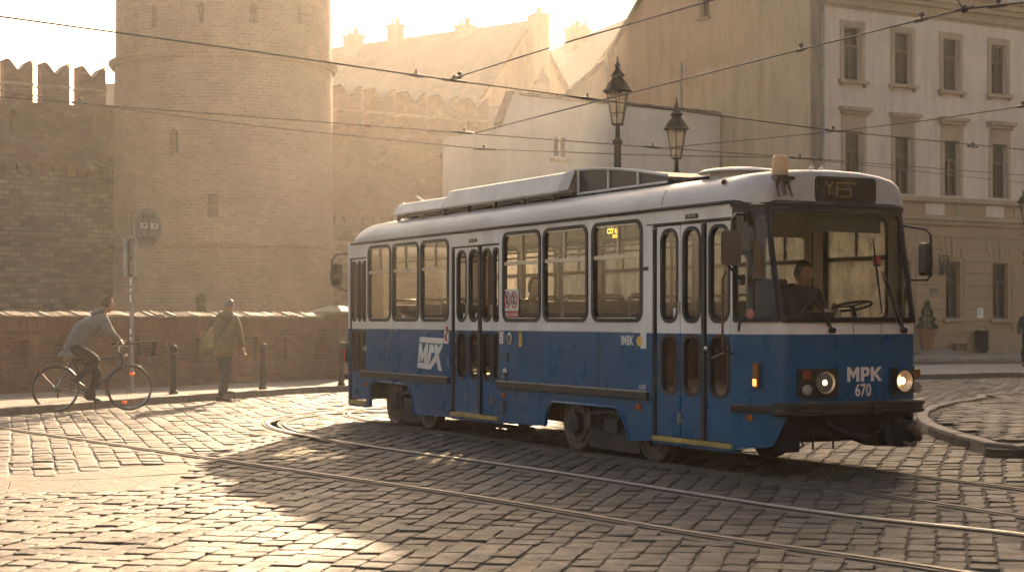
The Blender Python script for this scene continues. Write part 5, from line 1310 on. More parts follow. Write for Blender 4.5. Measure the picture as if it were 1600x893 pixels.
def on_nose(w_, z, off): return PF(nose_t(w_), z, off)
def cluster(w0, w1, wl, wi, name='headlight_unit'):
    fn = lambda a, b_, k: on_nose(a, b_, .035 if k == 0 else -.02)
    ho = part(MB().panel(rr(w0, w1, .735, 1.015, .03, 3), [], fn), name, 'black', smooth=0, bevel=.01)
    nrm = (on_nose(wl, .87, .1) - on_nose(wl, .87, 0)).normalized(); q = nrm.to_track_quat('Z', 'Y').to_matrix()
    c = on_nose(wl, .878, .035)
    MB().lathe([(.118, -.02), (.124, .02), (.112, .028), (.104, .012)], c=c, n=28, rot=q, caps=False).build('lamp_ring', 'black', ho, smooth=40)
    MB().lathe([(.106, .0), (.09, -.03), (.05, -.05), (.0, -.055)], c=c + nrm * .02, n=28, rot=q, caps=False).build('reflector', 'lamp_bowl', ho, smooth=60)
    MB().ell(c - nrm * .012, (.036, .036, .02), nu=10, nv=8, rot=q).build('bulb', 'bulb_glow', ho, smooth=60)
    MB().lathe([(.108, .0), (.09, .018), (.05, .03), (.0, .034)], c=c + nrm * .012, n=28, rot=q, caps=False).build('lens', 'lamp_clear', ho, smooth=60)
    c2 = on_nose(wi, .955, .04); MB().box(c2, (.03, .085, .085), mat=Matrix.Rotation(math.atan2(nrm.y, nrm.x), 3, 'Z')).build('indicator', 'ind_lens' if wi < 1 else 'amber_dark', ho, smooth=0, bevel=.008)
    c3 = on_nose(wi, .81, .04); MB().lathe([(.05, -.01), (.052, .015), (.035, .024), (0, .026)], c=c3, n=20, rot=q).build('fog_lamp', 'fog_lens', ho, smooth=50)
pm('amber_dark', (.3, .1, .015), rough=.3); pm('ind_lens', (.26, .045, .02), rough=.3); pm('fog_lens', (.3, .28, .24), rough=.15)
emit_mat('bulb_glow', (1.0, .6, .27), 2.6)
m, nt, b = nodes_of('lamp_clear'); b.inputs['Base Color'].default_value = (.9, .86, .78, 1); b.inputs['Roughness'].default_value = .08; b.inputs['Alpha'].default_value = .15; MATS['lamp_clear'] = m
cluster(.40, .86, .70, .485); cluster(1.53, 1.96, 1.69, 1.875)
# lettering on the nose and sides
def nose_text(txt, size, wc, zc, mat, bold, sx=1.0, name='lettering', off=.006):
    mb = MB(); add_text(mb, txt, size, lambda a, b_: on_nose(wc + a, zc + b_, off), bold, sx=sx); return part(mb, name, mat, smooth=0)
mb = MB()
for pts, hl_ in (([(0, 0), (0, 1), (.22, 1), (.44, .56), (.66, 1), (.88, 1), (.88, 0), (.66, 0), (.66, .62), (.44, .2), (.22, .62), (.22, 0)], []),
                 ([(1.02, 0), (1.02, 1), (1.45, 1), (1.58, .95), (1.66, .83), (1.66, .52), (1.58, .4), (1.45, .34), (1.24, .34), (1.24, 0)], [[(1.24, .52), (1.24, .81), (1.38, .81), (1.44, .76), (1.44, .58), (1.38, .52)]]),
                 ([(1.78, 0), (1.78, 1), (2.0, 1), (2.0, .62), (2.34, 1), (2.62, 1), (2.22, .55), (2.64, 0), (2.37, 0), (2.06, .42), (2.0, .35), (2.0, 0)], [])):
    mb.panel(pts, hl_, lambda a, b_, k: on_nose(1.21 + (a - 1.32) * .168, .953 + (b_ - .5) * .142, .006 if k == 0 else .002))
part(mb, 'lettering', 'white_mark', smooth=0)
nose_text('670', .17, 1.185, .79, 'white_mark', .0035, .82, 'fleet_number')
def side_text(txt, size, u, z, mat='white_mark', bold=.003, sx=1.0, name='lettering', shear=0.0):
    mb = MB(); add_text(mb, txt, size, lambda a, b_: V(u - a, -.0045, z + b_), bold, sx=sx, shear=shear); return part(mb, name, mat, smooth=0)
side_text('IMBK', .14, 2.0, 1.26, bold=.005, sx=.82); side_text('5620', .072, 1.68, .765, bold=.001, name='fleet_number'); side_text('1 (0)', .10, 9.58, 1.06, bold=.002, sx=.7, name='fleet_number')
# side emblem: framed letters
def poly_side(pts, mat, name, k=-.0045, parent=tram):
    mb = MB(); mb.panel(pts, [], lambda a, b_, kk: V(a, k + (.003 if kk else 0), b_)); return mb.build(name, mat, parent, smooth=0)
eu = lambda x: 7.655 - (x - 90) / 320 * .80       # crop pixel -> u
ez = lambda y: 1.255 - (y - 205) / 425 * .46
E_ = [[(128, 205), (445, 222), (430, 292), (120, 275)], [(100, 535), (260, 545), (345, 410), (375, 470), (268, 620), (90, 605)],
      [(118, 290), (152, 292), (165, 430), (210, 292), (240, 292), (222, 545), (185, 535), (192, 420), (160, 520), (140, 520), (135, 400), (125, 528), (100, 525)],
      [(258, 300), (300, 300), (318, 345), (318, 405), (276, 412), (272, 470), (250, 536), (228, 536)], [(320, 305), (352, 300), (380, 345), (395, 305), (432, 305), (375, 430), (415, 630), (375, 625), (330, 430)]]
em = poly_side([(eu(x), ez(y)) for x, y in E_[0]], 'white_mark', 'emblem')
for q_ in E_[1:]: poly_side([(eu(x), ez(y)) for x, y in q_], 'white_mark', 'emblem_letter', parent=em)
# small stickers
def stick(u0, u1, z0, z1, mat, name): return part(MB().box(V((u0 + u1) / 2, -.004, (z0 + z1) / 2), (abs(u1 - u0), .004, z1 - z0)), name, mat, smooth=0)
stick(6.62, 6.76, 1.17, 1.34, 'white_mark', 'sticker'); mb = MB(); mb.tube([V(6.66, -.008, 1.20), V(6.69, -.008, 1.28), V(6.62, -.008, 1.33), V(6.66, -.008, 1.40)], .022, 6, flat=.15); part(mb, 'sticker', 'red_mark', smooth=0)
stick(5.0, 5.1, 1.19, 1.34, 'white_mark', 'sticker'); stick(4.49, 4.57, 1.16, 1.34, 'yellow_mark', 'sticker'); stick(1.60, 1.72, 1.18, 1.35, 'white_mark', 'sticker')
mb = MB().lathe([(.055, -.002), (.055, .002)], c=V(1.74, -.008, 1.26), n=20, axis='Y'); part(mb, 'sticker', 'yellow_mark', smooth=0)
stick(1.565, 1.665, 2.02, 2.06, 'dark_mark', 'sticker')
for i, z in enumerate((1.22, 1.26, 1.30)): stick(5.02, 5.08, z, z + .012, 'dark_mark', 'sticker_line')
for z in (1.20, 1.26, 1.31): stick(4.505, 4.555, z, z + .02, 'dark_mark', 'sticker_line')
mb = MB().lathe([(.07, 0), (.075, .012), (.05, .016), (.045, -.01), (0, -.012)], c=V(4.82, .0, 1.255), n=22, axis='Y', rot=Matrix.Scale(-1, 3, Vector((0, 1, 0)))); part(mb, 'filler_cap', 'alu', smooth=50)
part(MB().box(V(4.9, -.008, 1.03), (.06, .02, .12)), 'lock_plate', 'dark_alu', smooth=0, bevel=.006)
mb = MB().ell(V(4.93, -.01, .84), (.05, .03, .05), nu=12, nv=8); mb.box(V(4.93, -.03, .80), (.03, .03, .09)); part(mb, 'hatch_handle', 'alu', smooth=40)
mb = MB().box(V(9.03, -.01, .93), (.10, .02, .09)); part(mb, 'lock_plate', 'blue', smooth=0, bevel=.008)
mb = MB().ell(V(4.98, -.004, .39), (.05, .02, .1), nu=12, nv=8); part(mb, 'fuel_flap', 'black', smooth=60)
for (u, z, s) in ((4.98, .545, .05), (1.75, .55, .06), (9.5, .52, .05)):
    part(MB().box(V(u, -.012, z), (s * 1.6, .025, s)), 'side_marker', 'amber', smooth=0, bevel=.006)
t_ = px_t(1172, .55); part(MB().box(PF(t_, .535, .02), (.11, .03, .055), mat=Matrix.Rotation(R(-20), 3, 'Z')), 'side_marker', 'amber', smooth=0, bevel=.006)
t_ = px_t(1182, .95); q = Matrix.Rotation(R(-20), 3, 'Z')
sm = part(MB().box(PF(t_, .945, .02), (.11, .04, .25), mat=q), 'side_indicator', 'amber_dark', smooth=0, bevel=.012)
MB().box(PF(t_, .88, .045), (.08, .02, .07), mat=q).build('lit_lens', 'marker_lit', sm, smooth=0, bevel=.008)
# rub rails, hatch seams
for (a, b_) in ((1.54, 5.13), (6.58, 9.68)):
    r1 = part(MB().box(V((a + b_) / 2, -.02, .675), (b_ - a, .05, .085)), 'rub_rail', 'black', smooth=0, bevel=.008)
    MB().box(V((a + b_) / 2, -.03, .722), (b_ - a, .035, .012)).build('trim', 'alu', r1, smooth=0)
mb = MB()
for (a, b_, c, d) in ((4.02, 4.026, .24, .60), (4.02, 5.1, .235, .241), (4.02, 5.1, .60, .606), (6.62, 6.626, .2, .62), (6.62, 7.75, .27, .276), (7.72, 7.726, .27, .62), (2.35, 2.356, .54, .62), (2.62, 2.625, .73, 1.34), (3.78, 3.785, .73, 1.34), (7.2, 7.205, .73, 1.34), (8.5, 8.505, .73, 1.34), (1.9, 5.1, 1.352, 1.356), (6.6, 9.5, 1.352, 1.356)): mb.box(V((a + b_) / 2, -.001, (c + d) / 2), (b_ - a, .004, d - c))
part(mb, 'panel_seam', 'rubber', smooth=0)
mb = MB()
for (p, w0) in (([(1.95, .17), (2.02, .32), (2.12, .45), (2.24, .52), (3.72, .52), (3.80, .47), (3.86, .38), (3.9, .22)], 0), ([(7.72, .16), (7.80, .36), (7.88, .5), (7.98, .575), (9.30, .58), (9.36, .5), (9.38, .2)], 0)):
    mb.tube([V(a, -.006, b_) for a, b_ in p], .014, 6)
part(mb, 'arch_lip', 'blue', smooth=40)
mb = MB()
mb.panel([(1.97, .2), (3.88, .2), (3.7, .7), (2.2, .7)], [], lambda a, b_, k: V(a, .9 if k == 0 else 1.2, b_))
mb.panel([(7.75, .2), (9.36, .2), (9.3, .7), (7.9, .7)], [], lambda a, b_, k: V(a, .9 if k == 0 else 1.2, b_)); part(mb, 'wheel_well', 'chassis', smooth=0)

# --- floor and underframe
part(MB().box(V(5.1, 1.05, .76), (10.1, 1.98, .05)), 'floor', 'int_dark', smooth=0)
part(MB().box(V(5.1, 1.05, 2.63), (10.0, 1.9, .02)), 'ceiling', 'interior', smooth=0)
part(MB().box(V(5.1, 1.05, .66), (9.9, 1.9, .14)), 'underframe', 'chassis', smooth=0)
for c_, s_ in (((4.5, 1.0, .42), (.95, 1.3, .34)), ((5.9, 1.1, .45), (1.2, 1.4, .3)), ((7.2, .9, .45), (.55, 1.0, .3)), ((.55, 1.0, .42), (1.1, 1.5, .34))): part(MB().box(V(*c_), s_), 'underfloor_box', 'chassis', smooth=0, bevel=.02)

# --- bogies
def wheel(u, w_):
    s = -1 if w_ < 1 else 1; c = V(u, w_, .29)
    f = Matrix.Scale(s, 3, Vector((0, 1, 0)))
    wh_ = part(MB().lathe([(.30, -.07), (.355, -.06), (.358, -.035), (.335, -.025), (.33, .055), (.30, .065), (.285, .05), (.27, .035), (.13, .02), (.10, .05), (0, .055)], c=c, n=40, axis='Y', rot=f), 'wheel', 'wheel_steel', smooth=35)
    MB().lathe([(.115, .03), (.11, .10), (.06, .12), (0, .12)], c=c, n=18, axis='Y', rot=f).build('axle_box', 'chassis', wh_, smooth=35)
    MB().lathe([(.235, .028), (.235, .045), (.175, .05), (.175, .028)], c=c, n=8, axis='Y', rot=f).build('bolt_ring', 'wheel_steel', wh_, smooth=0)
for u in (1.62, 3.30, 7.52, 8.68):
    for w_ in (.16, 1.66): wheel(u, w_)
    part(MB().tube([V(u, .2, .29), V(u, 1.62, .29)], .06, 10), 'axle', 'chassis', smooth=50)
for (a, b_) in ((1.62, 3.30), (7.52, 8.68)):
    m_ = (a + b_) / 2; mb = MB()
    mb.box(V(m_, .19, .42), (b_ - a - .2, .1, .13)); mb.box(V(m_, .12, .15), (b_ - a - .55, .05, .25)); mb.box(V(m_, .1, .3), (.3, .1, .16))
    for du in (-.28, .28):
        for k in range(5): mb.lathe([(.06, .24 + .04 * k), (.06, .262 + .04 * k)], c=V(m_ + du, .11, 0), n=12)
    mb.box(V(m_ - .5, .1, .34), (.1, .1, .2)); mb.box(V(m_ + .5, .1, .34), (.1, .1, .2)); mb.tube([V(a + .2, .08, .4), V(m_, .06, .46), V(b_ - .2, .08, .4)], .025, 8); mb.box(V(m_, 1.05, .42), (b_ - a, 1.5, .12)); mb.box(V(m_, 1.7, .42), (b_ - a, .1, .13)); mb.box(V(m_, 1.72, .15), (b_ - a - .5, .05, .25))
    part(mb, 'bogie_frame', 'chassis', smooth=0, bevel=.01)

# --- roof equipment
def fairing(u0, u1, zt, tilt=.0):
    sec = [(.12, 3.0), (.1, 3.02), (.2, zt), (.26, zt + .015), (1.84, zt + .015), (1.9, zt), (2.0, 3.02), (1.98, 3.0)]
    mb = MB().grid([[V(u, a, b_) for a, b_ in sec] for u in (u0, u1)], closed=True); k = len(sec); mb.f += [tuple(range(k)), tuple(range(k, 2 * k))]; mb.m += [0, 0]
    return part(mb, 'roof_fairing', 'fairing', smooth=0, bevel=.012)
f1 = fairing(3.78, 7.06, 3.245); f2 = fairing(7.10, 8.78, 3.17)
# flared end cowl
sec0 = [(.1, 3.02), (.2, 3.245), (1.9, 3.245), (2.0, 3.02)]; sec1 = [(.14, 3.02), (.24, 3.27), (1.86, 3.27), (1.96, 3.02)]
mb = MB().grid([[V(3.78, a, b_) for a, b_ in sec0], [V(3.62, a + (.02 if a < 1 else -.02), b_ + .012) for a, b_ in sec1]]); part(mb, 'fairing_cowl', 'fairing', smooth=0)
for u in ts(3.95, 8.65, 6):
    for w_ in (.15, 1.95): part(MB().box(V(u, w_, 2.965), (.035, .05, .09)), 'fairing_bracket', 'dark_alu', smooth=0)
mb = MB(); mb.box(V(6.2, .45, 2.985), (5.2, .5, .03)); mb.box(V(6.2, 1.65, 2.985), (5.2, .5, .03)); part(mb, 'fairing_base', 'black', smooth=0)
# open resistor frame ahead of the fairing
ztp = lambda u: 3.05 + .22 * math.sin(min(1, max(0, (u - 1.6) / 2.1)) * math.pi / 2)
fl_ = ts(1.65, 3.64, 10); mb = MB()
for w_ in (.3, 1.8):
    mb.grid([[V(u, w_, 2.97) for u in fl_], [V(u, w_, ztp(u) - .01) for u in fl_]])
mb.grid([[V(u, .3, ztp(u) - .012) for u in fl_], [V(u, 1.8, ztp(u) - .012) for u in fl_]])
rf = part(mb, 'resistor_box', 'black', smooth=0)
mb = MB()
for w_ in (.29, 1.81):
    mb.tube([V(u, w_, ztp(u)) for u in fl_], .018, 6); mb.tube([V(u, w_ , 2.985) for u in fl_], .016, 6)
    for u in (2.25, 2.9, 3.6): mb.tube([V(u, w_, 2.97), V(u, w_, ztp(u))], .02, 6)
mb.build('frame_rail', 'fairing', rf, smooth=40)
mb = MB(); mb.tube([V(.95, .36, 2.985), V(1.4, .34, 3.0), V(3.6, .30, 3.0)], .014, 6); part(mb, 'roof_cable', 'rubber', smooth=50)
h_ = part(MB().lathe([(.3, 2.95), (.3, 3.02)], c=V(.75, .6, 0), n=24, rot=None), 'roof_hatch', 'fairing', smooth=40)
mb = MB(); mb.lathe([(.0, 3.085), (.2, 3.075), (.38, 3.05), (.42, 3.03), (.42, 3.015), (.3, 3.02)], c=V(.75, .6, 0), n=28); mb.build('hatch_lid', 'fairing', h_, smooth=40)
mb = MB(); mb.ell(V(.22, .055, 2.87), (.035, .03, .03), nu=10, nv=7); part(mb, 'roof_lamp', 'rubber', smooth=60)
mb = MB(); mb.tube([V(8.2, .35, 3.18), V(8.35, .3, 3.26)], .02, 6); mb.tube([V(8.75, .3, 3.17), V(8.85, .3, 3.2)], .018, 6); mb.box(V(9.75, .7, 2.99), (.16, .16, .18)); part(mb, 'roof_fitting', 'fairing', smooth=0)
for (u, w_, z) in ((-.1, 1.02, 3.0), (-.12, .88, 3.0)): part(MB().lathe([(.03, z - .04), (.025, z + .02), (.012, z + .03), (.01, z + .06)], c=V(u, w_, 0), n=10), 'aerial_stub', 'alu', smooth=40)
# beacon
bc = V(-.24, .40, 0)
be = part(MB().box(bc + Vector((0, 0, 2.885)), (.2, .22, .03)).box(bc + Vector((.04, 0, 2.86)), (.12, .1, .04)).tube([bc + Vector((.02, -.06, 2.86)), bc + Vector((.12, -.1, 2.70))], .012, 6).tube([bc + Vector((.04, .06, 2.86)), bc + Vector((.1, .08, 2.70))], .012, 6).tube([bc + Vector((.05, 0, 2.87)), bc + Vector((.08, .0, 2.72))], .015, 6), 'beacon', 'dark_alu', smooth=40)
pf = [(.085, 2.90), (.088, 2.92)] + [(.085 - .012 * i / 6, 2.93 + .17 * i / 6) for i in range(7)] + [(.06, 3.115), (0, 3.12)]
MB().lathe(pf, c=bc, n=24).build('amber_dome', 'amber_cap', be, smooth=50)
MB().lathe([(.093, 2.895), (.093, 2.915)], c=bc, n=24).build('base_ring', 'black', be, smooth=40)
# destination display
fnD = lambda a, b_, k: V(-.292 + (.05 if k else 0), a, b_)
dd = part(MB().panel(rr(.80, 1.56, 2.665, 2.925, .045, 5), [], fnD), 'destination_display', 'rubber', smooth=0, bevel=.012)
MB().panel(rr(.825, 1.535, 2.69, 2.90, .03, 5), [], lambda a, b_, k: V(-.297 + (.004 if k else 0), a, b_)).build('screen', 'display', dd, smooth=0)
mb = MB(); add_text(mb, 'Y', .19, lambda a, b_: V(-.3005, .965 + a, 2.80 + b_), .002)
for (a, b_, c, d) in ((1.05, 1.30, 2.855, 2.872), (1.05, 1.068, 2.72, 2.872), (1.05, 1.24, 2.795, 2.81), (1.22, 1.238, 2.72, 2.81), (1.09, 1.24, 2.72, 2.735)): mb.box(V(-.2995, (a + b_) / 2, (c + d) / 2), (.003, b_ - a, d - c))
mb.build('display_text', 'display_amber', dd, smooth=0)
# wipers
def WS(px, py, off=-.07):
    u = -.45
    for _ in range(6):
        a = (px - 800) / F; o = TC + TD * u; w_ = (a * o.y - o.x) / (TR.x - a * TR.y); t = o.y + TR.y * w_; z = H - (py - YH) / F * t - .05
        u = -nz(z) - .03 + off
    return V(u, w_, z)
def wiper(piv, elbow, tip0, tip1):
    wp_ = part(MB().tube([WS(*piv), WS(*elbow)], [.018, .01], 8).lathe([(.03, -.02), (.03, .03)], c=WS(*piv), n=12, axis='X'), 'wiper', 'black', smooth=40)
    MB().tube([WS(piv[0] - 7, piv[1] - 8), WS(elbow[0] - 3, elbow[1] + 2)], .007, 6).build('link_rod', 'black', wp_, smooth=40)
    MB().tube([WS(*tip0, -.035), WS((tip0[0] + tip1[0]) / 2, (tip0[1] + tip1[1]) / 2, -.04), WS(*tip1, -.035)], [.007, .013, .007], 6).build('blade', 'rubber', wp_, smooth=40)
wiper((1300, 516), (1277, 466), (1244, 497), (1281, 452)); wiper((1412, 516), (1381, 424), (1364, 374), (1378, 490))
# mirrors
def LV(px, py, D): u, w_, z = L3(px, py, D); return V(u, w_, z)
mi = part(MB().tube([LV(1166, 335, 16.25), LV(1150, 334, 16.05), LV(1144, 342, 16.0), LV(1143, 362, 16.0)], .014, 8), 'wing_mirror', 'black', smooth=40)
MB().tube([LV(1136, 412, 16.0), LV(1146, 424, 16.05), LV(1159, 436, 16.25)], .012, 8).build('lower_arm', 'black', mi, smooth=40); MB().box(LV(1163, 338, 16.28), (.05, .05, .12)).build('bracket', 'black', mi, smooth=0); MB().box(LV(1159, 437, 16.28), (.05, .05, .1)).build('bracket', 'black', mi, smooth=0)
a0 = LV(1142, 387, 16.0); qm = Matrix.Rotation(R(-30), 3, 'Z')
MB().panel(rr(-.095, .095, -.17, .17, .05, 5), [], lambda a, b_, k: a0 + qm @ Vector((.03 if k == 0 else -.04, a, b_))).build('mirror_head', 'black', mi, smooth=0, bevel=.015)
MB().panel(rr(-.085, .085, -.155, .155, .04, 5), [], lambda a, b_, k: a0 + qm @ Vector((-.042 if k == 0 else -.044, a, b_))).build('mirror_glass', 'mirror_face', mi, smooth=0)
mi = part(MB().tube([LV(1410, 352, 17.0), LV(1446, 358, 16.8), LV(1454, 366, 16.75), LV(1456, 400, 16.75), LV(1455, 430, 16.75), LV(1449, 437, 16.8), LV(1420, 437, 16.95)], .013, 8), 'wing_mirror', 'black', smooth=40)
a1 = LV(1446, 405, 16.75); qm = Matrix.Rotation(R(28), 3, 'Z')
MB().panel(rr(-.09, .09, -.165, .165, .06, 5), [], lambda a, b_, k: a1 + qm @ Vector((.03 if k == 0 else -.04, a, b_))).build('mirror_head', 'black', mi, smooth=0, bevel=.018)
mi = part(MB().tube([LV(545, 396, 25.75), LV(527, 397, 25.7), LV(519, 405, 25.7), LV(517, 430, 25.7), LV(519, 446, 25.7), LV(543, 455, 25.8)], .016, 8), 'wing_mirror', 'black', smooth=40)
a2 = LV(526, 429, 25.68); qm = Matrix.Rotation(R(-8), 3, 'Z')
MB().panel(rr(-.085, .085, -.17, .17, .05, 5), [], lambda a, b_, k: a2 + qm @ Vector((.03 if k == 0 else -.04, a, b_))).build('mirror_head', 'black', mi, smooth=0, bevel=.015)
MB().panel(rr(-.07, .07, -.15, .15, .04, 5), [], lambda a, b_, k: a2 + qm @ Vector((.034 if k == 0 else .031, a, b_))).build('mirror_glass', 'mirror_face', mi, smooth=0)
mb = MB(); mb.tube([LV(1134, 424, 16.05), LV(1129, 435, 16.1), LV(1129, 545, 16.15), LV(1134, 550, 16.3)], .012, 8); mb.tube([LV(1112, 560, 16.5), LV(1134, 549, 16.3), LV(1146, 552, 16.45)], .009, 6); part(mb, 'grab_rod', 'seat_rail', smooth=40)
mb = MB(); mb.tube([LV(1160, 497, 16.3), LV(1155, 507, 16.28), LV(1154, 517, 16.3)], .012, 6); part(mb, 'hook', 'rubber', smooth=40)
# rear end
nr = .22; cR = catmull([(10.25, 0), (10.25 + .4 * nr, .05), (10.25 + nr, .35), (10.25 + nr + .03, 1.05), (10.25 + nr, 1.75), (10.25 + .4 * nr, 2.05), (10.25, 2.1)], 4)
part(MB().grid([[V(a, b_, z) for a, b_ in cR] for z in (.25, .8, ZBELT)]), 'rear_panel', 'blue', smooth=40); part(MB().grid([[V(a, b_, z) for a, b_ in cR] for z in (ZBELT, 1.5)]), 'rear_panel', 'cream', smooth=40)
part(MB().grid([[V(a, b_, z) for a, b_ in cR] for z in (2.5, 2.66)]), 'rear_panel', 'cream', smooth=40)
for i in (0, 8, 16, 22): part(MB().grid([[V(a, b_, z) for a, b_ in cR[i:i + 3]] for z in (1.5, 2.5)]), 'rear_post', 'cream', smooth=40)
part(MB().grid([[V(a - .01, b_, z) for a, b_ in cR] for z in (1.49, 2.51)]), 'rear_window', 'win_glass', smooth=40)
tl_ = part(MB().box(V(10.31, -.01, .98), (.07, .06, .3)), 'tail_light', 'black', smooth=0, bevel=.01); MB().box(V(10.33, -.03, 1.0), (.06, .04, .1)).build('lens', 'red_lens', tl_, smooth=0, bevel=.01); MB().box(V(10.33, -.03, .89), (.06, .04, .08)).build('lens', 'red_lens', tl_, smooth=0, bevel=.01)
part(MB().box(V(10.33, .0, .62), (.08, .06, .08)), 'rear_bracket', 'black', smooth=0, bevel=.01)

# --- inside
def seat(u, w_, wd=.44, rail=True):
    st_ = part(MB().box(V(u, w_, 1.13), (.42, wd, .08)).box(V(u + .22, w_, 1.43), (.07, wd, .56), mat=Matrix.Rotation(R(-8), 3, 'Y')), 'seat', 'seat', smooth=0, bevel=.03)
    MB().tube([V(u + .25, w_ - wd / 2 + .02, 1.5), V(u + .27, w_ - wd / 2 + .02, 1.72), V(u + .27, w_ - wd / 2 + .07, 1.775), V(u + .27, w_ + wd / 2 - .07, 1.775), V(u + .27, w_ + wd / 2 - .02, 1.72), V(u + .25, w_ + wd / 2 - .02, 1.5)], .017, 8).build('hand_rail', 'seat_rail', st_, smooth=50)
    MB().box(V(u, w_, .94), (.3, .1, .32)).build('pedestal', 'int_dark', st_, smooth=0)
for u in (1.95, 2.72, 3.5, 4.3): seat(u, .36)
for u in (6.95, 7.75, 8.6): seat(u, .36)
for u in (1.75, 2.55, 3.35, 4.15, 4.95, 5.75, 6.6, 7.4, 8.2, 9.0): seat(u, 1.68, .5)
mb = MB()
for (u, w_) in ((1.58, .3), (1.58, 1.0), (5.06, .32), (6.62, .32), (5.85, 1.3), (3.4, 1.3), (8.0, 1.3)): mb.tube([V(u, w_, .78), V(u, w_, 2.62)], .017, 8)
for w_ in (.55, 1.45): mb.tube([V(1.5, w_, 2.36), V(9.6, w_, 2.36)], .015, 8)
part(mb, 'pole', 'seat_rail', smooth=50)
mb = MB(); mb.panel([(.86, .78), (1.98, .78), (1.98, 2.6), (.86, 2.6)], [rr(.98, 1.12, 1.5, 2.2, .06, 4), rr(1.36, 1.9, 1.45, 2.4, .05, 4)], lambda a, b_, k: V(1.32 + (.03 if k else 0), a, b_)); part(mb, 'cab_partition', 'interior', smooth=0)
mb = MB(); mb.panel([(.93, .78), (1.17, .78), (1.17, 2.25), (.93, 2.25)], [rr(.98, 1.12, 1.5, 2.2, .06, 4)], lambda a, b_, k: V(1.30 + (.018 if k else 0), a, b_)); part(mb, 'cab_door', 'int_dark', smooth=0)
part(MB().box(V(-.22, 1.06, 1.30), (.30, 1.46, .22)).box(V(-.2, 1.5, 1.46), (.22, .55, .12)), 'dashboard', 'dash', smooth=0, bevel=.03)
part(MB().box(V(-.16, .58, 1.42), (.22, .36, .1)).box(V(-.1, .98, 1.50), (.12, .34, .14)), 'control_desk', 'int_dark', smooth=0, bevel=.02)
mb = MB(); qs = Matrix.Rotation(R(-14), 3, 'Y'); cs = V(-.12, 1.39, 1.63)
mb.tube([cs + qs @ Vector((.2 * math.cos(a), .2 * math.sin(a), 0)) for a in [2 * math.pi * i / 28 for i in range(28)]], .014, 8, closed=True); mb.tube([cs, cs + qs @ Vector((.03, 0, -.2))], .025, 8)
for a in (.3, 2.4, 4.5): mb.tube([cs, cs + qs @ Vector((.19 * math.cos(a), .19 * math.sin(a), 0))], .01, 6)
part(mb, 'steering_wheel', 'black', smooth=50)
part(MB().box(V(-.215, 1.2, 2.46), (.012, .95, .17)), 'sun_visor', 'zinc', smooth=0)
part(MB().box(V(-.03, 1.2, 1.52), (.01, .26, .18), mat=Matrix.Rotation(R(-25), 3, 'Y')), 'paper', 'white_mark', smooth=0)
part(MB().box(V(.72, 1.13, 1.2), (.42, .46, .1)).box(V(.93, 1.13, 1.58), (.08, .44, .7)).box(V(.72, 1.13, .97), (.2, .2, .38)), 'driver_seat', 'int_dark', smooth=0, bevel=.03)
sk = part(MB().lathe([(.05, -.001), (.05, .001)], c=WS(1172, 490, .05), n=18, axis='X'), 'round_sticker', 'white_mark', smooth=0)
mb = MB(); cst = WS(1172, 490, .04); mb.tube([cst + Vector((0, .04 * math.cos(a), .04 * math.sin(a))) for a in [2 * math.pi * i / 18 for i in range(18)]], .007, 6, closed=True); mb.tube([cst + Vector((0, -.02, .015)), cst + Vector((0, .0, -.02)), cst + Vector((0, .02, .015))], .006, 6); mb.build('sticker_ring', 'red_mark', sk, smooth=0)
mb = MB().box(WS(1370, 408, .0), (.004, .09, .1)); sk = part(mb, 'flag_sticker', 'red_mark', smooth=0); MB().box(WS(1371, 414, -.006), (.004, .08, .03)).build('flag_stripe', 'leaf', sk, smooth=0)
# sign on the third window
sg = part(MB().box(V(4.80, .006, 1.69), (.40, .004, .36)), 'warning_sticker', 'white_mark', smooth=0)
MB().box(V(4.80, .003, 1.555), (.40, .004, .09)).build('red_band', 'red_mark', sg, smooth=0)
mb = MB()
for uc in (4.90, 4.71):
    c = V(uc, .002, 1.74); mb.tube([c + Vector((.075 * math.cos(a), 0, .10 * math.sin(a))) for a in [2 * math.pi * i / 24 for i in range(24)]], .009, 6, closed=True); mb.tube([c + Vector((-.05, 0, .07)), c + Vector((.05, 0, -.07))], .007, 6)
mb.build('prohibition_ring', 'red_mark', sg, smooth=0)
mb = MB()
for uc in (4.90, 4.71):
    c = V(uc, .0025, 1.74); mb.tube([c + Vector((.0, 0, .07)), c + Vector((-.01, 0, 0)), c + Vector((.03, 0, -.06))], .009, 6); mb.tube([c + Vector((-.01, 0, 0)), c + Vector((-.03, 0, -.06))], .009, 6); mb.tube([c + Vector((-.03, 0, .03)), c + Vector((.03, 0, .03))], .007, 6)
mb.build('pictogram', 'dark_mark', sg, smooth=0)
mb = MB(); add_text(mb, 'UEESCA KOBKM', .05, lambda a, b_: V(4.80 - a, .0, 1.555 + b_), .001); mb.build('band_text', 'white_mark', sg, smooth=0)
ld = part(MB().box(V(2.43, .10, 2.47), (.40, .03, .13)), 'line_display', 'display', smooth=0)
mb = MB(); add_text(mb, 'CZT 4:32', .075, lambda a, b_: V(2.43 - a, .082, 2.485 + b_), .003); add_text(mb, '32 EE', .05, lambda a, b_: V(2.40 - a, .082, 2.425 + b_), .002); mb.build('display_text', 'led', ld, smooth=0)
for (u, z) in ((1.06, 1.56), (6.17, 1.52), (5.80, 1.52)): part(MB().box(V(u + .03, .03, z), (.06, .004, .11)), 'door_sticker', 'white_mark', smooth=0)
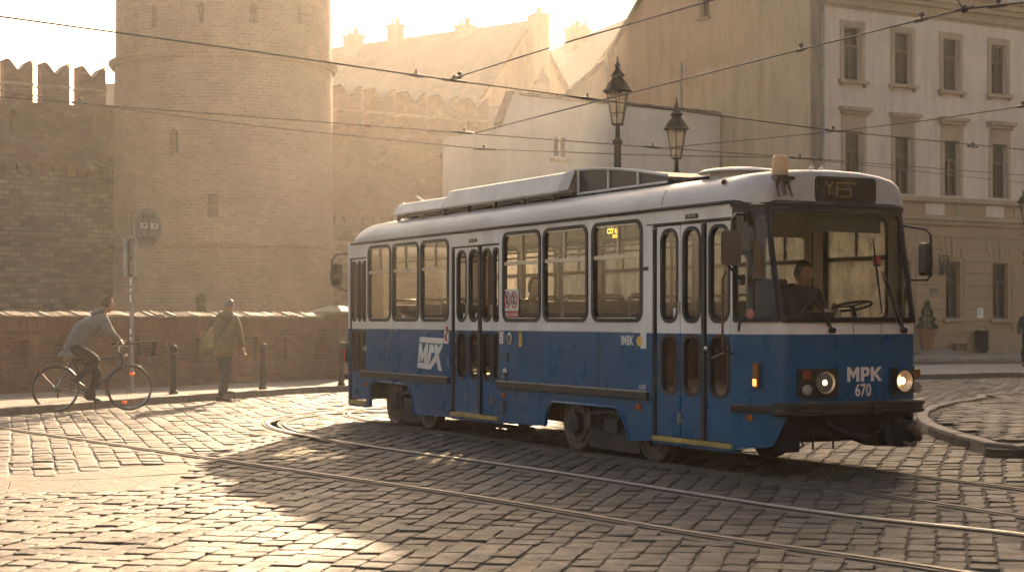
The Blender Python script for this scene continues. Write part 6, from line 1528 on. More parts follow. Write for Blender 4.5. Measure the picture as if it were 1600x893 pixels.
# nose hatch seams
mb = MB()
for (w0, w1, z0, z1) in ((1.06, 1.068, 1.26, 1.45), (1.42, 1.428, 1.26, 1.45), (1.06, 1.428, 1.257, 1.263), (1.06, 1.428, 1.447, 1.452)):
    mb.add([on_nose(w0, z0, .004), on_nose(w1, z0, .004), on_nose(w1, z1, .004), on_nose(w0, z1, .004)], [(0, 1, 2, 3)])
part(mb, 'hatch_seam', 'rubber', smooth=0)
# ------------------------------------------------------------------ people
def skin(nodes, edges, root, sub=2):
    names = list(nodes); me = bpy.data.meshes.new('s'); me.from_pydata([nodes[k][0] for k in names], [(names.index(a), names.index(b_)) for a, b_ in edges], [])
    o = bpy.data.objects.new('s', me); COL.objects.link(o)
    md = o.modifiers.new('Skin', 'SKIN'); md.use_smooth_shade = True
    if not me.skin_vertices:
        bpy.context.view_layer.objects.active = o
    for i, k in enumerate(names):
        r_ = nodes[k][1]; me.skin_vertices[0].data[i].radius = r_ if isinstance(r_, tuple) else (r_, r_)
        me.skin_vertices[0].data[i].use_root = (k == root)
    sb = o.modifiers.new('Sub', 'SUBSURF'); sb.levels = sub; sb.render_levels = sub
    dg = bpy.context.evaluated_depsgraph_get(); dg.update(); m2 = bpy.data.meshes.new_from_object(o.evaluated_get(dg))
    vs = [tuple(v.co) for v in m2.vertices]; fs_ = [tuple(p.vertices) for p in m2.polygons]
    bpy.data.objects.remove(o); bpy.data.meshes.remove(me); bpy.data.meshes.remove(m2); return vs, fs_
def chain(*names): return [(names[i], names[i + 1]) for i in range(len(names) - 1)]
def head(mb, c, q, s=1.0):
    """face towards +X of q; shaped skull with brow, nose, chin and ears"""
    n1, n2 = 24, 18; vs = []; fs_ = []
    for i in range(n2 + 1):
        ph = math.pi * i / n2
        for j in range(n1):
            an = 2 * math.pi * j / n1
            x, y, z = math.sin(ph) * math.cos(an), math.sin(ph) * math.sin(an), math.cos(ph)
            X_, Y_, Z_ = x * .098, y * .076, z * .122
            if z < 0: Y_ *= 1 + .28 * z; X_ = X_ * (1 + .12 * z) + (.012 * -z if x > 0 else .018 * z)
            f = max(0, x) ** 3 * max(0, 1 - abs(y) * 3.2)
            X_ += f * (.026 * math.exp(-((z + .13) / .13) ** 2) + .007 * math.exp(-((z - .32) / .1) ** 2) + .008 * math.exp(-((z + .48) / .07) ** 2) + .01 * math.exp(-((z + .82) / .12) ** 2))
            e = math.exp(-((abs(y) - .34) / .13) ** 2 - ((z - .12) / .1) ** 2) if x > .5 else 0
            X_ -= .011 * e
            vs.append(Vector(c) + q @ (Vector((X_, Y_, Z_)) * s))
    for i in range(n2):
        for j in range(n1): fs_.append((i * n1 + j, i * n1 + (j + 1) % n1, (i + 1) * n1 + (j + 1) % n1, (i + 1) * n1 + j))
    mb.add(vs, fs_)
    for sg in (-1, 1): mb.ell(Vector(c) + q @ (Vector((-.005, sg * .078, -.005)) * s), (.02 * s, .009 * s, .032 * s), nu=10, nv=7, rot=q)
def eyes(root, c, q, s=1.0):
    mb = MB()
    for sg in (-1, 1): mb.ell(Vector(c) + q @ (Vector((.079, sg * .029, .014)) * s), (.008 * s, .011 * s, .006 * s), nu=8, nv=6, rot=q)
    return mb
def hair(c, q, mat, root, s=1.0, low=-.35, tuft=0, crown=1.0, seed=1):
    rn = random.Random(seed); n1, n2 = 28, 14; rows = []
    for i in range(n2 + 1):
        row = []
        for j in range(n1):
            an = 2 * math.pi * j / n1; fwd = math.cos(an)
            zl = low if fwd < .2 else low + (.72 - low) * min(1, (fwd - .2) / .45)
            phm = math.acos(max(-1, min(1, zl))); ph = phm * i / n2
            k = 1.07 + .05 * rn.random() * crown; x, y, z = math.sin(ph) * math.cos(an), math.sin(ph) * math.sin(an), math.cos(ph)
            row.append(Vector(c) + q @ (Vector((x * .1 * k - .006, y * .079 * k, z * .126 * k)) * s))
        rows.append(row)
    mb = MB().grid(rows, closed=True)
    for i in range(tuft):
        an = rn.uniform(0, 6.28); ph = rn.uniform(0, 1.1); p = Vector((math.sin(ph) * math.cos(an) * .1, math.sin(ph) * math.sin(an) * .078, math.cos(ph) * .125)); d = p.normalized() * .035 + Vector((rn.uniform(0, .03), rn.uniform(-.02, .02), .012)); sd = Vector((-p.y, p.x, 0)).normalized() * .012
        mb.add([Vector(c) + q @ (v * s) for v in (p - sd, p + sd, p + d)], [(0, 1, 2)])
    return mb.build('hair', mat, root, smooth=60)
def hand(mb, w, d, side, curl=.6, s=1.0):
    """palm and five fingers from the wrist w along d; side = thumb direction"""
    d = Vector(d).normalized(); sd = (Vector(side) - d * Vector(side).dot(d)).normalized(); nn = d.cross(sd)
    q = Matrix((d, sd, nn)).transposed(); w = Vector(w)
    mb.ell(w + d * .045 * s, (.055 * s, .042 * s, .017 * s), nu=12, nv=8, rot=q)
    for i, (o, L) in enumerate(((.03, .072), (.01, .08), (-.011, .075), (-.031, .058))):
        p = w + (d * .085 + sd * o) * s; a = curl * .5; pts = [p - d * .02 * s, p]
        dd = d.copy()
        for k in range(3):
            dd = (dd * math.cos(a) + nn * math.sin(a)).normalized(); nn2 = sd.cross(dd) * -1
            p = p + dd * L * s * (.45, .32, .23)[k]; pts.append(p); a = curl * .8
            dd = (d * math.cos(curl * (.5 + .8 * (k + 1))) + nn * math.sin(curl * (.5 + .8 * (k + 1)))).normalized()
        mb.tube(pts, [.0095 * s, .0095 * s, .009 * s, .008 * s, .006 * s], 7)
    p = w + (d * .025 + sd * .035) * s
    mb.tube([p, p + (d * .028 + sd * .026 + nn * .008) * s, p + (d * .058 + sd * .03 + nn * .02) * s, p + (d * .078 + sd * .022 + nn * .03) * s], [.012 * s, .0115 * s, .01 * s, .007 * s], 7)
def shoe(mb, heel, toe, s=1.0, up=Vector((0, 0, 1)), sole=None):
    heel = Vector(heel); toe = Vector(toe); d = (toe - heel).normalized(); sd = d.cross(up).normalized(); u = sd.cross(d).normalized(); L = (toe - heel).length
    rows = []
    for t, w_, h_ in ((0, .022, .03), (.04, .036, .075), (.2, .041, .09), (.38, .042, .075), (.6, .047, .055), (.8, .046, .045), (.94, .034, .036), (1, .015, .02)):
        c = heel + d * L * t; rows.append([c + sd * w_ * s * math.cos(a) + u * (max(0, math.sin(a)) * h_ * s) for a in [2 * math.pi * i / 12 for i in range(12)]])
    mb.grid(rows, closed=True); mb.f.append(tuple(len(mb.v) - 12 + i for i in range(12)))
    mb.m.append(0); mb.f.append(tuple(len(mb.v) - 96 + i for i in range(12))); mb.m.append(0)

# ---- cyclist and bicycle
BP = G(145, 642); YAW = R(24); BD = BP.y; pm1 = F / BD
def bx(px, py, y=0.0):                    # photo pixel -> bicycle frame (x forward, y left)
    return Vector((((px - 145) / pm1 + y * math.sin(YAW)) / math.cos(YAW), y, (642 - py) / pm1))
bike = thing('bicycle', 'dark trekking bicycle with a front basket being ridden along the kerb', 'bicycle', BP, YAW)
rh, fh2 = bx(93, 607), bx(197, 606); WR = .385; rh.z = fh2.z = WR
def bwheel(c):
    wl = MB().tube([c + Vector(((WR - .035) * math.cos(a), 0, (WR - .035) * math.sin(a))) for a in [2 * math.pi * i / 48 for i in range(48)]], .011, 6, closed=True)
    wl.lathe([(.012, -.045), (.028, -.042), (.016, -.03), (.016, .03), (.028, .042), (.012, .045)], c=c, n=12, axis='Y')
    w_ = wl.build('wheel', 'chrome', bike, smooth=50)
    MB().tube([c + Vector(((WR - .018) * math.cos(a), 0, (WR - .018) * math.sin(a))) for a in [2 * math.pi * i / 56 for i in range(56)]], .0185, 8, closed=True).build('tyre', 'tyre', w_, smooth=60)
    sp_ = MB()
    for i in range(28):
        a = 2 * math.pi * i / 28; b_ = a + (.45 if i % 2 else -.45); y = .03 if i % 4 < 2 else -.03
        sp_.tube([c + Vector((.024 * math.cos(b_), y, .024 * math.sin(b_))), c + Vector(((WR - .04) * math.cos(a), 0, (WR - .04) * math.sin(a)))], .0017, 4)
    sp_.build('spokes', 'chrome', w_, smooth=0)
    return w_
w1 = bwheel(rh); w2_ = bwheel(fh2)
for (a, r_) in ((R(80), .24), (R(250), .26)):
    MB().ell(fh2 + Vector((r_ * math.cos(a), -.012, r_ * math.sin(a))), (.05, .012, .028), nu=12, nv=6).build('reflector', 'reflector', w2_, smooth=60)
bb = bx(140, 616); st_ = bx(113, 553); ht = bx(183.5, 553); hb = bx(186, 568)
mb = MB()
mb.tube([bb, st_], .018, 10); mb.tube([bx(118.5, 566), bx(184, 557)], .018, 10); mb.tube([bb, hb], .023, 10); mb.tube([ht + Vector((-.012, 0, .03)), hb + Vector((.01, 0, -.02))], .024, 10)
for sg in (-1, 1): mb.tube([bb + Vector((0, sg * .03, 0)), rh + Vector((0, sg * .055, 0))], .011, 8); mb.tube([bx(117.5, 562) + Vector((0, sg * .02, 0)), rh + Vector((0, sg * .055, 0))], .01, 8)
mb.build('frame', 'bike_frame', bike, smooth=50)
mb = MB()
for sg in (-1, 1): mb.tube([hb + Vector((.012, sg * .045, -.03)), bx(191, 592) + Vector((0, sg * .05, 0)), fh2 + Vector((0, sg * .055, 0))], [.017, .014, .01], 8)
mb.tube([hb + Vector((.012, -.05, -.03)), hb + Vector((.012, .05, -.03))], .02, 8); mb.build('fork', 'bike_frame', bike, smooth=50)
hx = bx(184, 541).x; hz_ = 1.115
mb = MB(); mb.tube([ht + Vector((-.012, 0, .02)), Vector((hx - .02, 0, hz_ - .05)), Vector((hx + .03, 0, hz_))], .016, 8)
mb.tube([Vector((hx - .06, -.30, hz_ + .02)), Vector((hx + .0, -.22, hz_ + .02)), Vector((hx + .05, -.08, hz_)), Vector((hx + .05, .08, hz_)), Vector((hx, .22, hz_ + .02)), Vector((hx - .06, .30, hz_ + .02))], .012, 8)
hbo = mb.build('handlebar', 'chrome', bike, smooth=50)
mb = MB()
for sg in (-1, 1): mb.tube([Vector((hx - .07, sg * .31, hz_ + .02)), Vector((hx - .01, sg * .22, hz_ + .02))], .018, 8); mb.tube([Vector((hx + .03, sg * .16, hz_ - .01)), Vector((hx + .07, sg * .22, hz_ - .03)), Vector((hx + .05, sg * .29, hz_ - .035))], .007, 6)
mb.build('grip', 'rubber', hbo, smooth=50)
mb = MB(); mb.tube([Vector((hx + .05, -.05, hz_)), Vector((hx + .11, -.1, hz_ + .05)), Vector((hx + .10, -.13, hz_ - .05)), Vector((hx + .05, -.12, hz_ - .13)), ht], .004, 5); mb.tube([Vector((hx + .05, .05, hz_)), Vector((hx + .13, .08, hz_ + .03)), Vector((hx + .12, .04, hz_ - .1)), ht], .004, 5); mb.build('cable', 'rubber', hbo, smooth=50)
ll = MB().lathe([(.02, -.03), (.035, .02), (.035, .03), (0, .032)], c=bx(192, 556), n=14, axis='X').build('front_lamp', 'chrome', bike, smooth=40)
mb = MB(); s0 = bx(110, 545)
mb.ell(s0 + Vector((-.04, 0, 0)), (.12, .085, .032), nu=16, nv=9); mb.ell(s0 + Vector((.1, 0, .0)), (.1, .03, .025), nu=12, nv=8); sd_ = mb.build('saddle', 'rubber', bike, smooth=60)
MB().tube([st_, s0 + Vector((0, 0, -.02))], .014, 8).build('seat_post', 'chrome', bike, smooth=50)
mb = MB(); mb.lathe([(.09, -.055), (.095, -.05), (.095, -.045), (.03, -.045)], c=bb, n=30, axis='Y'); mb.lathe([(.1, -.062), (.075, -.064), (.075, -.058), (.1, -.056)], c=bb, n=30, axis='Y')
pn_ = bx(133, 607, -.12); pf_ = bx(147, 629, .12); pf_.z = max(pf_.z, .14)
mb.tube([bb + Vector((0, -.075, 0)), Vector((pn_.x, -.085, pn_.z))], .012, 8); mb.tube([bb + Vector((0, .075, 0)), Vector((pf_.x, .085, pf_.z))], .012, 8)
for i in range(5):
    a = 2 * math.pi * i / 5; mb.tube([bb + Vector((0, -.06, 0)), bb + Vector((.09 * math.cos(a), -.06, .09 * math.sin(a)))], .008, 6)
cr = mb.build('crankset', 'black', bike, smooth=40)
for p in (Vector((pn_.x, -.13, pn_.z)), Vector((pf_.x, .13, pf_.z))): MB().box(p, (.09, .09, .02)).build('pedal', 'rubber', cr, smooth=0, bevel=.006)
mb = MB()
for dz in (.085, -.06): mb.tube([bb + Vector((0, -.05, dz)), rh + Vector((0, -.04, dz * .5))], .006, 6)
mb.lathe([(.045, -.055), (.05, -.05), (.035, -.03)], c=rh, n=20, axis='Y'); mb.box(rh + Vector((.03, -.06, -.09)), (.03, .03, .12)); mb.build('chain_drive', 'black', bike, smooth=40)
mb = MB()
def guard(c, a0, a1): 
    rows = []
    for i in range(21):
        a = R(a0 + (a1 - a0) * i / 20); e = Vector((math.cos(a), 0, math.sin(a))); rows.append([c + e * (WR + .012) + Vector((0, -.026, 0)), c + e * (WR + .026), c + e * (WR + .012) + Vector((0, .026, 0))])
    mb.grid(rows)
guard(rh, 20, 165); guard(fh2, 60, 200); mb.tube([rh + Vector((0, -.05, 0)), rh + Vector(((WR + .01) * math.cos(R(160)), -.03, (WR + .01) * math.sin(R(160))))], .004, 5); mb.tube([rh + Vector((0, -.05, 0)), rh + Vector(((WR + .01) * math.cos(R(130)), -.03, (WR + .01) * math.sin(R(130))))], .004, 5); mb.build('mudguard', 'black', bike, smooth=50)
mb = MB(); r0, r1 = bx(73, 567), bx(108, 569)
for y in (-.06, -.02, .02, .06): mb.tube([Vector((r0.x, y, r0.z)), Vector((r1.x, y, r0.z))], .006, 6)
for x in (r0.x, (r0.x + r1.x) / 2, r1.x): mb.tube([Vector((x, -.06, r0.z)), Vector((x, .06, r0.z))], .006, 6)
for sg in (-1, 1): mb.tube([Vector(((r0.x + r1.x) / 2 - .05, sg * .06, r0.z)), rh + Vector((0, sg * .06, 0))], .006, 6); mb.tube([Vector((r1.x, sg * .06, r0.z)), Vector((st_.x - .02, 0, r0.z - .02))], .006, 6)
mb.build('luggage_rack', 'dark_alu', bike, smooth=50)
tl_ = MB().box(bx(70, 578), (.03, .07, .05)).build('rear_lamp', 'red_lens', bike, smooth=0, bevel=.008)
# wire basket
bk0, bk1 = bx(209, 534, -.0), bx(233, 556, -.0); mb = MB(); bw = .17
def bpt(tx, y, tz):                       # tapered box
    k = .80 + .2 * tz; xm = (bk0.x + bk1.x) / 2; return Vector((xm + (tx - .5) * (bk1.x - bk0.x) * k, y * k * bw, bk1.z + (bk0.z - bk1.z) * tz))
for tz in (0, .25, .5, .75, 1):
    mb.tube([bpt(0, -1, tz), bpt(1, -1, tz), bpt(1, 1, tz), bpt(0, 1, tz)], .009 if tz == 1 else .0035, 5, closed=True)
for i in range(13):
    t = i / 12
    for y in (-1, 1): mb.tube([bpt(t, y, 0), bpt(t, y, 1)], .0032, 4)
    mb.tube([bpt(t, -1, 0), bpt(t, 1, 0)], .0032, 4)
    y = -1 + 2 * t
    for tx in (0, 1): mb.tube([bpt(tx, y, 0), bpt(tx, y, 1)], .0032, 4)
mb.tube([Vector((hx + .05, 0, hz_)), bpt(0, 0, .9)], .01, 6); mb.build('basket', 'basket', bike, smooth=40)

rider = thing('person', 'cyclist in a grey hooded jacket and dark trousers riding along the kerb', 'person', BP, YAW)
hipc = Vector((-.33, 0, 1.06)); sho = bx(157, 497); sho.y = 0; hd = bx(165.5, 476.5); hd.y = 0
nearHand = Vector((hx - .01, -.24, hz_ + .05)); farHand = Vector((hx - .01, .24, hz_ + .05))
elN = bx(174, 520, -.27); elF = bx(166, 521, .26)
knN = bx(155.5, 563, -.11); anN = bx(122, 594, -.11); knF = bx(150, 583, .11); anF = bx(139, 618, .11); anF.z = max(anF.z, .25)
nk = sho.lerp(hd, .42)
body = MB()
nd = {'p': (hipc, .10), 's': (sho + Vector((-.04, 0, -.05)), .10), 'n': (nk, .052), 'h': (hd + Vector((-.01, 0, -.03)), .06),
      'lN': (hipc + Vector((.04, -.1, -.03)), .08), 'kN': (knN, .055), 'aN': (anN, .038), 'lF': (hipc + Vector((.04, .1, -.03)), .08), 'kF': (knF, .055), 'aF': (anF, .038),
      'sN': (sho + Vector((0, -.17, -.02)), .055), 'eN': (elN, .042), 'wN': (nearHand + (elN - nearHand) * .14, .028), 'sF': (sho + Vector((0, .17, -.02)), .055), 'eF': (elF, .042), 'wF': (farHand + (elF - farHand) * .14, .028)}
ed = chain('p', 's', 'n', 'h') + chain('p', 'lN', 'kN', 'aN') + chain('p', 'lF', 'kF', 'aF') + chain('s', 'sN', 'eN', 'wN') + chain('s', 'sF', 'eF', 'wF')
body.add(*skin(nd, ed, 'p'))
qh = Matrix.Rotation(R(-12), 3, 'Z') @ Matrix.Rotation(R(12), 3, 'Y'); head(body, hd, qh, 1.04)
for hnd, el, sg in ((nearHand, elN, 1), (farHand, elF, -1)):
    d = (hnd - el).normalized(); hand(body, hnd - d * .07, d, Vector((.2, sg, .3)), 1.0, .95)
body.build('body', 'skin', rider, smooth=60)
hair(hd, qh, 'hair_brown', rider, 1.05, -.3, 90, 1.6, 3)
jk = MB(); back = hipc.lerp(sho, .5) + Vector((-.055, 0, .03))
nd = {'z': (hipc + Vector((-.02, 0, -.05)), (.165, .18)), 'p': (hipc + Vector((-.01, 0, .04)), (.185, .2)), 'm': (back, (.20, .215)), 's': (sho + Vector((-.045, 0, -.04)), (.165, .18)), 'c': (nk + Vector((-.035, 0, -.03)), (.075, .085)),
      'sN': (sho + Vector((.01, -.19, -.03)), .105), 'eN': (elN, .078), 'wN': (nearHand + (elN - nearHand) * .16, .05), 'sF': (sho + Vector((.01, .19, -.03)), .105), 'eF': (elF, .078), 'wF': (farHand + (elF - farHand) * .16, .045)}
jk.add(*skin(nd, chain('z', 'p', 'm', 's', 'c') + chain('s', 'sN', 'eN', 'wN') + chain('s', 'sF', 'eF', 'wF'), 'p'))
jk.ell(nk + Vector((-.10, 0, .0)), (.10, .105, .075), rot=Matrix.Rotation(R(35), 3, 'Y')); jk.tube([nk + Vector((-.1 + .13 * math.cos(a) * .7, .105 * math.sin(a), .02 + .03 * math.cos(a))) for a in [2 * math.pi * i / 16 for i in range(16)]], .032, 8, closed=True)
jk.build('hooded_jacket', 'hoodie', rider, smooth=60)
sh = MB(); sh.add(*skin({'a': (hipc + Vector((-.045, 0, -.04)), (.17, .175)), 'b': (hipc + Vector((-.02, 0, -.14)), (.165, .18))}, [('a', 'b')], 'a')); sh.build('shirt', 'shirt', rider, smooth=60)
tr = MB(); nd = {'t': (hipc + Vector((-.02, 0, .06)), (.15, .17)), 'p': (hipc + Vector((.0, 0, -.06)), (.17, .19)), 'lN': (hipc + Vector((.08, -.105, -.06)), .135), 'mN': (hipc.lerp(knN, .6) + Vector((0, -.05, .0)), .115), 'kN': (knN, .09), 'cN': (knN.lerp(anN, .45), .07), 'aN': (anN, .052), 'lF': (hipc + Vector((.08, .105, -.06)), .13), 'kF': (knF, .09), 'cF': (knF.lerp(anF, .45), .068), 'aF': (anF, .052)}
tr.add(*skin(nd, [('t', 'p')] + chain('p', 'lN', 'mN', 'kN', 'cN', 'aN') + chain('p', 'lF', 'kF', 'cF', 'aF'), 'p')); tr.build('trousers', 'trousers_dark', rider, smooth=60)
for (a, b_) in ((bx(112, 592, -.12), Vector((pn_.x + .05, -.12, pn_.z + .015))), (Vector((pf_.x - .17, .12, pf_.z + .055)), Vector((pf_.x + .09, .12, pf_.z + .015)))):
    mb = MB(); shoe(mb, a, b_, 1.05); so_ = mb.build('shoe', 'shoe', rider, smooth=50)
    d = (Vector(b_) - Vector(a)); mb = MB().tube([Vector(a) + d * .03, Vector(a) + d * .4, Vector(a) + d * .97], [.03, .036, .03], 8, flat=.3); mb.build('sole', 'shoe_sole', so_, smooth=50)

# ---- walking man
PPo = G(346, 627); pm2 = F / PPo.y
def pd(px, py, y=0.0): return Vector(((px - 346) / pm2, y, (627 - py) / pm2))
man = thing('person', 'man in an olive padded jacket walking away along the kerb, seen from behind', 'person', PPo)
hd = pd(357.5, 478.5, .02); nk = pd(353, 491, .0); shL, shR = pd(337, 499, .02), pd(368, 498, .03)
ch = pd(352, 506); wa = pd(350, 530); hp = pd(350, 552, 0)
elR, haR = pd(374, 524, .0), pd(379.5, 546, .10); elL, haL = pd(334, 522, .12), pd(338, 540, .26)
knR, anR = pd(354, 586, -.02), pd(345, 619, -.05); knL, anL = pd(351, 586, .16), pd(347, 613, .22)
body = MB()
nd = {'p': (hp, .1), 'w': (wa, .1), 'c': (ch, .12), 'n': (nk, .055), 'h': (hd + Vector((0, 0, -.04)), .06), 'lR': (hp + Vector((.07, 0, -.04)), .08), 'kR': (knR, .055), 'aR': (anR, .04), 'lL': (hp + Vector((-.07, .04, -.04)), .08), 'kL': (knL, .055), 'aL': (anL, .04),
      'sR': (shR, .055), 'eR': (elR, .042), 'wR': (haR + Vector((-.01, 0, .04)), .03), 'sL': (shL, .055), 'eL': (elL, .042), 'wL': (haL, .03)}
body.add(*skin(nd, chain('p', 'w', 'c', 'n', 'h') + chain('p', 'lR', 'kR', 'aR') + chain('p', 'lL', 'kL', 'aL') + chain('c', 'sR', 'eR', 'wR') + chain('c', 'sL', 'eL', 'wL'), 'p'))
qh = Matrix.Rotation(R(38), 3, 'Z') @ Matrix.Rotation(R(16), 3, 'Y'); head(body, hd, qh, 1.03)
hand(body, haR + Vector((-.005, 0, .03)), Vector((.12, .1, -1)), Vector((.1, 1, 0)), .55, .98); hand(body, haL, Vector((.2, .5, -.5)), Vector((1, 0, .3)), .6, .95)
body.build('body', 'skin', man, smooth=60); hair(hd, qh, 'hair_grey', man, 1.035, -.25, 0, .5, 5)
jk = MB(); nd = {'p': (pd(350.5, 558.5), (.245, .19)), 'q': (pd(350.5, 550), (.25, .195)), 'w': (wa, (.245, .19)), 'm': (pd(351, 515), (.235, .18)), 'c': (pd(352.5, 503), (.205, .15)), 'n': (nk + Vector((0, -.01, -.02)), (.09, .085)),
      'sR': (shR + Vector((0, 0, -.03)), .10), 'eR': (elR, .085), 'wR': (haR + Vector((-.012, 0, .05)), .052), 'sL': (shL + Vector((0, 0, -.03)), .10), 'eL': (elL, .085), 'wL': (haL, .05)}
jk.add(*skin(nd, chain('p', 'q', 'w', 'm', 'c', 'n') + chain('c', 'sR', 'eR', 'wR') + chain('c', 'sL', 'eL', 'wL'), 'p')); jo = jk.build('padded_jacket', 'jacket', man, smooth=60)
mb = MB(); mb.ell(nk + Vector((-.01, -.085, -.02)), (.15, .075, .085), rot=Matrix.Rotation(R(15), 3, 'X')); mb.tube([nk + Vector((.11 * math.cos(a), .095 * math.sin(a) - .01, .03 + .015 * math.sin(a))) for a in [2 * math.pi * i / 18 for i in range(18)]], .036, 8, closed=True); mb.build('hood', 'jacket', jo, smooth=60)
tr = MB(); nd = {'t': (hp + Vector((0, .0, .1)), (.17, .13)), 'p': (hp + Vector((0, .02, -.03)), (.18, .14)), 'lR': (hp + Vector((.06, 0, -.1)), .105), 'kR': (knR, .085), 'cR': (knR.lerp(anR, .5), .08), 'aR': (anR, .066), 'lL': (hp + Vector((-.06, .05, -.1)), .105), 'kL': (knL, .085), 'cL': (knL.lerp(anL, .5), .078), 'aL': (anL, .064)}
tr.add(*skin(nd, [('t', 'p')] + chain('p', 'lR', 'kR', 'cR', 'aR') + chain('p', 'lL', 'kL', 'cL', 'aL'), 'p')); tr.build('trousers', 'trousers_grey', man, smooth=60)
for a, toe in ((anR, Vector((.19, .13, -.0))), (anL, Vector((.17, .15, 0)))):
    mb = MB(); h0 = Vector((a.x, a.y, a.z - .085)); 
    if a is anR: h0.z = .006
    else: h0.z = .135
    shoe(mb, h0 + Vector((-.06, -.05, 0)), h0 + toe, 1.12); mb.build('shoe', 'shoe', man, smooth=50)
bg_ = thing('shoulder_bag', 'tan canvas shoulder bag hanging at the left side of the walking man', 'bag', PPo + pd(327, 543, -.02))
o0 = pd(327, 543, -.02); mb = MB()
rows = []
for (t, w_, d_) in ((0, .155, .05), (.06, .17, .065), (.3, .165, .075), (.6, .14, .065), (.85, .085, .045), (1, .04, .03)):
    c = pd(329 + 5 * t, 543 - 33 * t, -.03) - o0; rows.append([c + Vector((w_ * math.cos(a), d_ * math.sin(a), .0)) for a in [2 * math.pi * i / 16 for i in range(16)]])
mb.grid(rows, closed=True); mb.f += [tuple(range(16)), tuple(len(mb.v) - 16 + i for i in range(16))]; mb.m += [0, 0]; mb.build('canvas_sack', 'bag_tan', bg_, smooth=60)
mb = MB(); mb.tube([pd(333, 512, -.04) - o0, pd(335, 503, -.1) - o0, pd(340, 494, -.06) - o0, pd(344, 491, .04) - o0], .02, 6, flat=.4); mb.tube([pd(321, 525, -.05) - o0, pd(329, 510, -.08) - o0, pd(336, 498, -.11) - o0, pd(340, 494, -.05) - o0], .017, 6, flat=.4)
mb.tube([pd(363, 494, -.08) - o0, pd(356, 506, -.165) - o0, pd(347, 522, -.175) - o0, pd(336, 535, -.13) - o0], .014, 6, flat=.4); mb.build('strap', 'black', bg_, smooth=50)

# ---- driver
def DV(u, w_, z): return TW(u, w_, z + .05)
dr0 = DV(.6, 1.12, .79); drv = thing('person', 'tram driver in a dark jacket seated behind the windscreen', 'person', dr0)
dv = lambda u, w_, z: DV(u, w_, z) - dr0
W_ = 1.16
hd = dv(.42, W_ + .03, 1.965); nk = dv(.46, W_ + .02, 1.83); ch = dv(.52, W_, 1.62); pl_ = dv(.62, W_, 1.30)
shN, shF = dv(.5, W_ - .22, 1.755), dv(.5, W_ + .22, 1.755); elN, elF = dv(.34, W_ - .31, 1.46), dv(.34, W_ + .27, 1.46); haN, haF = dv(.06, W_ - .13, 1.56), dv(.08, W_ + .12, 1.60)
fw = -TD; body = MB()
nd = {'p': (pl_, .11), 'c': (ch, .13), 'n': (nk, .055), 'h': (hd + Vector((0, 0, -.04)), .06), 'lN': (dv(.5, W_ - .1, 1.3), .08), 'kN': (dv(.2, W_ - .13, 1.30), .06), 'aN': (dv(.16, W_ - .13, .9), .04), 'lF': (dv(.5, W_ + .1, 1.3), .08), 'kF': (dv(.2, W_ + .13, 1.30), .06), 'aF': (dv(.16, W_ + .13, .9), .04),
      'sN': (shN, .055), 'eN': (elN, .045), 'wN': (haN, .03), 'sF': (shF, .055), 'eF': (elF, .045), 'wF': (haF, .03)}
body.add(*skin(nd, chain('p', 'c', 'n', 'h') + chain('p', 'lN', 'kN', 'aN') + chain('p', 'lF', 'kF', 'aF') + chain('c', 'sN', 'eN', 'wN') + chain('c', 'sF', 'eF', 'wF'), 'p'))
qh = Matrix.Rotation(math.atan2(fw.y, fw.x) + R(4), 3, 'Z') @ Matrix.Rotation(R(14), 3, 'Y'); head(body, hd, qh, 1.06)
hand(body, haN, fw + Vector((0, 0, -.1)), Vector((0, 0, 1)), .9); hand(body, haF, fw + Vector((0, 0, -.1)), Vector((0, 0, 1)), .9)
body.build('body', 'skin', drv, smooth=60); hair(hd, qh, 'hair_dark', drv, 1.07, -.2, 0, .4, 8); eyes(drv, hd, qh, 1.06).build('eyes', 'hair_dark', drv, smooth=60)
jk = MB(); nd = {'p': (pl_ + Vector((0, 0, .02)), (.24, .18)), 'c': (ch, (.24, .18)), 't': (dv(.49, W_, 1.77), (.18, .13)), 'n': (nk + Vector((0, 0, .0)), .085), 'sN': (shN, .10), 'eN': (elN, .08), 'wN': (haN.lerp(elN, .12), .045), 'sF': (shF, .10), 'eF': (elF, .08), 'wF': (haF.lerp(elF, .12), .045)}
jk.add(*skin(nd, chain('p', 'c', 't', 'n') + chain('t', 'sN', 'eN', 'wN') + chain('t', 'sF', 'eF', 'wF'), 'p')); jk.build('jacket', 'uniform', drv, smooth=60)
tr = MB(); nd = {'p': (pl_, (.17, .12)), 'lN': (dv(.48, W_ - .11, 1.31), .1), 'kN': (dv(.2, W_ - .13, 1.31), .08), 'aN': (dv(.16, W_ - .13, .92), .055), 'lF': (dv(.48, W_ + .11, 1.31), .1), 'kF': (dv(.2, W_ + .13, 1.31), .08), 'aF': (dv(.16, W_ + .13, .92), .055)}
tr.add(*skin(nd, chain('p', 'lN', 'kN', 'aN') + chain('p', 'lF', 'kF', 'aF'), 'p')); tr.build('trousers', 'trousers_dark', drv, smooth=60)
for s_ in (-.13, .13):
    mb = MB(); shoe(mb, dv(.2, W_ + s_, .81), dv(-.08, W_ + s_, .81), 1.1); mb.build('shoe', 'shoe', drv, smooth=50)

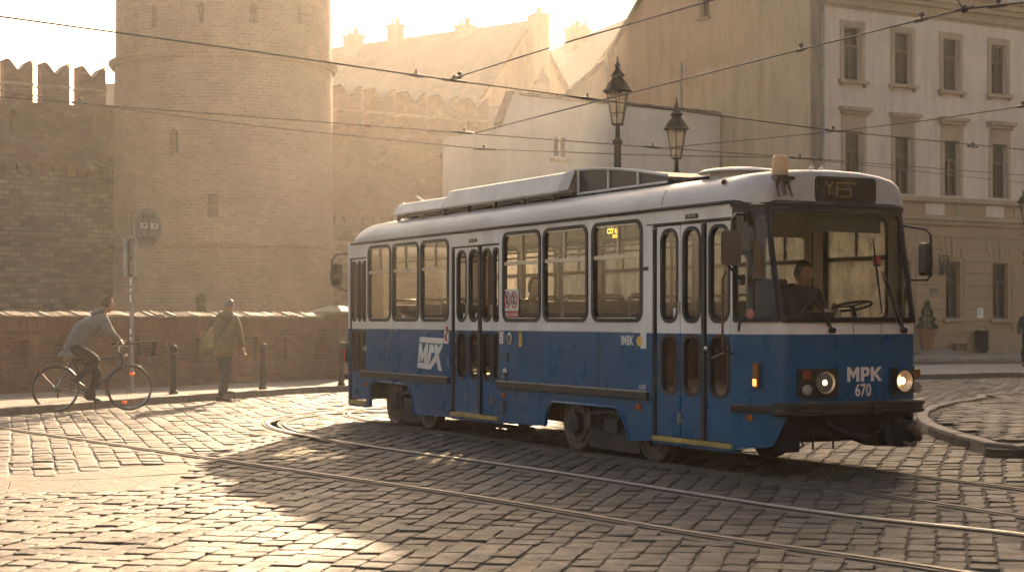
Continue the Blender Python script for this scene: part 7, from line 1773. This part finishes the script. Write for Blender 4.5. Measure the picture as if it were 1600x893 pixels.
# ---- passenger behind the third window
ps0 = DV(4.92, .36, .79); pas = thing('person', 'dark clothed passenger seated behind the tram window with the red warning sticker', 'person', ps0)
pv_ = lambda u, w_, z: DV(u, w_, z) - ps0
hd = pv_(4.90, .40, 1.90); body = MB(); U0 = 5.0
nd = {'p': (pv_(U0 + .08, .38, 1.24), .11), 'c': (pv_(U0 + .02, .38, 1.52), .13), 'n': (pv_(U0 - .04, .39, 1.75), .055), 'h': (hd + Vector((0, 0, -.04)), .06), 'kN': (pv_(U0 - .36, .28, 1.24), .06), 'aN': (pv_(U0 - .38, .28, .86), .045), 'kF': (pv_(U0 - .36, .48, 1.24), .06), 'aF': (pv_(U0 - .38, .48, .86), .045),
      'sN': (pv_(U0, .19, 1.62), .055), 'eN': (pv_(U0 - .1, .17, 1.36), .045), 'wN': (pv_(U0 - .3, .27, 1.30), .03), 'sF': (pv_(U0, .58, 1.62), .055), 'eF': (pv_(U0 - .1, .6, 1.36), .045), 'wF': (pv_(U0 - .3, .5, 1.30), .03)}
body.add(*skin(nd, chain('p', 'c', 'n', 'h') + chain('p', 'kN', 'aN') + chain('p', 'kF', 'aF') + chain('c', 'sN', 'eN', 'wN') + chain('c', 'sF', 'eF', 'wF'), 'p'))
qh = Matrix.Rotation(math.atan2(fw.y, fw.x), 3, 'Z'); head(body, hd, qh); hand(body, pv_(U0 - .3, .27, 1.30), fw, Vector((0, 0, 1)), .8); hand(body, pv_(U0 - .3, .5, 1.30), fw, Vector((0, 0, 1)), .8)
body.build('body', 'skin', pas, smooth=60); hair(hd, qh, 'hair_dark', pas, 1.03, -.5, 0, .5, 9)
jk = MB(); n2 = {k: (v[0], {'p': .19, 'c': .19, 'n': .08, 'sN': .085, 'eN': .068, 'wN': .045, 'sF': .085, 'eF': .068, 'wF': .045, 'kN': .085, 'aN': .06, 'kF': .085, 'aF': .06}.get(k, .05)) for k, v in nd.items() if k != 'h'}
jk.add(*skin({k: n2[k] for k in ('p', 'c', 'n', 'sN', 'eN', 'wN', 'sF', 'eF', 'wF')}, chain('p', 'c', 'n') + chain('c', 'sN', 'eN', 'wN') + chain('c', 'sF', 'eF', 'wF'), 'p')); jk.build('jacket', 'uniform', pas, smooth=60)
tr = MB(); tr.add(*skin({k: n2[k] for k in ('p', 'kN', 'aN', 'kF', 'aF')}, chain('p', 'kN', 'aN') + chain('p', 'kF', 'aF'), 'p')); tr.build('trousers', 'trousers_dark', pas, smooth=60)
sb_ = seat(5.02, .36) if False else None
for s_ in (.28, .48):
    mb = MB(); shoe(mb, pv_(U0 - .34, s_, .795), pv_(U0 - .62, s_, .795), 1.1); mb.build('shoe', 'shoe', pas, smooth=50)

# ---- person cut by the right edge
ep = G(1606, 572, .12); edp = thing('person', 'person in a long dark coat standing on the far pavement at the right edge', 'person', ep)
body = MB(); nd = {'p': (Vector((0, 0, .95)), .1), 'c': (Vector((0, 0, 1.38)), .13), 'n': (Vector((0, 0, 1.56)), .055), 'h': (Vector((0, 0, 1.66)), .06), 'kN': (Vector((-.1, .02, .5)), .06), 'aN': (Vector((-.11, .04, .1)), .045), 'kF': (Vector((.1, 0, .5)), .06), 'aF': (Vector((.11, .04, .1)), .045),
      'sN': (Vector((-.19, 0, 1.46)), .055), 'eN': (Vector((-.26, .02, 1.17)), .045), 'wN': (Vector((-.26, -.06, .93)), .032), 'sF': (Vector((.19, 0, 1.46)), .055), 'eF': (Vector((.26, .02, 1.17)), .045), 'wF': (Vector((.26, -.06, .93)), .032)}
body.add(*skin(nd, chain('p', 'c', 'n', 'h') + chain('p', 'kN', 'aN') + chain('p', 'kF', 'aF') + chain('c', 'sN', 'eN', 'wN') + chain('c', 'sF', 'eF', 'wF'), 'p'))
qh = Matrix.Rotation(R(-120), 3, 'Z'); hd = Vector((0, 0, 1.72)); head(body, hd, qh); hand(body, (-.26, -.06, .93), (0, -.1, -1), (0, -1, 0), .5); hand(body, (.26, -.06, .93), (0, -.1, -1), (0, -1, 0), .5)
body.build('body', 'skin', edp, smooth=60); hair(hd, qh, 'hair_dark', edp, 1.03, -.4, 0, .5, 4)
ct = MB(); ct.add(*skin({'b': (Vector((0, 0, .52)), (.2, .15)), 'p': (Vector((0, 0, .95)), (.2, .15)), 'c': (Vector((0, 0, 1.36)), (.2, .14)), 'n': (Vector((0, 0, 1.54)), .08), 'sN': (Vector((-.2, 0, 1.44)), .085), 'eN': (Vector((-.27, .02, 1.17)), .068), 'wN': (Vector((-.265, -.05, .95)), .048), 'sF': (Vector((.2, 0, 1.44)), .085), 'eF': (Vector((.27, .02, 1.17)), .068), 'wF': (Vector((.265, -.05, .95)), .048)},
                       chain('b', 'p', 'c', 'n') + chain('c', 'sN', 'eN', 'wN') + chain('c', 'sF', 'eF', 'wF'), 'p')); ct.build('coat', 'uniform', edp, smooth=60)
tr = MB(); tr.add(*skin({k: (nd[k][0], {'p': .12, 'kN': .085, 'aN': .06, 'kF': .085, 'aF': .06}[k]) for k in ('p', 'kN', 'aN', 'kF', 'aF')}, chain('p', 'kN', 'aN') + chain('p', 'kF', 'aF'), 'p')); tr.build('trousers', 'trousers_dark', edp, smooth=60)
for s_ in (-.11, .11):
    mb = MB(); shoe(mb, (s_, .1, .004), (s_ * 1.2, -.2, .004), 1.1); mb.build('shoe', 'shoe', edp, smooth=50)
